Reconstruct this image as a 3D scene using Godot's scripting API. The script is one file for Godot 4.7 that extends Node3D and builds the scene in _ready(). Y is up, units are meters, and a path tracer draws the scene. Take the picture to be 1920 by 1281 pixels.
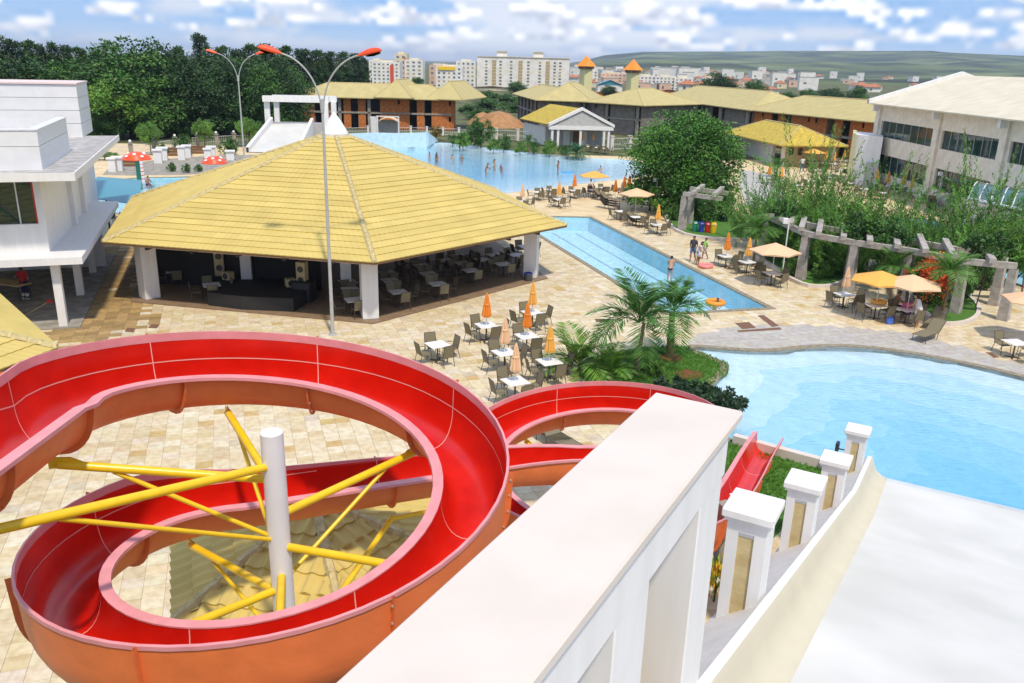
extends Node3D
# A water park seen from the top of its slide tower: red spiral slide, hexagonal yellow-roofed pavilion,
# pools, terrace tables, pergola garden, hotels and the city in front of a long plateau.

var M := {}
var T := {}
var taken := {}
var R := RandomNumberGenerator.new()

class MB:
	# collects triangles for one mesh
	var v := PackedVector3Array()
	var n := PackedVector3Array()
	var c := PackedColorArray()
	var col := Color.WHITE
	var xf := Transform3D()
	func tri(a: Vector3, b: Vector3, d: Vector3) -> void:
		a = xf * a; b = xf * b; d = xf * d
		var m := (d - a).cross(b - a).normalized()
		v.append(a); v.append(b); v.append(d)
		n.append(m); n.append(m); n.append(m)
		c.append(col); c.append(col); c.append(col)
	func quad(a: Vector3, b: Vector3, d: Vector3, e: Vector3) -> void:
		tri(a, b, d)
		tri(a, d, e)
	func trin(a: Vector3, b: Vector3, d: Vector3, na: Vector3, nb: Vector3, nd: Vector3) -> void:
		if (d - a).cross(b - a).dot(na + nb + nd) < 0.0:
			var t := b; b = d; d = t
			t = nb; nb = nd; nd = t
		v.append(xf * a); v.append(xf * b); v.append(xf * d)
		n.append((xf.basis * na).normalized()); n.append((xf.basis * nb).normalized()); n.append((xf.basis * nd).normalized())
		c.append(col); c.append(col); c.append(col)
	func quadn(a: Vector3, b: Vector3, d: Vector3, e: Vector3, na: Vector3, nb: Vector3, nd: Vector3, ne: Vector3) -> void:
		trin(a, b, d, na, nb, nd)
		trin(a, d, e, na, nd, ne)
	func box(p: Vector3, s: Vector3, yaw := 0.0, bevel := 0.0) -> void:
		var bs := Basis(Vector3.UP, yaw)
		obox(p, s, bs, bevel)
	func obox(p: Vector3, s: Vector3, bs: Basis, bevel := 0.0) -> void:
		var h := s / 2.0
		var q := []
		for i in 8:
			q.append(p + bs * Vector3(h.x if i & 1 else -h.x, h.y if i & 2 else -h.y, h.z if i & 4 else -h.z))
		if bevel <= 0.0:
			quad(q[0], q[2], q[3], q[1]); quad(q[5], q[7], q[6], q[4]); quad(q[4], q[6], q[2], q[0])
			quad(q[1], q[3], q[7], q[5]); quad(q[2], q[6], q[7], q[3]); quad(q[4], q[0], q[1], q[5])
			return
		# faces pulled in, chamfers between them
		var w := func(sx: float, sy: float, sz: float, ax: int) -> Vector3:
			var e := Vector3(h.x - bevel, h.y - bevel, h.z - bevel)
			e[ax] = h[ax]
			return p + bs * Vector3(sx * e.x, sy * e.y, sz * e.z)
		for ax in 3:
			for sg in [-1.0, 1.0]:
				var f := []
				for k in [[-1, -1], [-1, 1], [1, 1], [1, -1]]:
					var s3 := Vector3.ZERO
					s3[ax] = sg; s3[(ax + 1) % 3] = k[0]; s3[(ax + 2) % 3] = k[1]
					f.append(w.call(s3.x, s3.y, s3.z, ax))
				if sg > 0: quad(f[0], f[1], f[2], f[3])
				else: quad(f[3], f[2], f[1], f[0])
		for ax in 3:
			var a1 := (ax + 1) % 3
			var a2 := (ax + 2) % 3
			for k in [[-1, -1], [-1, 1], [1, 1], [1, -1]]:
				var s0 := Vector3.ZERO
				s0[a1] = k[0]; s0[a2] = k[1]
				var lo := s0; lo[ax] = -1
				var hi := s0; hi[ax] = 1
				var A: Vector3 = w.call(lo.x, lo.y, lo.z, a1)
				var B: Vector3 = w.call(hi.x, hi.y, hi.z, a1)
				var C: Vector3 = w.call(hi.x, hi.y, hi.z, a2)
				var D: Vector3 = w.call(lo.x, lo.y, lo.z, a2)
				if k[0] * k[1] > 0: quad(A, D, C, B)
				else: quad(A, B, C, D)
	func prism(poly: PackedVector2Array, y0: float, y1: float, bottom := true) -> void:
		if Geometry2D.is_polygon_clockwise(poly):
			poly = poly.duplicate()
			poly.reverse()
		var idx := Geometry2D.triangulate_polygon(poly)
		for i in range(0, idx.size(), 3):
			var a := poly[idx[i]]; var b := poly[idx[i + 1]]; var d := poly[idx[i + 2]]
			flat3(Vector3(a.x, y1, a.y), Vector3(b.x, y1, b.y), Vector3(d.x, y1, d.y), true)
			if bottom:
				flat3(Vector3(a.x, y0, a.y), Vector3(b.x, y0, b.y), Vector3(d.x, y0, d.y), false)
		if y1 == y0: return
		for i in poly.size():
			var a := poly[i]; var b := poly[(i + 1) % poly.size()]
			quad(Vector3(a.x, y0, a.y), Vector3(b.x, y0, b.y), Vector3(b.x, y1, b.y), Vector3(a.x, y1, a.y))
	func flat3(a: Vector3, b: Vector3, d: Vector3, up: bool) -> void:
		if ((d - a).cross(b - a).y > 0.0) == up: tri(a, b, d)
		else: tri(a, d, b)
	func tube(p: Array, r, seg := 8, caps := true) -> void:
		var m := p.size()
		var fr := Vector3.UP
		var prev := []
		var prevn := []
		var up := Vector3.UP
		for i in m:
			var t: Vector3 = ((p[mini(i + 1, m - 1)] as Vector3) - (p[maxi(i - 1, 0)] as Vector3)).normalized()
			if i == 0:
				up = Vector3.UP if absf(t.y) < 0.95 else Vector3.RIGHT
			var x := up.cross(t).normalized()
			var y := t.cross(x).normalized()
			up = y
			var rr: float = r[i] if r is Array else r
			var ring := []
			var nn := []
			for k in seg:
				var a := TAU * k / seg
				var d := x * cos(a) + y * sin(a)
				ring.append((p[i] as Vector3) + d * rr)
				nn.append(d)
			if i > 0:
				for k in seg:
					var k2 := (k + 1) % seg
					quadn(prev[k], prev[k2], ring[k2], ring[k], prevn[k], prevn[k2], nn[k2], nn[k])
			if caps and (i == 0 or i == m - 1):
				var nrm := -t if i == 0 else t
				for k in seg:
					trin(p[i], ring[k], ring[(k + 1) % seg], nrm, nrm, nrm)
			prev = ring
			prevn = nn
	func lathe(prof: Array, seg := 12, o := Vector3.ZERO, smooth := true) -> void:
		# prof: Vector2(radius, height) from bottom to top
		for i in prof.size() - 1:
			var a: Vector2 = prof[i]; var b: Vector2 = prof[i + 1]
			var d := b - a
			var nr := Vector2(d.y, -d.x).normalized()
			for k in seg:
				var t0 := TAU * k / seg; var t1 := TAU * (k + 1) / seg
				var c0 := Vector3(cos(t0), 0, sin(t0)); var c1 := Vector3(cos(t1), 0, sin(t1))
				var q := [o + c0 * a.x + Vector3.UP * a.y, o + c1 * a.x + Vector3.UP * a.y, o + c1 * b.x + Vector3.UP * b.y, o + c0 * b.x + Vector3.UP * b.y]
				if smooth:
					var n0 := c0 * nr.x + Vector3.UP * nr.y; var n1 := c1 * nr.x + Vector3.UP * nr.y
					quadn(q[0], q[1], q[2], q[3], n0, n1, n1, n0)
				else:
					quad(q[0], q[1], q[2], q[3])
	func leaf(p: Vector3, dir: Vector3, side: Vector3, l: float, w: float) -> void:
		# a leaf of two faces folded along its midrib
		var tip := p + dir * l
		var m := p + dir * l * 0.45
		var up := dir.cross(side).normalized() * w * 0.25
		tri(p, m + side * w * 0.5 + up, tip)
		tri(p, tip, m - side * w * 0.5 + up)
	func mesh() -> ArrayMesh:
		var a := []
		a.resize(Mesh.ARRAY_MAX)
		a[Mesh.ARRAY_VERTEX] = v
		a[Mesh.ARRAY_NORMAL] = n
		a[Mesh.ARRAY_COLOR] = c
		var m := ArrayMesh.new()
		m.add_surface_from_arrays(Mesh.PRIMITIVE_TRIANGLES, a)
		return m

func numbered(called: String) -> String:
	var k: int = taken.get(called, 0)
	taken[called] = k + 1
	return called if k == 0 else "%s_%03d" % [called, k]

func put(called: String, m, material: Material, parent: Node3D = null) -> MeshInstance3D:
	var o := MeshInstance3D.new()
	o.mesh = m.mesh() if m is MB else m
	o.material_override = material
	if parent:
		o.name = called
		parent.add_child(o, true)
	else:
		o.name = numbered(called)
		add_child(o)
	return o

func tag(o: Node3D, label: String, category: String, group := "") -> Node3D:
	o.set_meta("label", label)
	o.set_meta("category", category)
	if group: o.set_meta("group", group)
	return o

func thing(called: String, label: String, category: String, at := Vector3.ZERO, yaw := 0.0, group := "") -> Node3D:
	var o := Node3D.new()
	o.name = numbered(called)
	add_child(o)
	o.position = at
	o.rotation.y = yaw
	return tag(o, label, category, group)

func dup(src: Node3D, called: String, at: Vector3, yaw: float, label := "", group := "", scale3 := Vector3.ONE) -> Node3D:
	var o: Node3D = src.duplicate()
	o.name = numbered(called)
	add_child(o)
	o.position = at
	o.rotation = Vector3(0, yaw, 0)
	o.scale = scale3
	if label: o.set_meta("label", label)
	if group: o.set_meta("group", group)
	return o

func struct(called: String, m, material: Material, parent: Node3D = null) -> MeshInstance3D:
	var o := put(called, m, material, parent)
	if parent == null: o.set_meta("kind", "structure")
	return o

func C3(r: float, g: float, b: float) -> Color:
	return Color(r, g, b).linear_to_srgb()

func noise_tex(key: String, lo: Color, hi: Color, freq := 0.02, octaves := 4, size := 512, kind := FastNoiseLite.TYPE_SIMPLEX_SMOOTH, mid = null) -> NoiseTexture2D:
	var f := FastNoiseLite.new()
	f.seed = key.hash() % 9999
	f.noise_type = kind
	f.frequency = freq
	f.fractal_octaves = octaves
	var t := NoiseTexture2D.new()
	t.width = size
	t.height = size
	t.seamless = true
	t.noise = f
	var g := Gradient.new()
	g.offsets = PackedFloat32Array([0.2, 0.55, 0.85] if mid != null else [0.15, 0.85])
	g.colors = PackedColorArray([lo, mid, hi] if mid != null else [lo, hi])
	t.color_ramp = g
	T[key] = t
	return t

func mat(key: String, c: Color, rough := 0.8, tex := "", scale := 0.5, bump := "", bump_cm := 0.0) -> StandardMaterial3D:
	# c is a linear base colour; tex names a light noise that multiplies it
	var m := StandardMaterial3D.new()
	m.resource_name = key
	m.albedo_color = C3(c.r, c.g, c.b)
	m.roughness = rough
	m.uv1_triplanar = true
	m.uv1_world_triplanar = true
	m.uv1_scale = Vector3.ONE * scale
	if tex: m.albedo_texture = T[tex]
	if bump:
		m.heightmap_enabled = true
		m.heightmap_texture = T[bump]
		m.heightmap_scale = bump_cm
	M[key] = m
	return m

func vmat(key: String, rough := 0.8, tex := "", scale := 0.5) -> StandardMaterial3D:
	var m := mat(key, Color.WHITE, rough, tex, scale)
	m.vertex_color_use_as_albedo = true
	return m

func glass(key: String, alpha := 0.06) -> StandardMaterial3D:
	var m := StandardMaterial3D.new()
	m.resource_name = key
	m.transparency = BaseMaterial3D.TRANSPARENCY_ALPHA
	m.albedo_color = Color(0.75, 0.9, 0.9, alpha)
	m.roughness = 0.03
	M[key] = m
	return m

func v3(p: Vector2, y := 0.0) -> Vector3:
	return Vector3(p.x, y, p.y)

func jit(c: Color, k: float) -> Color:
	var f := 1.0 + R.randf_range(-k, k)
	return Color(c.r * f, c.g * f * R.randf_range(0.97, 1.03), c.b * f * R.randf_range(0.94, 1.06))

func _ready() -> void:
	R.seed = 7
	# ---- camera, sky, sun, exposure
	var cam := Camera3D.new()
	cam.name = "camera"
	cam.fov = 44.644
	cam.near = 0.1
	cam.far = 20000.0
	cam.position = Vector3(0, 12.0, 0)
	cam.basis = Basis(Vector3.RIGHT, deg_to_rad(-18.545)) * Basis(Vector3.BACK, deg_to_rad(1.489))
	add_child(cam)
	cam.current = true
	var env := Environment.new()
	env.background_mode = Environment.BG_SKY
	env.sky = Sky.new()
	env.sky.sky_material = make_sky()
	env.tonemap_mode = Environment.TONE_MAPPER_LINEAR
	env.tonemap_exposure = 1.34
	env.background_energy_multiplier = 1.0
	env.fog_enabled = true
	env.fog_density = 0.00011
	env.fog_light_color = Color(0.80, 0.88, 1.0)
	env.sdfgi_enabled = true
	env.ssao_enabled = true
	env.ssil_enabled = true
	var we := WorldEnvironment.new()
	we.name = "environment"
	we.environment = env
	add_child(we)
	var sun := DirectionalLight3D.new()
	sun.name = "sun"
	sun.light_energy = 0.90
	sun.light_angular_distance = 3.0
	sun.light_color = Color(1.0, 0.95, 0.87)
	sun.shadow_enabled = true
	add_child(sun)
	sun.look_at_from_position(Vector3(17, 88, 46), Vector3.ZERO)
	make_textures()
	make_materials()
	print("materials")
	make_ground()
	print("ground")
	make_pools()
	print("pools")
	make_slide()
	make_tower()
	print("slide")
	make_pavilion()
	make_kiosks()
	print("pavilion")
	make_left_building()
	make_far_buildings()
	make_right_building()
	print("buildings")
	make_city()
	print("city")
	make_trees()
	print("trees")
	make_gardens()
	print("gardens")
	make_furniture()
	print("furniture")
	make_lamps()
	make_people()
	print("people")
	make_small()
	print("done")

func make_sky() -> PanoramaSkyMaterial:
	# air and broken cloud only: a cloud sheet at even height seen in perspective, computed coarsely
	# for the whole dome and again finely, by the same rule, for the strip of sky near the horizon ahead
	var big := FastNoiseLite.new()
	big.seed = 12
	big.frequency = 1.15
	big.fractal_octaves = 7
	big.fractal_gain = 0.55
	var veil := FastNoiseLite.new()
	veil.seed = 40
	veil.frequency = 0.16
	veil.fractal_octaves = 3
	var im := Image.create(1024, 512, false, Image.FORMAT_RGBF)
	im.fill(Color(0.5, 0.52, 0.5))
	for y in 262:
		for x in 1024:
			im.set_pixel(x, y, sky_color((x + 0.5) / 1024.0, (y + 0.5) / 512.0, big, veil))
	im.resize(4096, 2048, Image.INTERPOLATE_CUBIC)
	for y in range(880, 1028):
		for x in range(1500, 2600):
			im.set_pixel(x, y, sky_color((x + 0.5) / 4096.0, (y + 0.5) / 2048.0, big, veil))
	var sm := PanoramaSkyMaterial.new()
	sm.panorama = ImageTexture.create_from_image(im)
	return sm

func sky_color(u: float, w: float, big: FastNoiseLite, veil: FastNoiseLite) -> Color:
	var az := (u - 0.5) * TAU
	var el := (0.5 - w) * PI
	var s := maxf(sin(el), 0.0)
	var dx := sin(az) * cos(el)
	var dz := -cos(az) * cos(el)
	var blue := Color(0.16, 0.38, 0.80).lerp(Color(0.50, 0.70, 0.94), pow(1.0 - s, 7.0))
	# high sheet of broken cloud in perspective
	var k := 1.0 / (s + 0.16)
	var p := Vector2(dx, dz) * k
	var vl := veil.get_noise_3d(p.x, p.y, s * 3.0)
	var sheet := clampf((big.get_noise_3d(p.x, p.y, 3.0) + 0.05 + vl * 0.7) * 3.0, 0.0, 1.0)
	var c := blue.lerp(Color(0.66, 0.72, 0.83).lerp(Color(0.98, 1.0, 1.03), clampf(0.5 + vl, 0.0, 1.0)), sheet * 0.8)
	# heaped clouds standing over the horizon: lumps in the vertical plane, sunlit above, grey below
	var f := 9.0 / (1.0 + 4.0 * s)
	var q := Vector3(dx * f, el * f * 2.2, dz * f)
	var d := big.get_noise_3dv(q)
	var d2 := big.get_noise_3dv(q + Vector3(0, 0.10, 0))
	var heap := clampf((d - 0.10 + vl * 0.22) * 10.0, 0.0, 1.0) * clampf(1.0 - s * 1.1, 0.0, 1.0)
	var top := clampf((d - d2) * 3.4 + 0.55, 0.0, 1.0)
	c = c.lerp(Color(0.64, 0.70, 0.81).lerp(Color(1.22, 1.22, 1.22), top), heap * heap * (3.0 - 2.0 * heap))
	c = c.lerp(Color(0.78, 0.85, 0.93), clampf(1.0 - s / 0.03, 0.0, 1.0) * 0.7)
	return Color(c.r * 0.80, c.g * 0.80, c.b * 0.82)

func make_textures() -> void:
	noise_tex("fine", Color(0.86, 0.86, 0.86), Color(1, 1, 1), 0.06, 4)
	noise_tex("blotch", Color(0.78, 0.77, 0.75), Color(1, 1, 1), 0.012, 5)
	noise_tex("clean", Color(0.965, 0.965, 0.96), Color(1, 1, 1), 0.006, 6)
	noise_tex("streak", Color(0.955, 0.95, 0.94), Color(1, 1, 1), 0.008, 6)
	noise_tex("soft", Color(0.92, 0.92, 0.91), Color(1, 1, 1), 0.01, 5)
	noise_tex("stone", Color(0.93, 0.90, 0.85), Color(1, 1, 0.99), 0.008, 5, 512, FastNoiseLite.TYPE_SIMPLEX_SMOOTH, Color(0.98, 0.97, 0.95))
	noise_tex("wear", Color(0.88, 0.80, 0.80), Color(1, 1, 1), 0.02, 6)
	noise_tex("flume_wear", Color(0.90, 0.80, 0.80), Color(1, 1, 1), 0.012, 6)
	noise_tex("grass", Color(0.55, 0.62, 0.5), Color(1, 1, 1), 0.05, 5)
	noise_tex("bark", Color(0.55, 0.5, 0.45), Color(1, 1, 1), 0.04, 4)
	noise_tex("height", Color(0, 0, 0), Color(1, 1, 1), 0.03, 4)
	noise_tex("ripple", Color(0, 0, 0), Color(1, 1, 1), 0.022, 3)
	noise_tex("hillside", Color(0.30, 0.36, 0.32), Color(1, 1, 0.92), 0.008, 6, 512, FastNoiseLite.TYPE_SIMPLEX_SMOOTH, Color(0.72, 0.78, 0.62))
	noise_tex("land", Color(0.5, 0.55, 0.45), Color(1, 1, 0.95), 0.02, 6, 1024)

func make_materials() -> void:
	mat("white_paint", Color(0.77, 0.77, 0.78), 0.55, "streak", 0.3).uv1_scale = Vector3(0.8, 0.10, 0.8)
	mat("cream_paint", Color(0.67, 0.605, 0.55), 0.6, "clean", 0.25)
	mat("grey_paint", Color(0.45, 0.45, 0.46), 0.6, "soft", 0.4)
	mat("white_metal", Color(0.74, 0.75, 0.77), 0.35, "clean", 0.4)
	mat("dark_metal", Color(0.05, 0.05, 0.055), 0.4)
	mat("steel", Color(0.42, 0.43, 0.44), 0.4, "soft", 0.6)
	var red := mat("flume_red", Color(0.66, 0.013, 0.004), 0.24, "flume_wear", 0.25)
	red.clearcoat_enabled = true
	red.clearcoat = 0.2
	red.clearcoat_roughness = 0.12
	mat("flume_outside", Color(0.82, 0.20, 0.055), 0.5, "soft", 0.4, "height", 0.2)
	mat("flume_rim", Color(0.74, 0.30, 0.32), 0.45, "soft", 0.5)
	mat("seam", Color(0.80, 0.42, 0.36), 0.6)
	mat("yellow_steel", Color(0.86, 0.57, 0.015), 0.3, "soft", 0.8)
	mat("roof_yellow", Color(0.60, 0.465, 0.14), 0.75, "soft", 0.09)
	mat("roof_ridge", Color(0.62, 0.52, 0.26), 0.8, "blotch", 0.8)
	mat("roof_pale", Color(0.50, 0.425, 0.19), 0.8, "soft", 0.12)
	mat("roof_cream", Color(0.70, 0.64, 0.50), 0.7, "soft", 0.1)
	vmat("stone", 0.75, "stone", 0.7)
	mat("mortar", Color(0.50, 0.42, 0.29), 0.9, "blotch", 0.5)
	mat("far_paving", Color(0.66, 0.54, 0.35), 0.85, "stone", 0.11)
	mat("earth", Color(0.16, 0.17, 0.07), 0.95, "land", 0.006)
	mat("grass", Color(0.10, 0.25, 0.03), 0.95, "grass", 0.6)
	mat("coping", Color(0.32, 0.28, 0.20), 0.8, "blotch", 0.6)
	mat("pool_floor", Color(0.42, 0.78, 0.93), 0.6, "soft", 0.25)
	mat("pool_white", Color(0.57, 0.76, 0.87), 0.6, "soft", 0.25)
	mat("lane_line", Color(0.16, 0.34, 0.52), 0.6)
	mat("slide_white", Color(0.63, 0.63, 0.615), 0.35, "soft", 0.05)
	mat("slide_cream", Color(0.57, 0.53, 0.41), 0.5, "clean", 0.3)
	mat("tan_stone", Color(0.56, 0.46, 0.25), 0.8, "stone", 0.9, "height", 0.3)
	mat("brick", Color(0.60, 0.20, 0.055), 0.9, "blotch", 0.3)
	mat("concrete", Color(0.36, 0.34, 0.30), 0.9, "blotch", 0.2)
	mat("stage_black", Color(0.018, 0.018, 0.020), 0.7, "soft", 0.5)
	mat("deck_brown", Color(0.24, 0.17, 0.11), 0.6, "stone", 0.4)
	mat("wood", Color(0.30, 0.17, 0.08), 0.7, "bark", 0.8)
	mat("sling", Color(0.22, 0.19, 0.12), 0.85, "fine", 2.0)
	mat("chair_frame", Color(0.07, 0.055, 0.045), 0.45)
	mat("table_white", Color(0.78, 0.77, 0.75), 0.45, "soft", 0.8)
	mat("cloth_orange", Color(0.88, 0.27, 0.03), 0.85, "fine", 1.5)
	mat("cloth_amber", Color(0.90, 0.46, 0.09), 0.85, "fine", 1.5)
	mat("cloth_peach", Color(0.86, 0.56, 0.34), 0.85, "fine", 1.5)
	mat("red_paint", Color(0.62, 0.02, 0.015), 0.4, "soft", 0.6)
	mat("lamp_red", Color(0.80, 0.075, 0.015), 0.35)
	mat("lens", Color(0.55, 0.45, 0.10), 0.2)
	mat("green_paint", Color(0.02, 0.22, 0.13), 0.35)
	mat("blue_paint", Color(0.03, 0.07, 0.50), 0.35)
	mat("bright_yellow", Color(0.85, 0.55, 0.01), 0.35)
	mat("orange_paint", Color(0.85, 0.28, 0.015), 0.5)
	mat("teal", Color(0.06, 0.26, 0.35), 0.35)
	mat("gold_stone", Color(0.44, 0.34, 0.15), 0.8, "stone", 0.9, "height", 0.3)
	mat("bark", Color(0.16, 0.12, 0.08), 0.95, "bark", 1.0, "height", 2.0)
	mat("palm_trunk", Color(0.36, 0.25, 0.16), 0.9, "bark", 1.6, "height", 1.0)
	mat("soil", Color(0.24, 0.08, 0.035), 0.95, "blotch", 1.0)
	for k in ["leaf", "palm_leaf"]:
		var m := vmat(k, 0.6)
		m.backlight_enabled = true
		m.backlight = Color(0.25, 0.35, 0.10)
	mat("hill", Color(0.17, 0.20, 0.085), 0.95, "hillside", 0.0007)
	mat("sand", Color(0.48, 0.26, 0.12), 0.95, "blotch", 0.1)
	mat("sand_grey", Color(0.14, 0.14, 0.14), 0.95, "blotch", 0.2)
	mat("ribbed", Color(0.64, 0.62, 0.60), 0.6, "soft", 0.5)
	vmat("tinted", 0.75, "soft", 0.3)
	vmat("skin", 0.6)
	mat("hair", Color(0.02, 0.014, 0.01), 0.7)
	var g := glass("glass", 0.10)
	g = glass("tinted_glass", 0.55)
	g.albedo_color = Color(0.05, 0.26, 0.24, 0.45)
	var wb := StandardMaterial3D.new()
	wb.resource_name = "water_blue"
	wb.transparency = BaseMaterial3D.TRANSPARENCY_ALPHA
	wb.albedo_color = Color(C3(0.06, 0.57, 0.87), 0.13)
	wb.roughness = 1.0
	wb.metallic_specular = 0.0
	M["water_blue"] = wb
	var w := StandardMaterial3D.new()
	w.resource_name = "water"
	w.transparency = BaseMaterial3D.TRANSPARENCY_ALPHA
	w.albedo_color = Color(0.5, 0.8, 0.95, 0.06)
	w.roughness = 0.05
	w.uv1_triplanar = true
	w.uv1_world_triplanar = true
	w.uv1_scale = Vector3(0.16, 0.3, 0.42)
	w.heightmap_enabled = true
	w.heightmap_texture = T["ripple"]
	w.heightmap_scale = 1.1
	M["water"] = w

# ---------------------------------------------------------------- ground and pools
var LAP := PackedVector2Array([Vector2(-0.5, -68.2), Vector2(6.1, -68.5), Vector2(13.5, -42.5), Vector2(8.05, -41.0)])
var WAVE := PackedVector2Array([Vector2(-23.63, -114.13), Vector2(-20.58, -121.66), Vector2(-17.38, -121.73), Vector2(-13.23, -124.45), Vector2(-12.58, -132.42), Vector2(-7.22, -128.61), Vector2(2.3, -118.55), Vector2(9.41, -114.11), Vector2(15.16, -114.16), Vector2(17.6, -106.8), Vector2(15.14, -96.93), Vector2(11.67, -93.48), Vector2(6.3, -88.21), Vector2(-0.38, -81.36), Vector2(-4.28, -77.01), Vector2(-9.57, -72.23), Vector2(-18.42, -78.53), Vector2(-25.43, -98.4)])
var KIDS := PackedVector2Array([Vector2(-37.46, -71.44), Vector2(-39.76, -79.59), Vector2(-39.09, -84.36), Vector2(-33.99, -85.78), Vector2(-30.97, -88.97), Vector2(-26.22, -92.23), Vector2(-22.25, -77.86), Vector2(-24.53, -69.84), Vector2(-26.9, -65.56), Vector2(-29.48, -62.81)])
var FRONT := PackedVector2Array([Vector2(7.97, -35.7), Vector2(9.24, -35.43), Vector2(11.42, -35.1), Vector2(13.63, -36.01), Vector2(15.69, -36.32), Vector2(17.83, -35.6), Vector2(19.81, -34.28), Vector2(21.51, -32.78), Vector2(23.59, -29.94), Vector2(22.18, -25.29), Vector2(16.01, -19.28), Vector2(14.54, -20.55), Vector2(13.15, -21.5), Vector2(11.92, -22.22), Vector2(11.03, -22.7), Vector2(10.67, -23.58), Vector2(9.91, -24.05), Vector2(8.81, -24.79), Vector2(7.57, -25.73), Vector2(6.94, -26.91), Vector2(7, -28.58), Vector2(8.02, -30.97), Vector2(9.04, -32.5), Vector2(9.28, -33.42), Vector2(8.67, -34.46)])
var RIGHT := PackedVector2Array([Vector2(31.21, -72.2), Vector2(36.17, -72.4), Vector2(36.03, -67.04), Vector2(33.99, -55.75), Vector2(34.91, -51.39), Vector2(31.58, -46.06), Vector2(30.37, -49.32), Vector2(30.67, -57.85), Vector2(29.69, -63.39)])
var BED_FRONT := PackedVector2Array([Vector2(2.74, -31.6), Vector2(3.93, -33.81), Vector2(5.75, -35.38), Vector2(7.85, -35.69), Vector2(8.67, -34.46), Vector2(9.28, -33.42), Vector2(9.04, -32.5), Vector2(8.02, -30.97), Vector2(7, -28.58), Vector2(6.94, -26.91), Vector2(7.57, -25.73), Vector2(8.81, -24.79), Vector2(9.91, -24.05), Vector2(10.7, -23.66), Vector2(8.37, -21.11), Vector2(6.13, -18.34), Vector2(4.27, -17.13), Vector2(4.68, -22.83), Vector2(4.7, -27.7)])
var GREY := PackedVector2Array([Vector2(7.99, -36.46), Vector2(9.18, -38.01), Vector2(12.67, -39.51), Vector2(15.82, -39.43), Vector2(19.27, -38.86), Vector2(20.81, -36.73), Vector2(22.44, -34.01), Vector2(23.97, -30.5), Vector2(23.18, -27.93), Vector2(21.36, -32.52), Vector2(19.7, -34.07), Vector2(17.73, -35.38), Vector2(15.61, -36.09), Vector2(13.55, -35.78), Vector2(11.36, -34.88), Vector2(9.19, -35.21)])
var WET := PackedVector2Array([Vector2(-20.85, -34.1), Vector2(-28.51, -51.55), Vector2(-27.23, -54.19), Vector2(-23.95, -52.11), Vector2(-19.22, -41.15), Vector2(-16.73, -37.63), Vector2(-17.95, -32.93)])
const E1 := Vector2(0.947, -0.321)
const E2 := Vector2(-0.321, -0.947)

func cut(cell: PackedVector2Array, holes: Array) -> Array:
	var parts := [cell]
	for h in holes:
		var next := []
		for p in parts:
			if h.box.intersects(box2(p)):
				for q in Geometry2D.clip_polygons(p, h.poly):
					if q.size() > 2 and not Geometry2D.is_polygon_clockwise(q): next.append(q)
			else:
				next.append(p)
		parts = next
	return parts

func box2(p: PackedVector2Array) -> Rect2:
	var r := Rect2(p[0], Vector2.ZERO)
	for q in p: r = r.expand(q)
	return r

func hole(p: PackedVector2Array) -> Dictionary:
	return {"poly": p, "box": box2(p)}

func rect(a: Vector2, b: Vector2) -> PackedVector2Array:
	return PackedVector2Array([a, Vector2(b.x, a.y), b, Vector2(a.x, b.y)])

func outward(poly: PackedVector2Array, w: float) -> PackedVector2Array:
	# the same outline moved out by w, corner by corner
	var out := PackedVector2Array()
	var cw := 1.0 if Geometry2D.is_polygon_clockwise(poly) else -1.0
	var m := poly.size()
	for i in m:
		var a := (poly[i] - poly[(i + m - 1) % m]).normalized()
		var b := (poly[(i + 1) % m] - poly[i]).normalized()
		var t := (a + b).normalized()
		var nn := Vector2(-t.y, t.x) * cw
		out.append(poly[i] - nn * w / maxf(0.5, absf(nn.dot(Vector2(-a.y, a.x)))) * -1.0)
	if Geometry2D.is_point_in_polygon((out[0] + out[1]) / 2.0, poly):
		return outward_flip(poly, w)
	return out

func outward_flip(poly: PackedVector2Array, w: float) -> PackedVector2Array:
	var out := PackedVector2Array()
	var m := poly.size()
	var cw := 1.0 if Geometry2D.is_polygon_clockwise(poly) else -1.0
	for i in m:
		var a := (poly[i] - poly[(i + m - 1) % m]).normalized()
		var b := (poly[(i + 1) % m] - poly[i]).normalized()
		var t := (a + b).normalized()
		var nn := Vector2(-t.y, t.x) * cw
		out.append(poly[i] - nn * w / maxf(0.5, absf(nn.dot(Vector2(-a.y, a.x)))))
	return out

func smooth(poly: PackedVector2Array, times := 2) -> PackedVector2Array:
	for k in times:
		var q := PackedVector2Array()
		for i in poly.size():
			var a := poly[i]; var b := poly[(i + 1) % poly.size()]
			q.append(a.lerp(b, 0.25))
			q.append(a.lerp(b, 0.75))
		poly = q
	return poly

func band(m: MB, a: PackedVector2Array, b: PackedVector2Array, y0: float, y1: float) -> void:
	# a kerb between two outlines of as many corners
	for i in a.size():
		var j := (i + 1) % a.size()
		var p := [v3(a[i], y1), v3(a[j], y1), v3(b[j], y1), v3(b[i], y1)]
		m.flat3(p[0], p[1], p[2], true)
		m.flat3(p[0], p[2], p[3], true)
		m.quad(v3(b[i], y0), v3(b[j], y0), v3(b[j], y1), v3(b[i], y1))
		m.quad(v3(a[j], y0), v3(a[i], y0), v3(a[i], y1), v3(a[j], y1))

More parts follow.
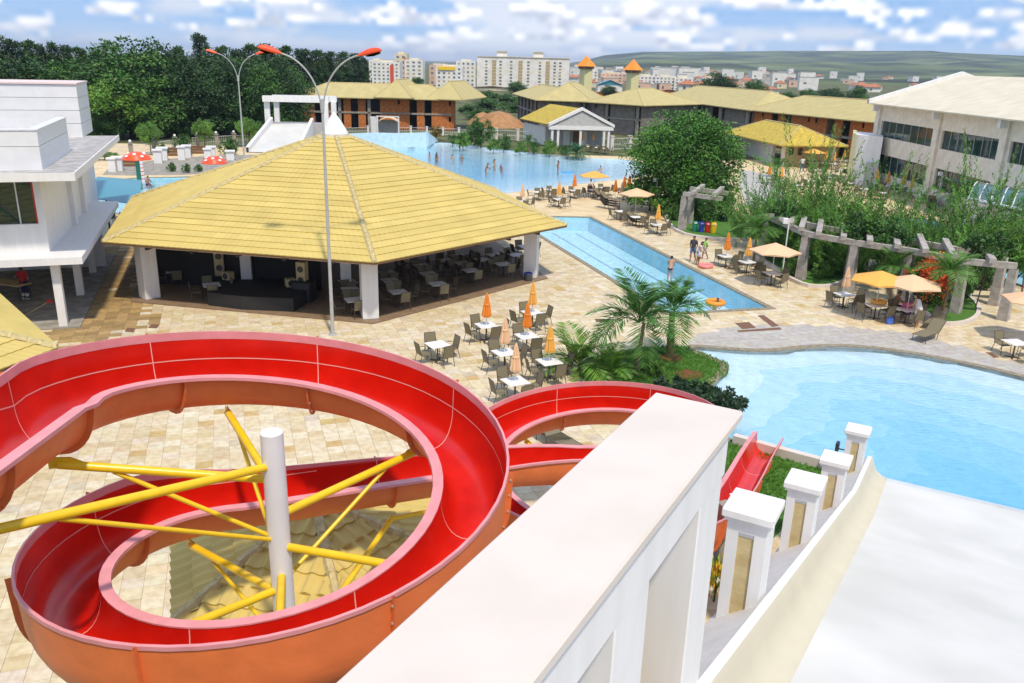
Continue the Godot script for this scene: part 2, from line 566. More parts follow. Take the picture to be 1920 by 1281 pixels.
func make_ground() -> void:
	WAVE = smooth(WAVE)
	KIDS = smooth(KIDS)
	FRONT = smooth(FRONT)
	RIGHT = smooth(RIGHT)
	var pools := [hole(LAP), hole(WAVE), hole(KIDS), hole(FRONT), hole(RIGHT)]
	# earth: one sheet to the horizon, open where the pools are dug
	var g := MB.new()
	var lo := Vector2(-72, -156)
	var hi := Vector2(84, 12)
	for i in 39:
		for j in 42:
			var a := lo + Vector2(i, j) * 4.0
			for p in cut(rect(a, a + Vector2(4, 4)), pools): g.prism(p, -0.08, -0.08, false)
	var far := 12000.0
	for q in [rect(Vector2(-far, -far), Vector2(far, lo.y)), rect(Vector2(-far, hi.y), Vector2(far, far)), rect(Vector2(-far, lo.y), Vector2(lo.x, hi.y)), rect(Vector2(hi.x, lo.y), Vector2(far, hi.y))]:
		g.prism(q, -0.08, -0.08, false)
	struct("ground", g, M.earth)
	# mortar bed and the flat paving too far off to tell its slabs apart
	var holes := pools.duplicate()
	holes.append(hole(BED_FRONT))
	var bed := MB.new()
	var farp := MB.new()
	for i in 60:
		for j in 56:
			var a := Vector2(-60 + i * 2.0, -118 + j * 2.0)
			if absf(a.x + 1) > 8.0 - 0.78 * a.y and a.y < -8: continue
			for p in cut(rect(a, a + Vector2(2, 2)), holes):
				if a.y >= -64.0: bed.prism(p, -0.02, -0.02, false)
				else: farp.prism(p, -0.004, -0.004, false)
	var plaza := struct("plaza", bed, M.mortar)
	struct("far_paving", farp, M.far_paving)
	# sandstone slabs
	var tones := [Color(0.61, 0.52, 0.355), Color(0.645, 0.57, 0.42), Color(0.63, 0.54, 0.375), Color(0.58, 0.48, 0.31), Color(0.665, 0.60, 0.465), Color(0.52, 0.38, 0.18), Color(0.60, 0.53, 0.39), Color(0.54, 0.475, 0.365)]
	var tint := FastNoiseLite.new()
	tint.seed = 5
	tint.frequency = 0.07
	var slabs := MB.new()
	var near := []
	var kinds := []
	for t in tones.size():
		var k := MB.new()
		k.col = tones[t]
		k.box(Vector3.ZERO, Vector3(0.493, 0.03, 0.453), 0.0, 0.006)
		kinds.append(k.mesh())
	var yaw := -atan2(E1.y, E1.x)
	for i in range(-120, 120):
		for j in range(-10, 150):
			var shift := 0.0
			var ctr := E1 * (i * 0.5 + shift) + E2 * (j * 0.46)
			if ctr.y < -64.5 or ctr.y > -8.5 or absf(ctr.x + 1.0) > 7.0 - 0.74 * ctr.y: continue
			var w := tint.get_noise_2d(ctr.x, ctr.y)
			var pick := R.randi() % 5
			if R.randf() < 0.06 + maxf(0.0, w) * 0.25: pick = [5, 3, 7, 6][R.randi() % 4]
			var c := jit(tones[pick], 0.05)
			if Geometry2D.is_point_in_polygon(ctr, GREY):
				c = jit(Color(0.45, 0.435, 0.42), 0.06)
			elif Geometry2D.is_point_in_polygon(ctr + Vector2(R.randfn(0, 0.6), R.randfn(0, 0.6)), WET):
				c = jit(Color(0.36, 0.25, 0.11), 0.25)
			var h := R.randf_range(-0.003, 0.003)
			var u := E1 * 0.2465
			var d := E2 * 0.2265
			var cell := PackedVector2Array([ctr - u - d, ctr + u - d, ctr + u + d, ctr - u + d])
			if Geometry2D.is_polygon_clockwise(cell): cell.reverse()
			if ctr.x > -8.6 and ctr.x < -0.6 and ctr.y > -26.3 and ctr.y < -19.3 and near.size() < 290:
				near.append(ctr)
				var o := put("slab", kinds[pick], M.stone, plaza)
				o.position = v3(ctr, h - 0.015)
				o.rotation.y = yaw
				continue
			slabs.col = c
			var bx := box2(cell)
			var touched := false
			for q in holes: touched = touched or q.box.intersects(bx)
			if touched:
				for p in cut(cell, holes): slabs.prism(p, -0.019, h, false)
			else:
				var q := [v3(cell[0], h), v3(cell[1], h), v3(cell[2], h), v3(cell[3], h)]
				slabs.flat3(q[0], q[1], q[2], true)
				slabs.flat3(q[0], q[2], q[3], true)
				for k in 4:
					var a: Vector3 = q[k]; var b: Vector3 = q[(k + 1) % 4]
					slabs.quad(Vector3(a.x, -0.019, a.z), Vector3(b.x, -0.019, b.z), b, a)
	put("slabs", slabs, M.stone, plaza).set_meta("kind", "stuff")

func pool(called: String, poly: PackedVector2Array, deep: float, shore: PackedVector2Array, slope: float, cope: float, floor_m: Material, water_y := -0.07) -> Node3D:
	var o := Node3D.new()
	o.name = called
	o.set_meta("kind", "structure")
	add_child(o)
	var f := MB.new()
	var b := box2(poly).grow(0.6)
	if slope <= 0.0:
		f.prism(poly, -deep, -deep, false)
	else:
		var step := 0.6
		var nx := int(b.size.x / step) + 1
		var ny := int(b.size.y / step) + 1
		var ys := {}
		for i in nx + 1:
			for j in ny + 1:
				var p := b.position + Vector2(i, j) * step
				var y := -0.13
				if Geometry2D.is_point_in_polygon(p, poly):
					var dist := 1e9
					for k in shore.size() - 1:
						dist = minf(dist, p.distance_to(Geometry2D.get_closest_point_to_segment(p, shore[k], shore[k + 1])))
					y = -minf(deep, 0.10 + dist * slope)
				else:
					for k in 12:
						var q := p + Vector2.from_angle(TAU * k / 12.0) * 0.9
						if Geometry2D.is_point_in_polygon(q, poly):
							var dist := 1e9
							for z in shore.size() - 1:
								dist = minf(dist, q.distance_to(Geometry2D.get_closest_point_to_segment(q, shore[z], shore[z + 1])))
							y = minf(y, -minf(deep, 0.10 + dist * slope))
				ys[Vector2i(i, j)] = Vector3(p.x, y, p.y)
		for i in nx:
			for j in ny:
				f.quad(ys[Vector2i(i, j)], ys[Vector2i(i + 1, j)], ys[Vector2i(i + 1, j + 1)], ys[Vector2i(i, j + 1)])
	put("pool_floor", f, floor_m, o)
	var wl := MB.new()
	for i in poly.size():
		var p := poly[i]; var q := poly[(i + 1) % poly.size()]
		wl.quad(v3(p, -deep - 0.05), v3(q, -deep - 0.05), v3(q, 0.0), v3(p, 0.0))
	put("pool_wall", wl, floor_m, o)
	var wt := MB.new()
	wt.prism(poly, water_y, water_y, false)
	put("water", wt, M.water, o)
	if cope > 0.0:
		var cp := MB.new()
		band(cp, poly, outward(poly, cope), -0.05, 0.035)
		put("coping", cp, M.coping, o)
	return o

func make_pools() -> void:
	var lap := pool("lap_pool", LAP, 1.15, LAP, 0.0, 0.32, M.pool_floor)
	for k in 3:
		var f := (k + 0.75) / 3.5
		var a := LAP[0].lerp(LAP[1], f)
		var b := LAP[3].lerp(LAP[2], f)
		var ln := MB.new()
		var d := (b - a).normalized()
		var s := Vector2(-d.y, d.x) * 0.09
		ln.prism(PackedVector2Array([a + d - s, b - d - s, b - d + s, a + d + s]), -1.149, -1.143, false)
		put("lane_line", ln, M.lane_line, lap)
	var shore := PackedVector2Array()
	for i in WAVE.size():
		if WAVE[i].x > -12.0 or WAVE[i].y > -95.0: shore.append(WAVE[i])
	var wv := pool("wave_pool", WAVE, 1.6, shore, 0.07, 0.0, M.pool_white)
	water_body(wv, WAVE, [0.28, 0.46, 0.66, 0.88, 1.1, 1.35])
	pool("children_pool", KIDS, 0.45, KIDS, 0.0, 0.3, M.pool_floor)
	pool("garden_pool", RIGHT, 0.9, RIGHT, 0.0, 0.3, M.pool_floor)
	var far := PackedVector2Array()
	for p in FRONT:
		if p.y < -30.5: far.append(p)
	far.sort()
	var fp := pool("splash_pool", FRONT, 1.6, far, 0.13, 0.0, M.pool_white)
	water_body(fp, FRONT, [0.28, 0.46, 0.66, 0.88, 1.1, 1.35])
	# coping only along the stone shore
	var cp := MB.new()
	var out := outward(FRONT, 0.34)
	for i in FRONT.size():
		var j := (i + 1) % FRONT.size()
		if FRONT[i].y > -25.2: continue
		cp.flat3(v3(FRONT[i], 0.04), v3(FRONT[j], 0.04), v3(out[j], 0.04), true)
		cp.flat3(v3(FRONT[i], 0.04), v3(out[j], 0.04), v3(out[i], 0.04), true)
		cp.quad(v3(out[i], -0.05), v3(out[j], -0.05), v3(out[j], 0.04), v3(out[i], 0.04))
		cp.quad(v3(FRONT[i], -0.3), v3(FRONT[j], -0.3), v3(FRONT[j], 0.04), v3(FRONT[i], 0.04))
	put("coping", cp, M.coping, fp)
	# the wave pool's back wall
	var wall := MB.new()
	var base := PackedVector2Array([Vector2(-24.48, -118.3), Vector2(-20.58, -121.66), Vector2(-17.38, -121.73), Vector2(-13.23, -124.45), Vector2(-12.58, -132.42)])
	for i in base.size() - 1:
		var a := base[i]; var b := base[i + 1]
		var h0 := 2.0 if i < 3 else 2.0
		var h1 := 2.0 if i < 3 else 0.25
		var back := Vector2(0.4, -1.0) * 0.5
		wall.quad(v3(a, -1.0), v3(b, -1.0), v3(b, h1), v3(a, h0))
		wall.quad(v3(a, h0), v3(b, h1), v3(b + back, h1), v3(a + back, h0))
		wall.quad(v3(b + back, 0), v3(a + back, 0), v3(a + back, h0), v3(b + back, h1))
	tag(put("wave_wall", wall, M.pool_white), "low white plastered wall behind the wave pool water", "wall")


func water_body(o: Node3D, poly: PackedVector2Array, depths: Array) -> void:
	# the body of the water: clear tinted layers, so that it turns bluer the deeper the floor lies
	var nz := FastNoiseLite.new()
	nz.seed = 9
	nz.frequency = 0.5
	nz.fractal_octaves = 3
	var b := box2(poly)
	var nx := int(b.size.x / 0.7) + 1
	var ny := int(b.size.y / 0.7) + 1
	var k := 0.0
	for y in depths:
		var m := MB.new()
		k += 31.0
		var g := []
		for i in nx + 1:
			var row := []
			for j in ny + 1:
				var p := b.position + Vector2(i * b.size.x / nx, j * b.size.y / ny)
				row.append(Vector3(p.x, -y - nz.get_noise_2d(p.x + k, p.y) * y * 0.14, p.y))
			g.append(row)
		for i in nx:
			for j in ny:
				var a: Vector3 = g[i][j]; var c: Vector3 = g[i + 1][j + 1]
				m.quad(a, g[i + 1][j], c, g[i][j + 1])
		put("water_layer", m, M.water_blue, o)

# ---------------------------------------------------------------- red spiral slide and the white slide with its piers
const S1 := Vector3(-3.01, 0, -9.58)
const S2 := Vector3(1.85, 0, -17.54)
const RMID := 2.565

func slide_path() -> Array:
	# stations of the flume: place, heading, height of inner rim, bank (outer rim above inner), side of the outer rim (+1 left, -1 right)
	var st := []
	var knots := [7.95, 7.40, 6.88, 6.38, 6.02, 5.58, 5.06]
	# straight run in from the tower, tangent to the coil
	var a0 := deg_to_rad(-8.0)
	var p0 := S1 + Vector3(-RMID * cos(a0), 0, -RMID * sin(a0))
	var d0 := Vector3(sin(a0), 0, -cos(a0))
	for k in 12:
		var s := (12.0 - k) * 0.35
		st.append({"p": p0 - d0 * s, "d": d0, "h": 7.95 + s * 0.13 + 0.05, "b": lerpf(0.05, 0.38, 1.0 - s / 4.2), "s": 1.0})
	for k in range(-8, 421, 6):
		var a := deg_to_rad(k)
		var t := maxf(a, 0.0) / TAU / 1.3 * 6.0
		var i := mini(int(t), 5)
		var h: float = lerpf(knots[i], knots[i + 1], t - i)
		var bk := 0.43 if k < 390 else lerpf(0.43, 0.2, (k - 390) / 30.0)
		st.append({"p": S1 + Vector3(-RMID * cos(a), 0, -RMID * sin(a)), "d": Vector3(sin(a), 0, -cos(a)), "h": h, "b": bk, "s": 1.0})
	var last: Dictionary = st[-1]
	var p1: Vector3 = last.p
	var e1 := S2 + Vector3(0, 0, RMID)
	for k in range(1, 14):
		var t := k / 14.0
		var c := herm(p1, last.d * 6.4, e1, Vector3(5.0, 0, 0), t)
		st.append({"p": c[0], "d": c[1], "h": lerpf(last.h, 4.55, t), "b": lerpf(0.2, -0.02, minf(1.0, t * 1.6)) if t < 0.6 else lerpf(-0.02, 0.2, (t - 0.6) / 0.4), "s": 1.0 if t < 0.62 else -1.0})
	for k in range(0, 409, 6):
		var a := deg_to_rad(k)
		var h := 3.61 - 2.0 * (k - 180.0) / 360.0
		st.append({"p": S2 + Vector3(RMID * sin(a), 0, RMID * cos(a)), "d": Vector3(cos(a), 0, -sin(a)), "h": h, "b": lerpf(0.2, 0.42, minf(1.0, k / 40.0)), "s": -1.0})
	var l2: Dictionary = st[-1]
	var e2 := Vector3(8.55, 0, -25.0)
	for k in range(1, 22):
		var t := k / 21.0
		var c := herm(l2.p, l2.d * 8.0, e2, Vector3(0.5, 0, -0.866) * 9.0, t)
		st.append({"p": c[0], "d": c[1], "h": lerpf(l2.h, 0.62, 1.0 - pow(1.0 - t, 1.5)), "b": lerpf(0.42, 0.0, minf(1.0, t * 1.5)), "s": -1.0})
	return st

func herm(a: Vector3, ta: Vector3, b: Vector3, tb: Vector3, t: float) -> Array:
	var t2 := t * t
	var t3 := t2 * t
	var p := a * (2 * t3 - 3 * t2 + 1) + ta * (t3 - 2 * t2 + t) + b * (-2 * t3 + 3 * t2) + tb * (t3 - t2)
	var d := a * (6 * t2 - 6 * t) + ta * (3 * t2 - 4 * t + 1) + b * (-6 * t2 + 6 * t) + tb * (3 * t2 - 2 * t)
	return [p, d.normalized()]

func flume_section(q: Dictionary, shell: float) -> Array:
	# cross-section from inner rim to outer rim; shell pushes it outwards
	var left := Vector3(q.d.z, 0, -q.d.x)
	var out: Vector3 = left * q.s
	var r := []
	var w := 0.41
	var dp := 0.58
	for k in 17:
		var t := k / 16.0
		var a := PI * t
		# a rounded trough, walls nearly upright
		var x := -cos(a) * w
		x = signf(x) * pow(absf(x) / w, 0.72) * w
		var y := -sin(a) * dp
		var nrm := Vector2(-cos(a), -sin(a) * 0.9).normalized()
		r.append((q.p as Vector3) + out * (x + nrm.x * shell) + Vector3.UP * (q.h + y + nrm.y * shell))
	for k in 4:
		var t := (k + 1) / 4.0
		r.append((q.p as Vector3) + out * (w + shell + 0.02 * t) + Vector3.UP * (q.h + q.b * t))
	return r

func make_slide() -> void:
	var st := slide_path()
	var t := thing("spiral_slide", "red open spiral water slide winding down to the pool in two coils", "water slide", Vector3(S1.x, 0, S1.z))
	var off := -Vector3(S1.x, 0, S1.z)
	var ends := [0]
	var acc := 0.0
	for i in range(1, st.size()):
		acc += (st[i].p as Vector3).distance_to(st[i - 1].p)
		if acc > 2.05:
			ends.append(i)
			acc = 0.0
	if ends[-1] < st.size() - 1: ends.append(st.size() - 1)
	for e in ends.size() - 1:
		var ins := MB.new(); var outs := MB.new(); var rims := [MB.new(), MB.new()]; var seam := MB.new(); var lap := MB.new()
		for m in [ins, outs, rims[0], rims[1], seam, lap]: m.xf.origin = off
		for i in range(ends[e], ends[e + 1]):
			var qa: Dictionary = st[i]; var qb: Dictionary = st[i + 1]
			if qa.s != qb.s:
				qa = qa.duplicate(); qa.s = qb.s
			var A := flume_section(qa, 0.0); var B := flume_section(qb, 0.0)
			var A2 := flume_section(qa, 0.012); var B2 := flume_section(qb, 0.012)
			var nA := normals_of(A); var nB := normals_of(B)
			for k in A.size() - 1:
				ins.quadn(A[k], A[k + 1], B[k + 1], B[k], nA[k], nA[k + 1], nB[k + 1], nB[k])
				outs.quadn(A2[k], A2[k + 1], B2[k + 1], B2[k], -nA[k], -nA[k + 1], -nB[k + 1], -nB[k])
			# rolled rims: flat flange with a turned-down edge
			for sd in [0, A.size() - 1]:
				var rim: MB = rims[0 if sd == 0 else 1]
				var oa = Vector3(qa.d.z, 0, -qa.d.x) * qa.s * (-1.0 if sd == 0 else 1.0)
				var ob = Vector3(qb.d.z, 0, -qb.d.x) * qb.s * (-1.0 if sd == 0 else 1.0)
				var a: Vector3 = A[sd]; var b: Vector3 = B[sd]
				var lift := Vector3.UP * 0.006
				var a1 = a - oa * 0.010 + lift; var b1 = b - ob * 0.010 + lift
				var fw := 0.125 if sd == 0 else 0.022
				var a2 = a + oa * fw; var b2 = b + ob * fw
				var a4 = a2 + oa * 0.004 - Vector3.UP * 0.045; var b4 = b2 + ob * 0.004 - Vector3.UP * 0.045
				rim.quadn(a1, a2, b2, b1, Vector3.UP, Vector3.UP, Vector3.UP, Vector3.UP)
				rim.quadn(a2, a4, b4, b2, oa, oa, ob, ob)
				var dn := Vector3.UP * (0.02 if sd == 0 else minf(0.125, qa.b * 0.4 + 0.02))
				rim.quadn(a1 - dn, a1, b1, b1 - dn, -oa, -oa, -ob, -ob)
			# lamination line along the outer wall
			if qa.b > 0.1 and qb.b > 0.1:
				var ka: Vector3 = A[16]; var kb: Vector3 = B[16]
				var ia = Vector3(qa.d.z, 0, -qa.d.x) * -qa.s; var ib = Vector3(qb.d.z, 0, -qb.d.x) * -qb.s
				lap.quadn(ka + ia * 0.006 - Vector3.UP * 0.008, ka + ia * 0.006 + Vector3.UP * 0.008, kb + ib * 0.006 + Vector3.UP * 0.008, kb + ib * 0.006 - Vector3.UP * 0.008, ia, ia, ib, ib)
		# joint at the section's upper end
		var q0: Dictionary = st[ends[e]]
		if e > 0:
			var A := flume_section(q0, -0.003)
			for k in A.size() - 1:
				var dd: Vector3 = q0.d * 0.007
				seam.quad((A[k] as Vector3) - dd, (A[k + 1] as Vector3) - dd, (A[k + 1] as Vector3) + dd, (A[k] as Vector3) + dd)
		var sec := put("flume_section", ins, M.flume_red, t)
		put("outer_shell", outs, M.flume_outside, sec)
		for rm in rims: put("rim", rm, M.flume_rim, sec)
		if lap.v.size() > 0: put("lamination_line", lap, M.seam, sec)
		if seam.v.size() > 0: put("joint_line", seam, M.seam, sec)
		if e > 0:
			var fl := MB.new()
			fl.xf.origin = off
			for sgn in [-1.0, 1.0]:
				var A := flume_section(q0, 0.010); var B := flume_section(q0, 0.085)
				var dd: Vector3 = q0.d * 0.011 * sgn
				var de: Vector3 = q0.d * 0.001 * sgn
				for k in A.size() - 1:
					fl.quad((A[k] as Vector3) + dd, (B[k] as Vector3) + dd, (B[k + 1] as Vector3) + dd, (A[k + 1] as Vector3) + dd)
					fl.quad((B[k] as Vector3) + dd, (B[k] as Vector3) + de, (B[k + 1] as Vector3) + de, (B[k + 1] as Vector3) + dd)
			var flange := put("flange", fl, M.flume_outside, sec)
			var bl := MB.new()
			bl.xf.origin = off
			var A := flume_section(q0, 0.055)
			for k in range(1, A.size() - 1, 2):
				bl.obox(A[k], Vector3.ONE * 0.022, Basis.looking_at(q0.d), 0.004)
				bl.obox((A[k] as Vector3) + q0.d * 0.016, Vector3.ONE * 0.02, Basis.looking_at(q0.d))
			put("bolts", bl, M.steel, flange).set_meta("kind", "stuff")
	# posts and arms
	slide_post(t, S1, 7.5, off, st)
	slide_post(t, S2, 2.75, off, st)
	# legs under the long run
	for z in [[Vector2(-0.4, -14.2), 3.9], [Vector2(6.1, -20.2), 1.0]]:
		var m := MB.new()
		m.xf.origin = off
		m.tube([v3(z[0], -0.05), v3(z[0], z[1])], 0.07, 10)
		put("leg", m, M.white_metal, t)

func normals_of(A: Array) -> Array:
	var r := []
	for k in A.size():
		var d: Vector3 = (A[mini(k + 1, A.size() - 1)] as Vector3) - (A[maxi(k - 1, 0)] as Vector3)
		r.append(d)
	# turn each chord into the normal that points into the trough
	var axis: Vector3 = ((A[8] as Vector3) - (A[0] as Vector3)).cross((A[16] as Vector3) - (A[0] as Vector3)).normalized()
	var mid: Vector3 = ((A[0] as Vector3) + (A[16] as Vector3)) / 2.0
	for k in A.size():
		var nn: Vector3 = (r[k] as Vector3).cross(axis).normalized()
		if nn.dot(mid - (A[k] as Vector3)) < 0.0 and k <= 16: nn = -nn
		if k > 16 and nn.dot(mid - (A[16] as Vector3)) < 0.0: nn = -nn
		r[k] = nn
	return r

func slide_post(t: Node3D, at: Vector3, top: float, off: Vector3, st: Array) -> void:
	var m := MB.new()
	m.xf.origin = off
	m.lathe([Vector2(0.30, 0.0), Vector2(0.30, 0.02), Vector2(0.145, 0.025), Vector2(0.145, top - 0.01), Vector2(0.135, top), Vector2(0.0, top)], 28, at)
	put("post", m, M.white_metal, t)
	# each arm: how far round the coil its tip lies (degrees; below -8 counts metres back up the straight), its root height, its brace's root height
	var list := [[-10.6, 7.05, 6.0], [-8.45, 6.85, 6.02], [59.0, 6.7, 5.6], [127.0, 6.3, 5.35], [196.0, 5.85, 0.0], [258.0, 5.45, 0.0], [318.0, 5.2, 0.0], [401.0, 5.05, 4.2]]
	if top < 5.0: list = [[150.0, 2.5, 1.2], [215.0, 2.4, 1.2], [300.0, 2.0, 0.0], [70.0, 2.3, 0.0]]
	for a in list:
		var tip: Vector3
		if a[0] < -8.0:
			var q: Dictionary = st[clampi(12 - int(roundf((-8.0 - a[0]) / 0.35)), 0, 11)]
			tip = (q.p as Vector3) + Vector3.UP * (q.h - 0.68)
		elif top > 5.0:
			var ang := deg_to_rad(a[0])
			var q: Dictionary = st[clampi(12 + int(roundf((a[0] + 8.0) / 6.0)), 12, st.size() - 1)]
			tip = (q.p as Vector3) + Vector3.UP * (q.h - 0.66)
		else:
			var ang := deg_to_rad(a[0])
			tip = at + Vector3(RMID * sin(ang), 3.61 - 2.0 * (a[0] - 180.0) / 360.0 - 0.66, RMID * cos(ang))
		var root := Vector3(at.x, a[1], at.z)
		var dir := Vector3(tip.x - at.x, 0, tip.z - at.z).normalized()
		var end := tip - dir * 0.12 - Vector3.UP * 0.05
		var arm := MB.new()
		arm.xf.origin = off
		arm.tube([root + dir * 0.13, end], 0.056, 14)
		var part := put("arm", arm, M.yellow_steel, t)
		arm = MB.new()
		arm.xf.origin = off
		# gusset plate welded between tube and flange
		var e := Vector3.UP * 0.16
		for z in [-0.012, 0.012]:
			var sd = dir.cross(Vector3.UP) * z
			arm.quad(end + dir * 0.1 + sd - e * 0.3, end + dir * 0.1 + sd + e * 0.6, end - dir * 0.14 + sd + e * 0.5, end - dir * 0.34 + sd - e * 0.2)
		put("gusset", arm, M.yellow_steel, part)
		if a[2] > 0.0:
			var br := MB.new()
			br.xf.origin = off
			br.tube([Vector3(at.x, a[2], at.z) + dir * 0.13, root.lerp(end, 0.76) - Vector3.UP * 0.05], 0.030, 10)
			put("brace", br, M.yellow_steel, part)
	if top > 5.0:
		# frame under the long run
		var fr := MB.new()
		fr.xf.origin = off
		fr.tube([Vector3(at.x, 3.9, at.z) + Vector3(0.05, 0, -0.13), Vector3(-2.05, 4.28, -13.0)], 0.05, 12)
		put("arm", fr, M.yellow_steel, t)
		fr = MB.new()
		fr.xf.origin = off
		fr.tube([Vector3(-2.1, 4.22, -13.05), Vector3(-0.4, 4.0, -14.2)], 0.045, 12)
		put("beam", fr, M.yellow_steel, t)

const BU := Vector2(0.485, -0.8745)
const BW := Vector2(0.8745, 0.485)

func uw(u: float, w: float, y := 0.0) -> Vector3:
	return v3(BU * u + BW * w, y)

func lane_h(u: float) -> float:
	# height of the white slide's surface along its length
	if u > 22.6: return lerpf(0.45, -0.12, (u - 22.6) / 3.8)
	return 0.45 + (22.6 - u) * 0.32

func make_tower() -> void:
	var yaw := atan2(-BU.x, -BU.y)
	var bs := Basis(Vector3.UP, yaw)
	# the gate beam of the slide tower: cap, fascia beam, columns
	var t := thing("tower_parapet", "wide cream-topped white parapet beam on square columns beside the slide stair", "parapet", uw(7.26, -1.99))
	var off := -uw(7.26, -1.99)
	var parts := [["cap", 7.26, -3.0, -1.99, 0.86, 8.90, 9.0, "cream_paint"], ["beam", 7.16, -3.0, -1.99, 0.70, 8.36, 8.90, "white_paint"]]
	for p in parts:
		var m := MB.new()
		m.xf.origin = off
		m.obox(uw((p[1] + p[2]) / 2.0, p[3], (p[5] + p[6]) / 2.0), Vector3(p[4], p[6] - p[5], p[1] - p[2]), bs, 0.018)
		put(p[0], m, M[p[7]], t)
	for u in [6.83, 4.9, 2.9, 0.9]:
		var m := MB.new()
		m.xf.origin = off
		m.obox(uw(u, -1.99, 4.15), Vector3(0.66, 8.45, 0.66), bs, 0.012)
		var colm := put("column", m, M.white_paint, t)
		if u == 4.9:
			var hn := MB.new()
			hn.xf.origin = off
			hn.obox(uw(u - 0.1, -1.99 + 0.345, 6.72), Vector3(0.05, 0.30, 0.11), bs, 0.02)
			put("brown_plate", hn, M.wood, colm)
	for g in [[5.87, 1.28], [3.9, 1.34], [1.9, 1.34]]:
		var m := MB.new()
		m.xf.origin = off
		m.obox(uw(g[0], -2.28, 3.9), Vector3(0.06, 7.8, g[1]), bs)
		put("stone_panel", m, M.gold_stone, t)
	# white slide: bed, cream inner curb, ledge
	var s := thing("white_slide", "broad white concrete water slide running down into the blue pool", "water slide", uw(16, 1.0))
	var so := -uw(16, 1.0)
	var bedm := MB.new(); var curb := MB.new(); var ledge := MB.new(); var rib := MB.new()
	for m in [bedm, curb, ledge, rib]: m.xf.origin = so
	var us := []
	for k in 55: us.append(-0.6 + k * 0.5)
	for k in us.size() - 1:
		var a: float = us[k]; var b: float = us[k + 1]
		var ha := lane_h(a); var hb := lane_h(b)
		var n2 := Vector3.UP
		bedm.quadn(uw(a, -1.0, ha), uw(a, 5.0, ha), uw(b, 5.0, hb), uw(b, -1.0, hb), n2, n2, n2, n2)
		# the curb curves up from the bed to its top
		var prof := [Vector2(-1.0, 0.0), Vector2(-1.18, 0.05), Vector2(-1.34, 0.17), Vector2(-1.43, 0.35), Vector2(-1.48, 0.52), Vector2(-1.54, 0.60)]
		for i in prof.size() - 1:
			var ns := []
			for j in [i, i + 1]:
				var d: Vector2 = ((prof[mini(j + 1, prof.size() - 1)] as Vector2) - (prof[maxi(j - 1, 0)] as Vector2)).normalized()
				if j == 0: d = Vector2(-1, 0)
				var nn := BW * d.y
				ns.append(Vector3(nn.x, -d.x, nn.y))
			var p: Vector2 = prof[i]; var q: Vector2 = prof[i + 1]
			curb.quadn(uw(a, p.x, ha + p.y), uw(a, q.x, ha + q.y), uw(b, q.x, hb + q.y), uw(b, p.x, hb + p.y), ns[0], ns[1], ns[1], ns[0])
		ledge.quadn(uw(a, -1.54, ha + 0.60), uw(a, -1.66, ha + 0.60), uw(b, -1.66, hb + 0.60), uw(b, -1.54, hb + 0.60), n2, n2, n2, n2)
		ledge.quad(uw(a, -2.33, -0.1), uw(b, -2.33, -0.1), uw(b, -2.33, hb + 0.02), uw(a, -2.33, ha + 0.02))
		ledge.quad(uw(a, -1.66, ha + 0.60), uw(a, -1.66, ha + 0.52), uw(b, -1.66, hb + 0.52), uw(b, -1.66, hb + 0.60))
		for r in 9:
			var w0 := -1.66 - r * 0.0745
			var w1 := w0 - 0.064
			var dy := -r * 0.056
			rib.quad(uw(a, w0, ha + 0.56 + dy), uw(a, w1, ha + 0.525 + dy), uw(b, w1, hb + 0.525 + dy), uw(b, w0, hb + 0.56 + dy))
			rib.quad(uw(a, w1, ha + 0.525 + dy), uw(a, w0 - 0.0745, ha + 0.505 + dy), uw(b, w0 - 0.0745, hb + 0.505 + dy), uw(b, w1, hb + 0.525 + dy))
	# skirt at the pool
	bedm.quad(uw(26.4, -1.0, lane_h(26.4)), uw(26.4, 5.0, lane_h(26.4)), uw(26.4, 5.0, -1.6), uw(26.4, -1.0, -1.6))
	curb.quad(uw(26.4, -2.33, -1.6), uw(26.4, -2.33, 0.0), uw(26.4, -1.54, 0.48), uw(26.4, -1.0, -1.6))
	var bedp := put("slide_bed", bedm, M.slide_white, s)
	put("curb", curb, M.slide_cream, s)
	put("ledge", ledge, M.white_paint, s)
	put("ribbed_cover", rib, M.ribbed, s)
	# piers stepping down beside the slide
	var pl := [[10.55, 6.32], [15.4, 4.52], [20.3, 2.92], [25.25, 1.80]]
	var words := ["with the highest cap, nearest the parapet beam", "second in the row down from the parapet beam", "third in the row down, beside the grass", "last in the row, standing at the pool edge"]
	for k in 4:
		var p := thing("pier", "white square pier with tan stone inset, " + words[k], "pier", uw(pl[k][0], -1.97, 0.0), yaw, "piers beside the white slide")
		var top: float = pl[k][1]
		var m := MB.new()
		m.box(Vector3(0, top - 0.06, 0), Vector3(0.70, 0.12, 0.70), 0.0, 0.012)
		m.box(Vector3(0, top - 0.15, 0), Vector3(0.62, 0.06, 0.62))
		put("cap", m, M.white_paint, p)
		var low := lane_h(pl[k][0]) - 0.4
		m = MB.new()
		# a frame round a recessed panel on front and back
		var hh := top - 0.18 - low
		m.box(Vector3(0, low + hh / 2.0, 0), Vector3(0.54, hh, 0.46))
		put("shaft", m, M.white_paint, p)
		for sg in [-1.0, 1.0]:
			m = MB.new()
			m.box(Vector3(-0.19, low + hh / 2.0, sg * 0.25), Vector3(0.16, hh, 0.04))
			m.box(Vector3(0.19, low + hh / 2.0, sg * 0.25), Vector3(0.16, hh, 0.04))
			m.box(Vector3(0, top - 0.18 - 0.08, sg * 0.25), Vector3(0.22, 0.16, 0.04))
			put("frame", m, M.white_paint, p)
			m = MB.new()
			m.box(Vector3(0, low + hh / 2.0 - 0.12, sg * 0.2315), Vector3(0.22, hh - 0.24, 0.012))
			put("stone_inset", m, M.tan_stone, p)
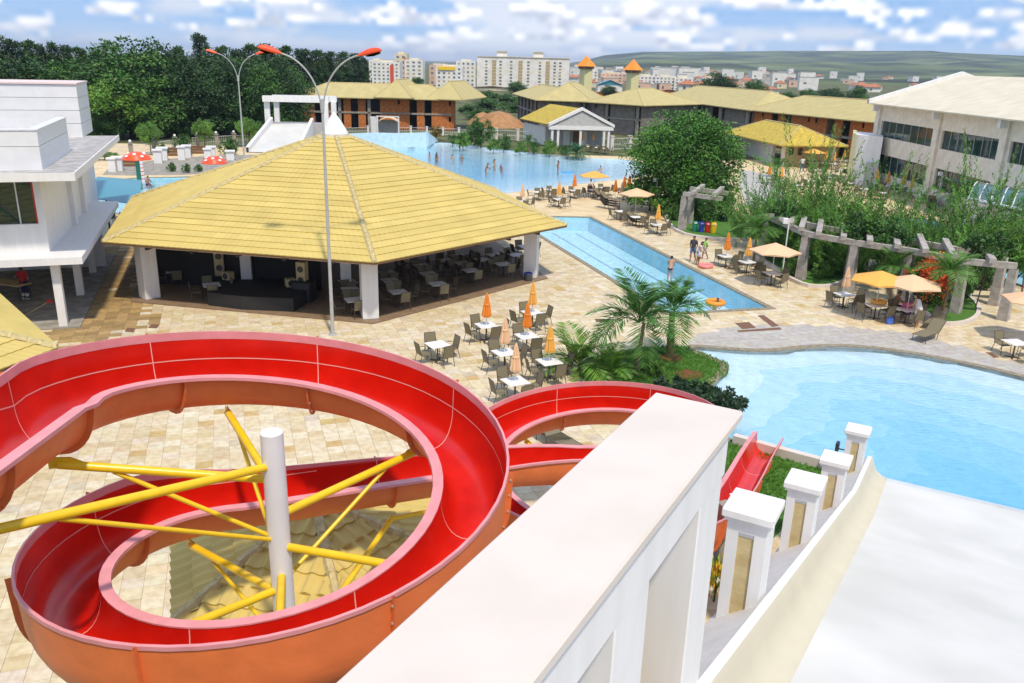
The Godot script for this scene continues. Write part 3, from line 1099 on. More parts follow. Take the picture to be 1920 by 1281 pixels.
	var fl := thing("floodlight", "small dark square floodlight on the side of last pier", "floodlight", uw(25.25, -2.40, 1.05), yaw)
	var fm := MB.new()
	fm.box(Vector3(-0.08, 0, 0), Vector3(0.10, 0.30, 0.24), 0.0, 0.01)
	put("housing", fm, M.dark_metal, fl)
	fm = MB.new()
	fm.tube([Vector3(0.16, -0.05, 0), Vector3(-0.05, -0.05, 0)], 0.02)
	put("bracket", fm, M.dark_metal, fl)

# ---------------------------------------------------------------- hexagonal roofs
func hex_corner(k: int, r: float, a0: float, y: float) -> Vector3:
	var a := a0 + k * PI / 3.0
	return Vector3(cos(a) * r, y, sin(a) * r)

func hex_roof(t: Node3D, r: float, he: float, ha: float, a0: float, rows: int, tiles: bool) -> void:
	var apex := Vector3(0, ha, 0)
	var tile: ArrayMesh
	for f in 6:
		var p0 := hex_corner(f, r, a0, he)
		var p1 := hex_corner(f + 1, r, a0, he)
		var x := (p1 - p0).normalized()
		var up := (apex - (p0 + p1) / 2.0)
		var len := up.length()
		up /= len
		var nn := x.cross(up)
		if nn.y < 0: nn = -nn
		var side := p0.distance_to(p1)
		var mid := (p0 + p1) / 2.0
		var step := len / rows
		var face := Node3D.new()
		face.name = "roof_face"
		t.add_child(face, true)
		# boarding below the tiles
		var brd := MB.new()
		brd.tri(p0 - Vector3.UP * 0.10, p1 - Vector3.UP * 0.10, apex - Vector3.UP * 0.10)
		brd.tri(p0 - Vector3.UP * 0.02, p1 - Vector3.UP * 0.02, apex - Vector3.UP * 0.02)
		brd.quad(p0 - Vector3.UP * 0.10, p1 - Vector3.UP * 0.10, p1 - Vector3.UP * 0.02, p0 - Vector3.UP * 0.02)
		put("boarding", brd, M.wood, face)
		for j in rows:
			var s0 := float(j) / rows
			var s1 := minf(1.0, float(j + 1) / rows + 0.06 / step / rows)
			var h0 := side / 2.0 * (1.0 - s0)
			var h1 := side / 2.0 * (1.0 - s1)
			if tiles:
				if tile == null:
					tile = one_tile(0.30, step * 1.12)
				var n := maxi(1, int(2.0 * h0 / 0.30))
				for i in n:
					var xx := (i - (n - 1) / 2.0) * 0.30
					var reach := side / 2.0 * (1.0 - (j + 0.75) / rows) + 0.12
					if absf(xx) > reach: continue
					var o := put("tile", tile, [M.roof_yellow, M.roof_tile2, M.roof_tile3][R.randi() % 3], face)
					o.transform = Transform3D(Basis(x, nn, x.cross(nn)), mid + x * xx + up * (j * step) + nn * R.randf_range(0.0, 0.006))
					if (o.transform.basis.z).dot(up) > 0: o.transform.basis = Basis(-x, nn, -o.transform.basis.z)
				continue
			var m := MB.new()
			var n := maxi(2, int(2.0 * h0 / 0.075))
			var wob := R.randf_range(-0.006, 0.006)
			for i in n:
				var q := []
				for fr in [float(i) / n, float(i + 1) / n]:
					var x0 := lerpf(-h0, h0, fr)
					var x1 := lerpf(-h1, h1, fr)
					var w0 := 0.009 * sin(x0 * TAU / 0.30)
					var w1 := 0.009 * sin(x1 * TAU / 0.30)
					var b0 := mid + up * (s0 * len - 0.02) + x * x0
					q.append(b0 + nn * 0.005)
					q.append(b0 + nn * (0.058 + w0 + wob))
					q.append(mid + up * (s1 * len) + x * x1 + nn * (0.018 + w1))
				m.quad(q[0], q[3], q[4], q[1])
				m.quad(q[1], q[4], q[5], q[2])
			put("tile_course", m, [M.roof_yellow, M.roof_tile2, M.roof_tile3][R.randi() % 3], face)
	for f in 6:
		var p := hex_corner(f, r, a0, he)
		var m := MB.new()
		var w := 0.14 if r > 5 else 0.10
		var d := (apex - p).normalized()
		var s := d.cross(Vector3.UP).normalized()
		var lift := Vector3.UP
		var cnt := int(p.distance_to(apex) / 0.42)
		for k in cnt:
			var a := p.lerp(apex, float(k) / cnt) + lift * 0.10
			var b := p.lerp(apex, (k + 1.08) / cnt) + lift * 0.075
			m.quad(a - s * w - lift * 0.06, a - s * w * 0.5 + lift * 0.045, b - s * w * 0.5 + lift * 0.045, b - s * w - lift * 0.06)
			m.quad(a - s * w * 0.5 + lift * 0.045, a + s * w * 0.5 + lift * 0.045, b + s * w * 0.5 + lift * 0.045, b - s * w * 0.5 + lift * 0.045)
			m.quad(a + s * w * 0.5 + lift * 0.045, a + s * w - lift * 0.06, b + s * w - lift * 0.06, b + s * w * 0.5 + lift * 0.045)
			m.quad(a - s * w - lift * 0.06, a + s * w - lift * 0.06, a + s * w * 0.5 + lift * 0.045, a - s * w * 0.5 + lift * 0.045)
		put("hip_ridge", m, M.roof_ridge, t).set_meta("kind", "stuff")

func one_tile(w: float, l: float) -> ArrayMesh:
	# an S-shaped roof tile: x across, y out, -z up the slope
	var m := MB.new()
	var n := 7
	for i in n:
		var q := []
		for f in [float(i) / n, float(i + 1) / n]:
			var xx: float = (f - 0.5) * w
			var hh: float = 0.045 * sin(f * TAU) if f < 0.5 else 0.018 * sin(f * TAU)
			q.append(Vector3(xx, 0.01, 0.0)); q.append(Vector3(xx, 0.075 + hh, 0.0)); q.append(Vector3(xx, 0.022 + hh, -l))
		m.quad(q[0], q[3], q[4], q[1])
		m.quad(q[1], q[4], q[5], q[2])
	return m.mesh()

func make_pavilion() -> void:
	mat("roof_tile2", Color(0.615, 0.48, 0.15), 0.75, "soft", 0.11)
	mat("roof_tile3", Color(0.58, 0.45, 0.135), 0.75, "soft", 0.08)
	var a0 := 0.2034
	var t := thing("pavilion", "large hexagonal open pavilion with yellow tiled roof and white columns", "pavilion", Vector3(-10.73, 0, -50.14))
	hex_roof(t, 14.0, 3.22, 7.9, a0, 25, false)
	var m := MB.new()
	m.lathe([Vector2(0.78, 7.62), Vector2(0.80, 7.8), Vector2(0.72, 7.95), Vector2(0.40, 8.5), Vector2(0.0, 9.05)], 18)
	put("finial", m, M.white_paint, t)
	m = MB.new()
	var poly := PackedVector2Array()
	for k in 6:
		var c := hex_corner(k, 13.0, a0, 0)
		poly.append(Vector2(c.x, c.z))
	m.prism(poly, -0.02, 0.07)
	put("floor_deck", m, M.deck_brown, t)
	for k in 6:
		var c := hex_corner(k, 11.98, a0, 0)
		m = MB.new()
		m.box(Vector3(c.x, 1.60, c.z), Vector3(0.78, 3.06, 0.78), -(a0 + k * PI / 3.0), 0.02)
		put("column", m, M.white_paint, t)
		# ring beam between columns
		var d := hex_corner(k + 1, 11.98, a0, 0)
		var mid := (c + d) / 2.0
		m = MB.new()
		m.box(Vector3(mid.x, 2.93, mid.z), Vector3(c.distance_to(d) - 0.80, 0.46, 0.30), -atan2(d.z - c.z, d.x - c.x))
		put("ring_beam", m, M.white_paint, t)
		for j in 5:
			var f := (j + 0.5) / 5.0
			var e := c.lerp(d, f)
			var o2 := Vector3(mid.x, 0, mid.z).normalized()
			m = MB.new()
			m.obox(Vector3(e.x, 3.02, e.z) + o2 * 0.85, Vector3(0.10, 0.16, 1.4), Basis.looking_at(o2))
			put("rafter_tail", m, M.dark_metal, t)
	# inner columns and the dark backdrop wall behind the stage
	for p in [[-14.28, -43.23], [-8.84, -42.58], [-15.48, -48.65], [-6.96, -49.61]]:
		m = MB.new()
		m.box(Vector3(p[0] + 10.73, 1.9, p[1] + 50.14), Vector3(0.55, 3.8, 0.55), 0.2, 0.01)
		put("inner_column", m, M.white_paint, t)
	var bd := PackedVector2Array([Vector2(-19.28, -43.85), Vector2(-10.42, -43.29), Vector2(-9.58, -44.84), Vector2(-10.15, -47.63), Vector2(-20.73, -47.4)])
	m = MB.new()
	m.xf.origin = Vector3(10.73, 0, 50.14)
	m.prism(PackedVector2Array([bd[0], bd[1], bd[1] + Vector2(0.06, -0.2), bd[0] + Vector2(0.06, -0.2)]), 0.07, 3.5)
	put("backdrop_wall", m, M.stage_black, t)
	# stage
	var sp := PackedVector2Array([Vector2(-15.29, -40.03), Vector2(-13.39, -39.42), Vector2(-10.8, -39.28), Vector2(-10.37, -41.79), Vector2(-11.87, -42.98), Vector2(-15.85, -42.56)])
	var st := thing("stage", "low black covered stage with steps under the pavilion roof", "stage", Vector3(sp[2].x - 2.0, 0, sp[2].y - 0.5))
	m = MB.new()
	m.xf.origin = -st.position
	m.prism(sp, 0.0, 0.75)
	put("platform", m, M.stage_black, st)
	for k in 2:
		var c := Vector3(-13.79, 0, -40.08)
		m = MB.new()
		m.xf.origin = -st.position
		m.box(Vector3(c.x, 0.16 + k * 0.16, c.z - k * 0.3), Vector3(1.0, 0.32 + k * 0.32, 0.3), 0.15)
		put("step", m, M.stage_black, st)
	var ls := [[-15.8, -43.49, 0.25, 1.5], [-15.09, -42.64, -0.4, 0.42], [-10.86, -41.52, -0.2, 1.35], [-11.51, -41.57, 0.5, 0.42]]
	var names := ["tall cream loudspeaker with two dark cones at stage left", "small cream monitor wedge tilted on the stage edge", "tall cream loudspeaker with two round cones on black cabinet", "small cream monitor wedge beside the black cabinet"]
	for k in 4:
		var q: Array = ls[k]
		var base := 0.75 if k != 2 else 0.75
		var s := thing("loudspeaker", names[k], "loudspeaker", Vector3(q[0], base, q[1]), q[2])
		m = MB.new()
		m.box(Vector3(0, q[3] / 2.0, 0), Vector3(0.5, q[3], 0.45), 0.0, 0.03)
		put("cabinet", m, M.speaker if M.has("speaker") else mat("speaker", Color(0.55, 0.47, 0.27), 0.6, "soft", 1.0), s)
		for c in (2 if q[3] > 1.0 else 1):
			m = MB.new()
			m.xf = Transform3D(Basis(Vector3.RIGHT, PI / 2.0), Vector3(0, q[3] * (0.72 - c * 0.42) if q[3] > 1.0 else 0.22, 0.226))
			m.lathe([Vector2(0.17, 0.0), Vector2(0.15, 0.012), Vector2(0.05, 0.004), Vector2(0.0, 0.012)], 14)
			put("cone", m, M.dark_metal, s)
	var bc := thing("bass_cabinet", "black bass loudspeaker cabinet standing at the stage corner", "loudspeaker", Vector3(-10.75, 0, -41.36), -0.2)
	m = MB.new()
	m.box(Vector3(0, 0.60, 0), Vector3(1.0, 1.05, 0.8), 0.0, 0.02)
	put("cabinet", m, M.stage_black, bc)
	m = MB.new()
	m.box(Vector3(0, 0.60, 0.41), Vector3(0.86, 0.9, 0.02))
	put("grille", m, M.dark_metal, bc)

func make_kiosks() -> void:
	var t := thing("tiled_kiosk", "small hexagonal kiosk with yellow tiled roof under the spiral slide", "kiosk", Vector3(-3.70, 0, -14.12))
	hex_roof(t, 3.05, 2.9, 3.92, deg_to_rad(8.13), 7, true)
	kiosk_body(t, 2.2, deg_to_rad(8.13), 2.9)
	t = thing("tiled_bar", "wide hexagonal yellow tiled roof at the edge of the left building", "kiosk", Vector3(-23.2, 0, -23.4))
	hex_roof(t, 8.75, 2.9, 5.8, deg_to_rad(-11.3 - 1.0), 16, false)
	kiosk_body(t, 7.6, deg_to_rad(-12.3), 2.9)

func kiosk_body(t: Node3D, r: float, a0: float, h: float) -> void:
	for k in 6:
		var a := hex_corner(k, r, a0, 0)
		var b := hex_corner(k + 1, r, a0, 0)
		var m := MB.new()
		m.box(Vector3(a.x, h / 2.0, a.z), Vector3(0.22, h, 0.22), -(a0 + k * PI / 3.0))
		put("column", m, M.white_paint, t)
		var mid := (a + b) / 2.0
		m = MB.new()
		m.box(Vector3(mid.x, 0.5, mid.z), Vector3(a.distance_to(b) - 0.26, 1.0, 0.15), -atan2(b.z - a.z, b.x - a.x))
		put("counter", m, M.tan_stone, t)

# ---------------------------------------------------------------- buildings
func LB(a: float, b: float) -> Vector2:
	return Vector2(-19.3, -36.0) + Vector2(0.944, -0.33) * a + Vector2(-0.33, -0.944) * b

func lbox(t: Node3D, called: String, a0: float, a1: float, b0: float, b1: float, y0: float, y1: float, m: Material) -> MeshInstance3D:
	var mb := MB.new()
	mb.xf.origin = -t.position
	mb.prism(PackedVector2Array([LB(a0, b0), LB(a1, b0), LB(a1, b1), LB(a0, b1)]), y0, y1)
	return put(called, mb, m, t)

func make_left_building() -> void:
	var t := thing("white_clubhouse", "white two-storey flat-roofed clubhouse with balcony slab and grey canopy roof", "building", v3(LB(-4, 8)))
	lbox(t, "floor", -16, -0.4, 0.3, 15.8, -0.03, 0.05, M.concrete)
	for b in [0.55, 6.0, 11.0]:
		lbox(t, "column", -1.3, -0.95, b, b + 0.38, 0.05, 3.02, M.white_paint)
	lbox(t, "balcony_slab", -16, 0.12, 0.0, 15.8, 3.02, 3.34, M.white_paint)
	lbox(t, "back_wall", -16, -0.6, 12.5, 12.7, 0.05, 3.02, M.white_paint)
	# upper room with its window
	lbox(t, "wall", -16, -1.35, 1.3, 1.5, 3.34, 4.66, M.white_paint)
	lbox(t, "wall", -16, -1.35, 1.3, 1.5, 6.5, 6.80, M.white_paint)
	lbox(t, "wall", -1.62, -1.35, 1.3, 1.5, 4.66, 6.5, M.white_paint)
	lbox(t, "side_wall", -1.55, -1.35, 1.5, 15.8, 3.34, 6.80, M.white_paint)
	lbox(t, "room_floor", -16, -1.55, 1.5, 15.8, 3.34, 3.36, M.deck_brown)
	lbox(t, "room_back", -16, -1.55, 5.0, 5.1, 3.36, 6.8, M.stage_black)
	var w := lbox(t, "window", -16, -1.62, 1.42, 1.44, 4.66, 6.5, M.tinted_glass)
	for a in [-5.7, -4.0, -2.33]:
		lbox(t, "window_bar", a - 0.025, a + 0.025, 1.37, 1.42, 4.66, 6.5, M.white_metal)
	lbox(t, "window_bar", -1.70, -1.62, 1.37, 1.42, 4.66, 6.5, M.red_paint)
	lbox(t, "window_sill", -16, -1.62, 1.24, 1.3, 4.60, 4.66, M.white_paint)
	for b in [8.0, 11.8]:
		lbox(t, "wall_pier", -1.35, -1.12, b, b + 0.5, 3.34, 6.80, M.white_paint)
	# rear block
	lbox(t, "rear_block", -16, -1.62, 15.8, 20.9, -0.02, 6.80, M.white_paint)
	var rw := lbox(t, "side_window", -1.62, -1.60, 17.0, 19.2, 0.9, 2.7, M.tinted_glass)
	lbox(t, "window_frame", -1.62, -1.58, 19.2, 19.3, 0.9, 2.7, M.wood)
	lbox(t, "canopy_roof", -16, 0.30, -0.35, 18.4, 6.80, 7.03, M.grey_roof if M.has("grey_roof") else mat("grey_roof", Color(0.50, 0.49, 0.50), 0.7, "blotch", 0.2))
	lbox(t, "canopy_fascia", 0.30, 0.36, -0.41, 18.4, 6.74, 7.08, M.white_paint)
	lbox(t, "canopy_fascia", -16, 0.30, -0.41, -0.35, 6.74, 7.08, M.white_paint)
	for k in 24:
		lbox(t, "roof_seam", -1.0, 0.28, 0.2 + k * 0.72, 0.225 + k * 0.72, 7.03, 7.045, M.grey_paint)
	# clad upper volume, panel by panel
	var hs := [7.03, 7.85, 8.62, 9.35, 10.1]
	for k in 4:
		lbox(t, "cladding_panel", -16, -1.55, 17.3, 22.0, hs[k], hs[k + 1] - 0.025, M.white_metal)
	lbox(t, "cladding_core", -15.9, -1.60, 17.35, 21.9, 7.03, 10.0, M.grey_paint)
	lbox(t, "coping", -16.05, -1.50, 17.22, 22.05, 10.1, 10.2, M.pink_trim if M.has("pink_trim") else mat("pink_trim", Color(0.72, 0.58, 0.56), 0.6))
	# roof box with a skylight
	var bs := [7.03, 8.05, 8.72]
	for k in 2:
		lbox(t, "parapet_panel", -16, -1.1, 1.1, 1.22, bs[k], bs[k + 1] - 0.02, M.white_metal)
		lbox(t, "parapet_panel", -1.22, -1.1, 1.22, 9.0, bs[k], bs[k + 1] - 0.02, M.white_metal)
	lbox(t, "parapet_panel", -16, -1.22, 8.9, 9.0, 7.03, 8.70, M.white_metal)
	lbox(t, "parapet_cap", -16, -1.06, 1.06, 1.5, 8.72, 8.77, M.white_metal)
	lbox(t, "parapet_cap", -1.5, -1.06, 1.5, 9.0, 8.72, 8.77, M.white_metal)
	lbox(t, "inner_roof", -16, -1.22, 1.22, 8.9, 8.0, 8.1, M.grey_roof)
	for k in 14:
		lbox(t, "roof_rib", -9.0 + k * 0.52, -8.85 + k * 0.52, 1.5, 8.9, 8.1, 8.16, M.white_metal)
	lbox(t, "skylight", -1.95, -1.5, 3.5, 7.5, 8.3, 8.34, M.tinted_glass)
	# hatch door leaning open
	var d := lbox(t, "door", -2.95, -2.5, 16.9, 16.95, 7.03, 8.1, M.wood)
	lbox(t, "door_frame", -3.02, -2.95, 16.86, 16.98, 7.03, 8.18, M.white_paint)
	lbox(t, "door_frame", -2.5, -2.42, 16.86, 16.98, 7.03, 8.18, M.white_paint)
	# fire extinguisher on the wall, red arched board, awning
	var fe := thing("fire_extinguisher", "red fire extinguisher hanging on the clubhouse wall", "extinguisher", v3(LB(-2.2, 15.68), 1.25))
	var m := MB.new()
	m.lathe([Vector2(0.0, 0.0), Vector2(0.085, 0.01), Vector2(0.09, 0.05), Vector2(0.09, 0.46), Vector2(0.03, 0.55), Vector2(0.03, 0.6)], 12)
	put("cylinder", m, M.red_paint, fe)
	m = MB.new()
	m.box(Vector3(0, 0.63, 0), Vector3(0.16, 0.06, 0.05))
	m.tube([Vector3(0.02, 0.6, 0), Vector3(0.14, 0.55, 0), Vector3(0.13, 0.2, 0)], 0.012, 6)
	put("valve", m, M.dark_metal, fe)
	var rb := thing("red_board", "red round-topped board standing at the clubhouse corner", "board", v3(LB(-1.85, 15.55)), -0.33)
	m = MB.new()
	var arch := []
	for k in 13:
		var a := PI * k / 12.0
		arch.append(Vector2(cos(a) * 0.33, 0.62 + sin(a) * 0.33))
	for k in 12:
		for z in [0.05, -0.05]:
			m.tri(Vector3(0, 0.4, z), Vector3(arch[k].x, arch[k].y, z), Vector3(arch[k + 1].x, arch[k + 1].y, z))
		m.quad(Vector3(arch[k].x, arch[k].y, 0.05), Vector3(arch[k + 1].x, arch[k + 1].y, 0.05), Vector3(arch[k + 1].x, arch[k + 1].y, -0.05), Vector3(arch[k].x, arch[k].y, -0.05))
	m.box(Vector3(0, 0.31, 0), Vector3(0.659, 0.622, 0.098))
	put("panel", m, M.red_paint, rb)
	m = MB.new()
	m.box(Vector3(0, 0.025, 0), Vector3(0.75, 0.05, 0.3))
	put("foot", m, M.dark_metal, rb)
	var aw := thing("blue_awning", "curved teal blue sheet awning beside the clubhouse", "awning", Vector3(-29.12, 0, -58.58))
	m = MB.new()
	m.xf.origin = -aw.position
	var c4 := [Vector3(-28.46, 2.75, -55.37), Vector3(-24.11, 2.75, -53.22), Vector3(-26.98, 2.75, -60.37), Vector3(-30.81, 2.75, -61.61)]
	for k in 8:
		var f0 := k / 8.0
		var f1 := (k + 1) / 8.0
		var q := []
		for f in [f0, f1]:
			var l := sin(f * PI * 0.55) * 0.55
			q.append((c4[0] as Vector3).lerp(c4[3], f) + Vector3.UP * l)
			q.append((c4[1] as Vector3).lerp(c4[2], f) + Vector3.UP * l)
		m.quad(q[0], q[1], q[3], q[2])
		m.quad(q[0] - Vector3.UP * 0.03, q[2] - Vector3.UP * 0.03, q[3] - Vector3.UP * 0.03, q[1] - Vector3.UP * 0.03)
	put("sheet", m, M.teal, aw)
	for p in [c4[0], c4[1], (c4[0] as Vector3).lerp(c4[1], 0.35)]:
		m = MB.new()
		m.xf.origin = -aw.position
		m.tube([Vector3(p.x, 0, p.z), p], 0.06, 8)
		put("post", m, M.wood, aw)

func hip_roof(t: Node3D, a: Vector2, b: Vector2, depth: float, he: float, hr: float, over: float, mt: Material, gable := false) -> void:
	# rectangle a-b along the front, going back by depth; ridge along the long axis
	var d := (b - a).normalized()
	var k := Vector2(d.y, -d.x)
	if k.y > 0: k = -k
	var p := [a - d * over - k * over, b + d * over - k * over, b + d * over + k * (depth + over), a - d * over + k * (depth + over)]
	var w := (depth + over * 2.0) / 2.0
	var r0: Vector2
	var r1: Vector2
	if a.distance_to(b) < depth and not gable:
		# deeper than wide: turn the outline so that the ridge runs front to back
		var hw := (a.distance_to(b) + over * 2.0) / 2.0
		p = [p[1], p[2], p[3], p[0]]
		r0 = (p[0] + p[3]) / 2.0 + k * hw
		r1 = (p[1] + p[2]) / 2.0 - k * hw
	else:
		r0 = (p[0] + p[3]) / 2.0 + d * (0.0 if gable else w)
		r1 = (p[1] + p[2]) / 2.0 - d * (0.0 if gable else w)
	var o := t.position
	var P := []
	for q in p: P.append(v3(q, he) - o)
	var A := v3(r0, hr) - o
	var B := v3(r1, hr) - o
	var faces := [[P[0], P[1], B, A], [P[2], P[3], A, B], [P[1], P[2], B], [P[3], P[0], A]]
	for f in faces:
		var m := MB.new()
		if f.size() == 4:
			m.quad(f[0], f[1], f[2], f[3])
			m.quad(f[3] - Vector3.UP * 0.15, f[2] - Vector3.UP * 0.15, f[1] - Vector3.UP * 0.15, f[0] - Vector3.UP * 0.15)
		else:
			m.tri(f[0], f[1], f[2])
			m.tri(f[2] - Vector3.UP * 0.15, f[1] - Vector3.UP * 0.15, f[0] - Vector3.UP * 0.15)
		m.quad(f[0] - Vector3.UP * 0.15, f[1] - Vector3.UP * 0.15, f[1], f[0])
		put("roof_slope", m, mt, t)
	var m := MB.new()
	m.tube([A, B], 0.12, 6)
	put("ridge", m, M.roof_ridge, t)
	if not gable:
		for e in [[P[0], A], [P[3], A], [P[1], B], [P[2], B]]:
			m = MB.new()
			m.tube(e, 0.09, 6)
			put("hip_ridge", m, M.roof_ridge, t)

func seg_wall(t: Node3D, a: Vector2, b: Vector2, y0: float, y1: float, thick: float, called: String, mt: Material) -> MeshInstance3D:
	var d := (b - a).normalized()
	var k := Vector2(d.y, -d.x)
	if k.y > 0: k = -k
	var m := MB.new()
	m.xf.origin = -t.position
	m.prism(PackedVector2Array([a, b, b + k * thick, a + k * thick]), y0, y1)
	return put(called, m, mt, t)

func hotel(called: String, label: String, a: Vector2, b: Vector2, depth: float, hr: float, bays: String, wall: Material) -> Node3D:
	# two storeys; bays: B wall, O dark opening, W wall with a small window, C column, R railed opening
	var t := thing(called, label, "building", v3((a + b) / 2.0))
	hip_roof(t, a, b, depth, 5.4, hr, 1.2, M.roof_pale)
	var n := bays.length()
	var d := (b - a) / n
	var kk := Vector2(d.y, -d.x).normalized()
	if kk.y > 0: kk = -kk
	seg_wall(t, a + kk * 5.5, b + kk * 5.5, 0.0, 5.4, 0.2, "inner_wall", M.inner_dark if M.has("inner_dark") else mat("inner_dark", Color(0.30, 0.26, 0.22), 0.9, "blotch", 0.2))
	seg_wall(t, a + kk * depth, b + kk * depth, 0.0, 5.4, 0.2, "back_wall", wall)
	seg_wall(t, a - kk * 0.12, b - kk * 0.12, 2.62, 2.92, 5.6, "floor_slab", M.concrete)
	for e in [a, b]:
		var m := MB.new()
		m.xf.origin = -t.position
		var dd := d.normalized() * 0.12
		m.prism(PackedVector2Array([e - dd, e + dd, e + dd + kk * depth, e - dd + kk * depth]), 0.0, 5.4)
		put("end_wall", m, wall, t)
	for i in range(2, n, 3):
		var e := a + d * i
		var m2 := MB.new()
		m2.xf.origin = -t.position
		var dd := d.normalized() * 0.08
		m2.prism(PackedVector2Array([e - dd + kk * 0.2, e + dd + kk * 0.2, e + dd + kk * 5.5, e - dd + kk * 5.5]), 0.0, 5.4)
		put("room_wall", m2, M.inner_dark, t)
	for s in 2:
		var y0 := 0.0 if s == 0 else 2.92
		var y1 := 2.62 if s == 0 else 5.35
		for i in n:
			var p := a + d * i
			var q := a + d * (i + 1)
			var c := bays[i]
			if c == "B" or c == "W":
				if c == "W":
					var m1 := p.lerp(q, 0.38)
					var m2 := p.lerp(q, 0.68)
					seg_wall(t, p, m1, y0, y1, 0.18, "wall_panel", wall)
					seg_wall(t, m2, q, y0, y1, 0.18, "wall_panel", wall)
					seg_wall(t, m1, m2, y0, y0 + 1.45, 0.18, "wall_panel", wall)
					seg_wall(t, m1, m2, y1 - 0.25, y1, 0.18, "wall_panel", wall)
				else:
					seg_wall(t, p, q, y0, y1, 0.18, "wall_panel", wall)
			elif c == "R":
				seg_wall(t, p.lerp(q, 0.15), p.lerp(q, 0.22), y0, y0 + 1.9, 0.06, "frame_post", M.white_paint)
				seg_wall(t, p.lerp(q, 0.8), p.lerp(q, 0.87), y0, y0 + 1.9, 0.06, "frame_post", M.white_paint)
				seg_wall(t, p.lerp(q, 0.22), p.lerp(q, 0.8), y0 + 1.0, y0 + 1.08, 0.06, "frame_rail", M.white_paint)
				seg_wall(t, p.lerp(q, 0.22), p.lerp(q, 0.8), y0 + 1.82, y0 + 1.9, 0.06, "frame_rail", M.white_paint)
			elif c == "C":
				seg_wall(t, p.lerp(q, 0.3) - kk * 0.3, p.lerp(q, 0.7) - kk * 0.3, y0, y1, 0.3, "post", M.concrete)
	return t

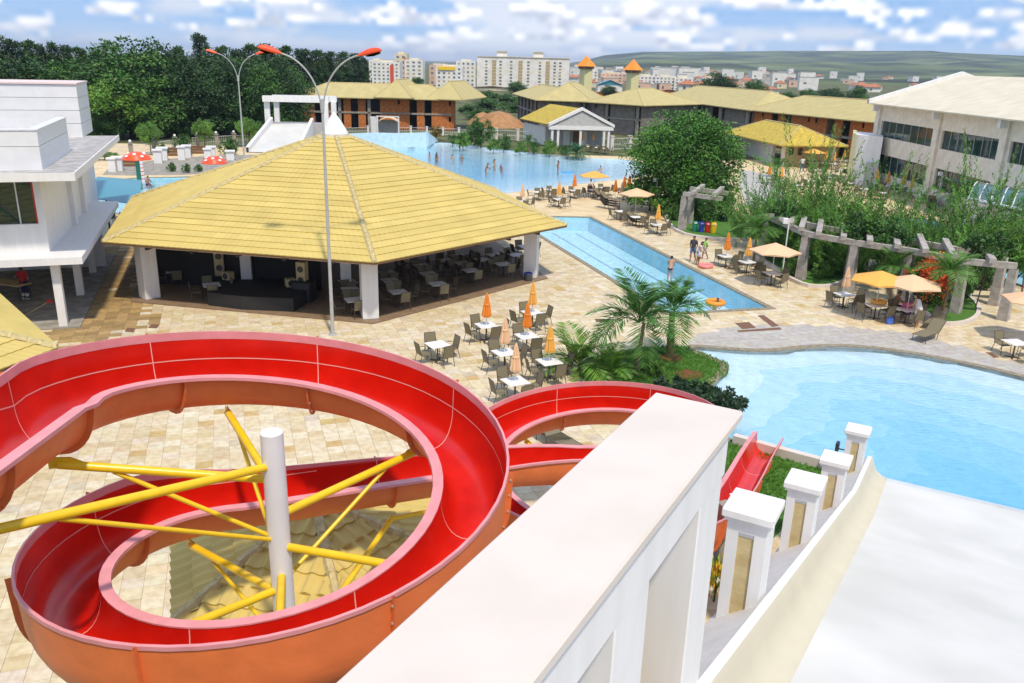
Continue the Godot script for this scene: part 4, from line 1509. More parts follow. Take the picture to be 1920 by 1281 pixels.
func make_far_buildings() -> void:
	mat("grey_wall", Color(0.24, 0.22, 0.21), 0.9, "blotch", 0.15)
	var bw: Material = M.brick
	var t := hotel("brick_hotel", "two-storey orange brick hotel shell with long pale roof behind the wave pool", Vector2(-39.18, -154.29), Vector2(-11.66, -155.42), 9.0, 7.7, "BBOBWCBOBCOBBWBOBOBBW", bw)
	hip_roof(t, Vector2(-25.22, -153.87), Vector2(-19.06, -153.18), 14.0, 5.6, 8.6, 0.4, M.roof_pale)
	hip_roof(t, Vector2(-15.67, -155.23), Vector2(-10.42, -153.99), 14.0, 5.5, 8.5, 0.8, M.roof_pale)
	hotel("grey_hotel", "unfinished grey two-storey block with pale hipped roof behind the gabled house", Vector2(4.49, -164.96), Vector2(13.09, -163.11), 17.0, 8.6, "BWBBBBC", M.grey_wall)
	hotel("grey_annex", "unfinished grey block with scaffolding posts beside the grey hotel", Vector2(13.94, -161.37), Vector2(21.97, -153.35), 16.0, 8.0, "WBCBBBBC", M.grey_wall)
	hotel("grey_wing", "receding grey wing with upright openings of the unfinished hotel", Vector2(-0.01, -193.03), Vector2(4.18, -164.77), 9.0, 7.6, "OBOBOBOBOBOB", M.grey_wall)
	hotel("long_grey_hotel", "long grey unfinished hotel with pale roof behind the round tree", Vector2(31.26, -189.66), Vector2(39.72, -146.12), 12.0, 8.3, "COBCOBBCWBOCBBBC", M.grey_wall)
	hotel("long_brick_hotel", "long orange brick hotel with dark doorways beside the cream hall", Vector2(39.92, -146.22), Vector2(50.62, -118.66), 11.0, 8.0, "BWBOBOBBWWBOBOBWBO", bw)
	# gabled white house
	var fl := Vector2(5.12, -128.59)
	var fr := Vector2(14.06, -129.32)
	var g := thing("gabled_house", "white gabled bathhouse with yellow roof and columned porch", "house", v3((fl + fr) / 2.0))
	var d := (fr - fl).normalized()
	var k := Vector2(d.y, -d.x)
	if k.y > 0: k = -k
	var wdt := fl.distance_to(fr)
	var o := g.position
	var kd := (k + d * -0.25).normalized()
	var bl := fl + kd * 13.0
	var br := fr + kd * 13.0
	for e in [[fl + kd * 3.0, bl], [fr + kd * 3.0, br]]:
		var m := MB.new()
		m.xf.origin = -o
		m.prism(PackedVector2Array([e[0], e[1], e[1] + d * 0.2, e[0] + d * 0.2]), 0.0, 2.75)
		put("side_wall", m, M.white_paint, g)
	var m := MB.new()
	m.xf.origin = -o
	m.prism(PackedVector2Array([fl + kd * 3.0 + d * 0.21, fr + kd * 3.0, fr + kd * 3.2, fl + kd * 3.2 + d * 0.21]), 0.0, 2.75)
	put("front_wall", m, M.grey_paint, g)
	for f in [0.02, 0.12, 0.5, 0.9, 0.98]:
		m = MB.new()
		m.xf.origin = -o
		var c := fl.lerp(fr, f) + kd * 0.2
		m.box(v3(c, 1.3), Vector3(0.34, 2.6, 0.34), -atan2(d.y, d.x))
		put("column", m, M.white_paint, g)
	m = MB.new()
	m.xf.origin = -o
	m.prism(PackedVector2Array([fl - d * 0.4 - kd * 0.1, fr + d * 0.4 - kd * 0.1, fr + d * 0.4 + kd * 0.4, fl - d * 0.4 + kd * 0.4]), 2.6, 3.15)
	put("entablature", m, M.white_paint, g)
	var ap := (fl + fr) / 2.0
	m = MB.new()
	m.xf.origin = -o
	m.tri(v3(fl, 3.15), v3(fr, 3.15), v3(ap, 5.3))
	m.tri(v3(fl + kd * 0.2, 3.15), v3(ap + kd * 0.2, 5.3), v3(fr + kd * 0.2, 3.15))
	put("pediment", m, M.grey_wall2 if M.has("grey_wall2") else mat("grey_wall2", Color(0.50, 0.50, 0.50), 0.8, "soft", 0.3), g)
	for s in 2:
		var e := fl - d * 0.5 if s == 0 else fr + d * 0.5
		m = MB.new()
		m.xf.origin = -o
		var low := v3(e - kd * 0.2, 3.05)
		var hi := v3(ap - kd * 0.2, 5.45)
		var bk := v3(kd * 0.5)
		m.quad(low, hi, hi + Vector3.UP * 0.45, low + Vector3.UP * 0.42)
		m.quad(low + Vector3.UP * 0.42, hi + Vector3.UP * 0.45, hi + Vector3.UP * 0.45 + bk, low + Vector3.UP * 0.42 + bk)
		m.quad(low + bk, low + bk + Vector3.UP * 0.42, hi + bk + Vector3.UP * 0.45, hi + bk)
		put("rake_trim", m, M.white_paint, g)
		m = MB.new()
		m.xf.origin = -o
		m.quad(v3(e + kd * 0.31, 3.30), v3(ap + kd * 0.31, 5.72), v3(ap + kd * 13.5, 5.72), v3(e + kd * 13.5, 3.30))
		m.quad(v3(e + kd * 0.31, 3.15), v3(e + kd * 13.5, 3.15), v3(ap + kd * 13.5, 5.57), v3(ap + kd * 0.31, 5.57))
		put("roof_slope", m, M.roof_mustard if M.has("roof_mustard") else mat("roof_mustard", Color(0.60, 0.45, 0.06), 0.8, "blotch", 0.25), g)
	for f in [0.38, 0.55, 0.68]:
		m = MB.new()
		m.xf.origin = -o
		var c := fl.lerp(fr, f) + kd * 2.97
		m.box(v3(c, 1.1), Vector3(1.0, 2.2, 0.06), -atan2(d.y, d.x))
		put("door", m, M.white_paint if f != 0.55 else M.wood, g)
	# yellow hip-roofed snack hut
	var h := thing("snack_hut", "cream snack hut under a mustard hipped roof beside the terrace", "hut", Vector3(37.5, 0, -118))
	hip_roof(h, Vector2(34.2, -109.3), Vector2(41.3, -110.2), 18.5, 2.9, 5.0, 1.0, M.roof_mustard)
	for e in [[Vector2(34.6, -110.5), Vector2(41.0, -111.3)]]:
		seg_wall(h, e[0], e[1], 0.0, 2.9, 0.2, "front_wall", M.tan_wall if M.has("tan_wall") else mat("tan_wall", Color(0.55, 0.46, 0.27), 0.8, "soft", 0.2))
	var mm := MB.new()
	mm.xf.origin = -h.position
	mm.prism(PackedVector2Array([Vector2(34.0, -112.0), Vector2(34.2, -127.0), Vector2(33.8, -127.0), Vector2(33.6, -112.0)]), 0.0, 2.9)
	put("side_wall", mm, M.grey_paint, h)
	for p in [Vector2(34.3, -109.6), Vector2(41.0, -110.4)]:
		mm = MB.new()
		mm.xf.origin = -h.position
		mm.box(v3(p, 1.45), Vector3(0.4, 2.9, 0.4))
		put("column", mm, M.cream_paint, h)
	for p in [Vector2(35.6, -110.55), Vector2(36.8, -110.7)]:
		mm = MB.new()
		mm.xf.origin = -h.position
		mm.box(v3(p, 1.9), Vector3(0.6, 0.9, 0.12))
		put("window", mm, M.tinted_glass, h)
	# tall white entrance block next to the hall
	var wb := thing("white_entrance", "narrow white entrance block with pale yellow side next to the hall", "building", Vector3(39.0, 0, -99))
	mm = MB.new()
	mm.xf.origin = -wb.position
	mm.prism(PackedVector2Array([Vector2(37.35, -94.45), Vector2(37.77, -93.67), Vector2(39.23, -91.85), Vector2(41.11, -96.48), Vector2(39.19, -99.33)]), 0.0, 5.4)
	put("block", mm, M.white_paint, wb)
	mm = MB.new()
	mm.xf.origin = -wb.position
	mm.prism(PackedVector2Array([Vector2(37.31, -95.31), Vector2(37.26, -94.22), Vector2(39.45, -99.86), Vector2(39.23, -100.3)]), 0.0, 5.5)
	put("yellow_fin", mm, M.cream_yellow if M.has("cream_yellow") else mat("cream_yellow", Color(0.66, 0.62, 0.33), 0.7), wb)
	mm = MB.new()
	mm.xf.origin = -wb.position
	mm.prism(PackedVector2Array([Vector2(38.14, -92.64), Vector2(38.99, -91.4), Vector2(39.17, -91.84), Vector2(38.32, -93.09)]), 0.0, 2.6)
	put("doorway", mm, M.grey_paint, wb)

func make_right_building() -> void:
	var t := thing("cream_hall", "large cream two-storey hall with green-tinted window bands and shallow pale roof", "building", Vector3(48, 0, -78))
	var zs := [-95.5, -81.7, -70.2, -58.5, -47.0]
	var cream: Material = mat("hall_cream", Color(0.78, 0.71, 0.60), 0.75, "soft", 0.2)
	var hb := func(called: String, x0: float, x1: float, z0: float, z1: float, y0: float, y1: float, m: Material) -> MeshInstance3D:
		var b := MB.new()
		b.box(Vector3((x0 + x1) / 2.0 - 48.0, (y0 + y1) / 2.0, (z0 + z1) / 2.0 + 78.0), Vector3(x1 - x0, y1 - y0, absf(z1 - z0)))
		return put(called, b, m, t)
	# wall bands between window bands
	for i in 4:
		var z0: float = zs[i] + 0.5
		var z1: float = zs[i + 1] - 0.5
		hb.call("wall_band", 40.0, 40.3, z0, z1, 0.0, 1.5, cream)
		hb.call("wall_band", 40.0, 40.3, z0, z1, 3.45, 5.25, cream)
		hb.call("wall_band", 40.0, 40.3, z0, z1, 6.95, 8.75, cream)
		for yy in [[1.5, 3.45], [5.25, 6.95]]:
			hb.call("wall_band", 40.0, 40.3, z0, z0 + 0.35, yy[0], yy[1], cream)
			hb.call("wall_band", 40.0, 40.3, z1 - 0.35, z1, yy[0], yy[1], cream)
			var w: MeshInstance3D = hb.call("window", 40.2, 40.22, z0 + 0.35, z1 - 0.35, yy[0], yy[1], M.tinted_glass)
			for k in range(1, 7):
				var z := lerpf(z0 + 0.35, z1 - 0.35, k / 7.0)
				var b := MB.new()
				b.box(Vector3(40.17 - 48.0, (yy[0] + yy[1]) / 2.0, z + 78.0), Vector3(0.04, yy[1] - yy[0], 0.045))
				put("mullion", b, M.steel, w)
			# what shows inside: parapets, tables
			hb.call("inner_parapet", 41.2, 41.3, z0 + 0.5, lerpf(z0, z1, 0.42), yy[0], yy[0] + 0.55, M.teal_pale if M.has("teal_pale") else mat("teal_pale", Color(0.35, 0.62, 0.58), 0.5))
			hb.call("inner_parapet", 41.2, 41.3, lerpf(z0, z1, 0.6), lerpf(z0, z1, 0.9), yy[0], yy[0] + 0.5, M.teal_pale)
	for z in zs:
		hb.call("pilaster", 39.75, 40.3, z - 0.5, z + 0.5, 0.0, 8.75, cream)
		hb.call("roof_bracket", 39.2, 39.75, z - 0.2, z + 0.2, 7.9, 8.72, M.white_paint)
	hb.call("end_wall", 40.3, 57.0, zs[0] - 0.5, zs[0] - 0.2, 0.0, 8.75, cream)
	hb.call("inner_wall", 47.0, 47.2, zs[0], zs[4], 0.0, 8.75, M.grey_paint)
	hb.call("floor", 40.3, 47.0, zs[0], zs[4], 4.2, 4.4, M.grey_paint)
	var m := MB.new()
	m.xf.origin = Vector3(-48, 0, 78)
	var n = zs[0] - 1.0
	m.quad(Vector3(38.9, 8.72, n), Vector3(48.6, 11.85, n), Vector3(48.6, 11.85, zs[4]), Vector3(38.9, 8.72, zs[4]))
	m.quad(Vector3(38.9, 8.60, n), Vector3(38.9, 8.60, zs[4]), Vector3(48.6, 11.73, zs[4]), Vector3(48.6, 11.73, n))
	m.quad(Vector3(38.9, 8.60, n), Vector3(38.9, 8.72, n), Vector3(38.9, 8.72, zs[4]), Vector3(38.9, 8.60, zs[4]))
	put("roof_slope", m, M.roof_cream, t)
	m = MB.new()
	m.xf.origin = Vector3(-48, 0, 78)
	m.quad(Vector3(48.6, 11.85, n), Vector3(58.3, 8.72, n), Vector3(58.3, 8.72, zs[4]), Vector3(48.6, 11.85, zs[4]))
	put("roof_slope", m, M.roof_cream, t)
	for e in [[Vector3(38.8, 8.55, n), Vector3(48.6, 11.72, n)], [Vector3(48.6, 11.72, n), Vector3(58.4, 8.55, n)]]:
		m = MB.new()
		m.xf.origin = Vector3(-48, 0, 78)
		var a: Vector3 = e[0]; var b: Vector3 = e[1]
		var u := Vector3.UP * 0.55; var bk := Vector3(0, 0, 0.5)
		m.quad(a, b, b + u, a + u)
		m.quad(a + u, b + u, b + u + bk, a + u + bk)
		m.quad(a + u + bk, b + u + bk, b + bk, a + bk)
		put("rake_trim", m, M.white_paint, t)
	m = MB.new()
	m.xf.origin = Vector3(-48, 0, 78)
	m.tri(Vector3(40.3, 8.75, zs[0] - 0.35), Vector3(57.0, 8.75, zs[0] - 0.35), Vector3(48.6, 11.6, zs[0] - 0.35))
	put("gable_wall", m, cream, t)
	# arched glass canopy on white ribs
	var gc := thing("glass_canopy", "arched glass canopy with white ribs in front of the hall", "canopy", Vector3(35.63, 0, -59.33))
	var x0 := Vector3(33.47, 3.3, -61.98)
	var x1 := Vector3(35.56, 3.3, -54.25)
	var bk := Vector3(3.6, 0, -5.2)
	var ax := (x1 - x0)
	for k in 9:
		var f := k / 8.0
		m = MB.new()
		m.xf.origin = -gc.position
		var pts := []
		for j in 9:
			var a := j / 8.0
			pts.append(x0 + ax * f + bk * a + Vector3.UP * sin(a * PI) * 0.9)
		m.tube(pts, 0.045, 6)
		put("rib", m, M.white_metal, gc)
		if k < 8:
			m = MB.new()
			m.xf.origin = -gc.position
			for j in 8:
				var p: Vector3 = pts[j]; var q: Vector3 = pts[j + 1]
				var s := ax / 8.0
				m.quad(p, q, q + s, p + s)
			put("pane", m, M.canopy_glass if M.has("canopy_glass") else canopy_glass(), gc)
	m = MB.new()
	m.xf.origin = -gc.position
	m.tube([x0, x1], 0.09, 8)
	put("edge_beam", m, M.white_metal, gc)
	for p in [x0 + bk * 0.05, x0 + bk, x1, x1 + bk]:
		m = MB.new()
		m.xf.origin = -gc.position
		m.tube([Vector3(p.x, 0, p.z), p], 0.07, 8)
		put("post", m, M.white_metal, gc)

func canopy_glass() -> StandardMaterial3D:
	var g := glass("canopy_glass", 0.5)
	g.albedo_color = Color(0.25, 0.45, 0.45, 0.6)
	return g

# ---------------------------------------------------------------- plateau and city
func make_city() -> void:
	# long plateau: stations of azimuth (degrees right of ahead) and crest height
	var prof := [[2.0, 0.0], [4.0, 26.0], [5.5, 60.0], [8.0, 82.0], [12.0, 90.0], [18.0, 104.0], [24.0, 112.0], [30.0, 98.0], [38.0, 84.0], [50.0, 80.0], [70.0, 60.0]]
	var nz := FastNoiseLite.new()
	nz.seed = 3
	nz.frequency = 0.0012
	nz.fractal_octaves = 5
	var hm := MB.new()
	var rows := [800.0, 1100.0, 1500.0, 2000.0, 2600.0, 3200.0, 3700.0, 4100.0, 4400.0, 4600.0, 4900.0, 6500.0]
	var grid := []
	for i in 137:
		var az := 2.0 + i * 0.5
		var crest := 0.0
		for k in prof.size() - 1:
			if az >= prof[k][0] and az <= prof[k + 1][0]:
				crest = lerpf(prof[k][1], prof[k + 1][1], (az - prof[k][0]) / (prof[k + 1][0] - prof[k][0]))
		var line := []
		for j in rows.size():
			var r: float = rows[j]
			var d := Vector2(sin(deg_to_rad(az)), -cos(deg_to_rad(az))) * r
			var f := [0.0, 0.02, 0.07, 0.14, 0.24, 0.38, 0.56, 0.76, 0.90, 0.99, 1.0, 1.0][j] as float
			var h := crest * f
			if j > 1 and j < 9: h += nz.get_noise_2d(d.x, d.y) * 26.0 * minf(1.0, crest / 60.0)
			line.append(Vector3(d.x, maxf(h, -0.5) - 0.4, d.y))
		grid.append(line)
	for i in grid.size() - 1:
		for j in rows.size() - 1:
			hm.quad(grid[i][j], grid[i][j + 1], grid[i + 1][j + 1], grid[i + 1][j])
	struct("hills", hm, M.hill)
	# tower blocks with their windows: x, z, width, height, colour, floors, columns
	mat("city_white", Color(0.78, 0.77, 0.74), 0.8, "soft", 0.05)
	mat("city_cream", Color(0.72, 0.64, 0.46), 0.8, "soft", 0.05)
	mat("city_pink", Color(0.68, 0.46, 0.36), 0.8, "soft", 0.05)
	mat("city_grey", Color(0.50, 0.49, 0.48), 0.8, "soft", 0.05)
	mat("city_tile", Color(0.50, 0.20, 0.11), 0.85, "blotch", 0.1)
	mat("city_red", Color(0.62, 0.08, 0.04), 0.8)
	mat("window_tan", Color(0.42, 0.33, 0.17), 0.6)
	mat("window_dark", Color(0.15, 0.17, 0.19), 0.05)
	var w0 := [[2.04, -434.76, 45.87, 14.39, 0]][0] as Array
	var t := thing("tower_block", "long white apartment block with tan window columns and rooftop towers", "building", Vector3(w0[0], 0, w0[1]))
	var W: float = w0[2]
	var H: float = w0[3]
	var m := MB.new()
	m.box(Vector3(0, H / 2.0, -6), Vector3(W, H, 12))
	put("body", m, M.city_white, t)
	for x in [-0.235, 0.16]:
		m = MB.new()
		m.box(Vector3(W * x, H + 1.3, -6), Vector3(W * 0.11, 2.6, 8))
		put("rooftop_tower", m, M.city_white, t)
		m = MB.new()
		m.box(Vector3(W * x, H + 2.75, -6), Vector3(W * 0.12, 0.3, 9))
		put("tower_cap", m, M.city_cream, t)
	m = MB.new()
	m.box(Vector3(0, H + 0.15, -6), Vector3(W + 0.8, 0.3, 12.8))
	put("cornice", m, M.city_cream, t)
	for x in [-0.40, -0.315, -0.245, -0.13, -0.03, 0.055, 0.18, 0.265, 0.34, 0.40]:
		var tan: bool = x in [-0.315, -0.03, 0.265]
		for fl in 8:
			m = MB.new()
			m.box(Vector3(W * x, 1.6 + fl * (H - 2.2) / 8.0, 0.03), Vector3(W * (0.045 if tan else 0.026), (H - 2.2) / 8.0 * (0.86 if tan else 0.5), 0.1))
			put("window", m, M.window_tan if tan or R.randf() < 0.4 else M.window_dark, t)
	var blocks := [[-57.01, -373.83, 11.94, 10.89, 0, 7, 6], [-55.35, -409.28, 5.53, 14.72, 1, 6, 2], [-48, -398.29, 8.31, 12.05, 0, 7, 3], [-32.31, -403.93, 12.4, 9.65, 0, 5, 5], [-26.07, -427.65, 9.44, 12.18, 0, 6, 4], [-41.38, -442.67, 8.14, 9.79, 2, 4, 3], [67.61, -464.15, 10.81, 7.05, 0, 4, 5], [77.75, -463.48, 10.8, 7.04, 0, 4, 5], [87.19, -462.26, 9.63, 6.49, 0, 4, 4], [59.03, -543.37, 16.63, 6.97, 2, 4, 6], [41.69, -502.24, 7.38, 8.78, 0, 5, 3], [114.96, -525.02, 8.36, 6.13, 0, 4, 3], [-68.22, -415.75, 6.12, 11.6, 0, 6, 3]]
	var cols := [M.city_white, M.city_cream, M.city_pink]
	var tones := ["white", "cream", "pinkish"]
	var spots := ["behind the brick hotel roof", "with red stripes beside the pine trees", "left of the long tower block", "with a yellow banner near the long tower block", "touching the long tower block", "with low roof in the crowded town", "at the start of the low white row", "in the middle of the low white row", "at the end of the low white row", "between the two orange-roofed towers", "behind the first orange-roofed tower", "past the low white row", "half hidden by the pine trees"]
	var k := 0
	for b in blocks:
		var o := thing("city_block", "%s city apartment block %s" % [tones[b[4]], spots[k]], "building", Vector3(b[0], 0, b[1]))
		m = MB.new()
		m.box(Vector3(0, b[3] / 2.0, -5), Vector3(b[2], b[3], 10))
		put("body", m, cols[b[4]], o)
		m = MB.new()
		m.box(Vector3(0, b[3] + 0.2, -5), Vector3(b[2] * 0.5, 0.9, 5))
		put("roof_house", m, M.city_cream, o)
		for fl in b[5]:
			for c in b[6]:
				m = MB.new()
				m.box(Vector3(((c + 0.5) / b[6] - 0.5) * b[2] * 0.94, b[3] * (fl + 0.6) / (b[5] + 0.3), 0.02), Vector3(b[2] / b[6] * 0.42, b[3] / b[5] * 0.42, 0.08))
				put("window", m, M.window_dark if R.randf() < 0.7 else M.window_tan, o)
		if k in [0, 1]:
			m = MB.new()
			m.box(Vector3(b[2] * (0.22 if k == 0 else 0.36), b[3] * 0.47, 0.06), Vector3(b[2] * 0.13, b[3] * 0.84, 0.2))
			put("red_stripe", m, M.city_red, o)
		if k == 3:
			m = MB.new()
			m.box(Vector3(-b[2] * 0.1, b[3] * 0.9, 0.3), Vector3(b[2] * 0.62, 1.5, 0.3))
			put("yellow_banner", m, M.bright_yellow, o)
		k += 1
	# pair of towers with orange pyramid roofs
	k = 0
	for b in [[30.71, -401, 4.18, 11.22, 0], [50.44, -387.76, 4.05, 10.19, 0]]:
		var o := thing("pyramid_tower", ["slim cream tower with orange pyramid roof behind the grey hotel", "slim cream tower with orange pyramid roof beside the pinkish block"][k], "tower", Vector3(b[0], 0, b[1]))
		m = MB.new()
		m.box(Vector3(0, b[3] / 2.0, 0), Vector3(b[2], b[3], b[2]), 0.5)
		put("shaft", m, M.cream_yellow, o)
		m = MB.new()
		m.box(Vector3(0, b[3] - 0.6, 0), Vector3(b[2] * 1.25, 1.3, b[2] * 1.25), 0.5)
		put("gallery", m, M.wood, o)
		m = MB.new()
		m.lathe([Vector2(b[2] * 1.12, b[3] - 0.1), Vector2(b[2] * 0.72, b[3] + 1.5), Vector2(0.0, b[3] + 4.6)], 4, Vector3.ZERO, false)
		put("pyramid_roof", m, M.orange_paint, o)
		k += 1
	# large teal gable and low roofs nearer by
	var low := [[38.48, -366.4, 10.36, 6.02, 0], [-11.78, -381.87, 15.48, 1.79, 1], [-25.23, -401.77, 9.86, 1.42, 2], [10.12, -415.6, 5.61, 1.95, 3], [26.01, -412.57, 5.57, 2.42, 3], [37.53, -342.86, 18.97, 2.02, 4], [62.5, -359.37, 13.25, 2.96, 5]]
	var lm := [M.teal, M.city_cream, M.city_white, M.orange_paint, M.city_pink, M.orange_paint]
	var ln := ["teal gabled warehouse roof between the two towers", "low cream hall with brown band before the tower block", "low white shed with a blue roof near the green slope", "small orange domed kiosk roof before the tower block", "small orange domed kiosk roof near the first tower", "low pinkish wall of houses beside the second tower", "low orange brick shed behind the grey hotels"]
	k = 0
	for b in low:
		var o := thing("town_hall" if k < 3 else "town_house", ln[k], "building", Vector3(b[0], 0, b[1]))
		m = MB.new()
		m.box(Vector3(0, b[3] * 0.35, -4), Vector3(b[2], b[3] * 0.7, 8))
		put("wall", m, M.city_white if k == 0 else lm[mini(k, 5)], o)
		m = MB.new()
		var hw: float = b[2] * 0.55
		for s in [-1.0, 1.0]:
			m.quad(Vector3(s * hw, b[3] * 0.66, 0.6), Vector3(0, b[3], 0.6), Vector3(0, b[3], -8.5), Vector3(s * hw, b[3] * 0.66, -8.5))
		m.tri(Vector3(-hw, b[3] * 0.66, 0.1), Vector3(hw, b[3] * 0.66, 0.1), Vector3(0, b[3], 0.1))
		put("roof", m, [M.teal, M.wood, M.blue_roof if M.has("blue_roof") else mat("blue_roof", Color(0.30, 0.48, 0.66), 0.5), M.orange_paint, M.orange_paint, M.city_tile, M.city_tile][k], o)
		k += 1
	# the crowd of small houses spread over the plain: one of each kind, then copies
	var kinds := []
	var hn := ["white town house with tiled roof", "cream town house with tiled roof", "grey flat-roofed town house", "pinkish flat-roofed town house", "slim white flat block"]
	for q in 5:
		var o := Node3D.new()
		var h: float = [3.0, 3.2, 4.0, 3.6, 9.0][q]
		var wd: float = [8.0, 7.0, 9.0, 7.0, 8.0][q]
		m = MB.new()
		m.box(Vector3(0, h / 2.0, 0), Vector3(wd, h, 7))
		put("wall", m, [M.city_white, M.city_cream, M.city_grey, M.city_pink, M.city_white][q], o)
		m = MB.new()
		if q < 2:
			m.lathe([Vector2(wd * 0.76, h), Vector2(0.0, h + 1.8)], 4, Vector3.ZERO, false)
			put("roof", m, M.city_tile, o).rotation.y = PI / 4.0
		else:
			m.box(Vector3(0, h + 0.15, 0), Vector3(wd + 0.3, 0.3, 7.3))
			put("roof", m, M.city_grey, o)
		m = MB.new()
		m.box(Vector3(-wd * 0.2, h * 0.55, 3.52), Vector3(1.3, 1.2, 0.06))
		put("window", m, M.window_dark, o)
		kinds.append(o)
	var n := 0
	var tries := 0
	while n < 295 and tries < 4000:
		tries += 1
		var az := deg_to_rad(R.randfn(9.0, 7.5))
		var dist := 430.0 + R.randf() * 1100.0
		if az < deg_to_rad(2.0) and dist < 520.0: continue
		if az > deg_to_rad(17.0) and dist < 520.0: continue
		var q := R.randi() % 5
		if q == 4 and dist < 500: q = 0
		var y := 0.0
		if dist > 1100.0 and az > deg_to_rad(5.0): y = (dist - 1100.0) * 0.012
		var o := dup(kinds[q], "city_house", Vector3(sin(az) * dist, y - 0.3, -cos(az) * dist), R.randf_range(-0.5, 0.5), hn[q] + " in the distant town below the plateau", "houses of the distant town, " + hn[q], Vector3(R.randf_range(0.9, 1.6), R.randf_range(0.8, 1.3), 1.0))
		o.set_meta("category", "house")
		n += 1
	for o in kinds: o.free()

# ---------------------------------------------------------------- trees and plants
func crown_mesh(sd: int, rx: float, ry: float, clumps: int, per: int, leaf: float, cols: Array, shape := 0) -> ArrayMesh:
	# clumps of leaf faces spread through an uneven crown whose middle is the origin
	var g := RandomNumberGenerator.new()
	g.seed = sd
	var m := MB.new()
	for c in clumps:
		var d := Vector3(g.randfn(), g.randfn(), g.randfn()).normalized()
		var rr := pow(g.randf(), 0.38)
		var p := Vector3(d.x * rx, d.y * ry, d.z * rx) * rr
		if shape == 1:     # pine: whorls with gaps, narrowing upwards
			var f := g.randf()
			var lay := floorf(f * 9.0) / 9.0
			var a := g.randf() * TAU
			var w := rx * (1.0 - lay * 0.62) * (0.35 + 0.65 * g.randf())
			p = Vector3(cos(a) * w, (lay * 2.0 - 1.0) * ry + g.randf_range(-0.4, 0.4), sin(a) * w)
		var cr := (rx + ry) / 2.0 * g.randf_range(0.16, 0.30) * (0.62 if shape == 1 else 1.0)
		var base: Color = cols[g.randi() % cols.size()]
		base = base * g.randf_range(0.8, 1.2)
		for i in per:
			var e := Vector3(g.randfn(), g.randfn() * 0.8 + 0.25, g.randfn()).normalized()
			var q := p + e * cr * pow(g.randf(), 0.4)
			m.col = Color(base.r * g.randf_range(0.75, 1.3), base.g * g.randf_range(0.8, 1.2), base.b * g.randf_range(0.7, 1.2))
			var dir := (e + Vector3(g.randfn(), g.randfn() - 0.3, g.randfn()) * 0.7).normalized()
			var sd3 := dir.cross(Vector3(g.randfn(), g.randfn(), g.randfn())).normalized()
			m.leaf(q, dir, sd3, leaf * g.randf_range(0.7, 1.4), leaf * g.randf_range(0.5, 0.8))
	return m.mesh()

func trunk_mesh(sd: int, h: float, r: float, limbs: int, spread: float) -> ArrayMesh:
	var g := RandomNumberGenerator.new()
	g.seed = sd
	var m := MB.new()
	var lean := Vector3(g.randf_range(-0.06, 0.06), 0, g.randf_range(-0.06, 0.06)) * h
	m.tube([Vector3(0, -0.2, 0), Vector3(0, h * 0.1, 0), lean * 0.5 + Vector3(0, h * 0.5, 0), lean + Vector3(0, h, 0)], [r * 1.5, r, r * 0.75, r * 0.3], 9)
	for i in limbs:
		var a := TAU * i / limbs + g.randf() * 0.6
		var f := g.randf_range(0.4, 0.85)
		var b := lean * f + Vector3(0, h * f, 0)
		var e := b + Vector3(cos(a) * spread * g.randf_range(0.6, 1.0), h * g.randf_range(0.12, 0.35), sin(a) * spread * g.randf_range(0.6, 1.0))
		m.tube([b, b.lerp(e, 0.5) + Vector3.UP * 0.1 * h * 0.3, e], [r * 0.45, r * 0.3, r * 0.08], 6)
	return m.mesh()

var CR := {}

func tree(called: String, label: String, kind: String, p: Array, hgt: float, wid: float, group := "") -> Node3D:
	var t := thing(called, label, "tree", Vector3(p[0], 0, p[1]), R.randf() * TAU, group)
	var c: Dictionary = CR[kind]
	var tr := put("trunk", c.trunk, M.bark, t)
	var top: float = hgt
	var s := Vector3(wid / c.w, hgt / c.h, wid / c.w)
	tr.scale = s
	var cr := put("crown", c.crown, M.leaf, t)
	cr.scale = s
	cr.position.y = c.mid * s.y
	return t

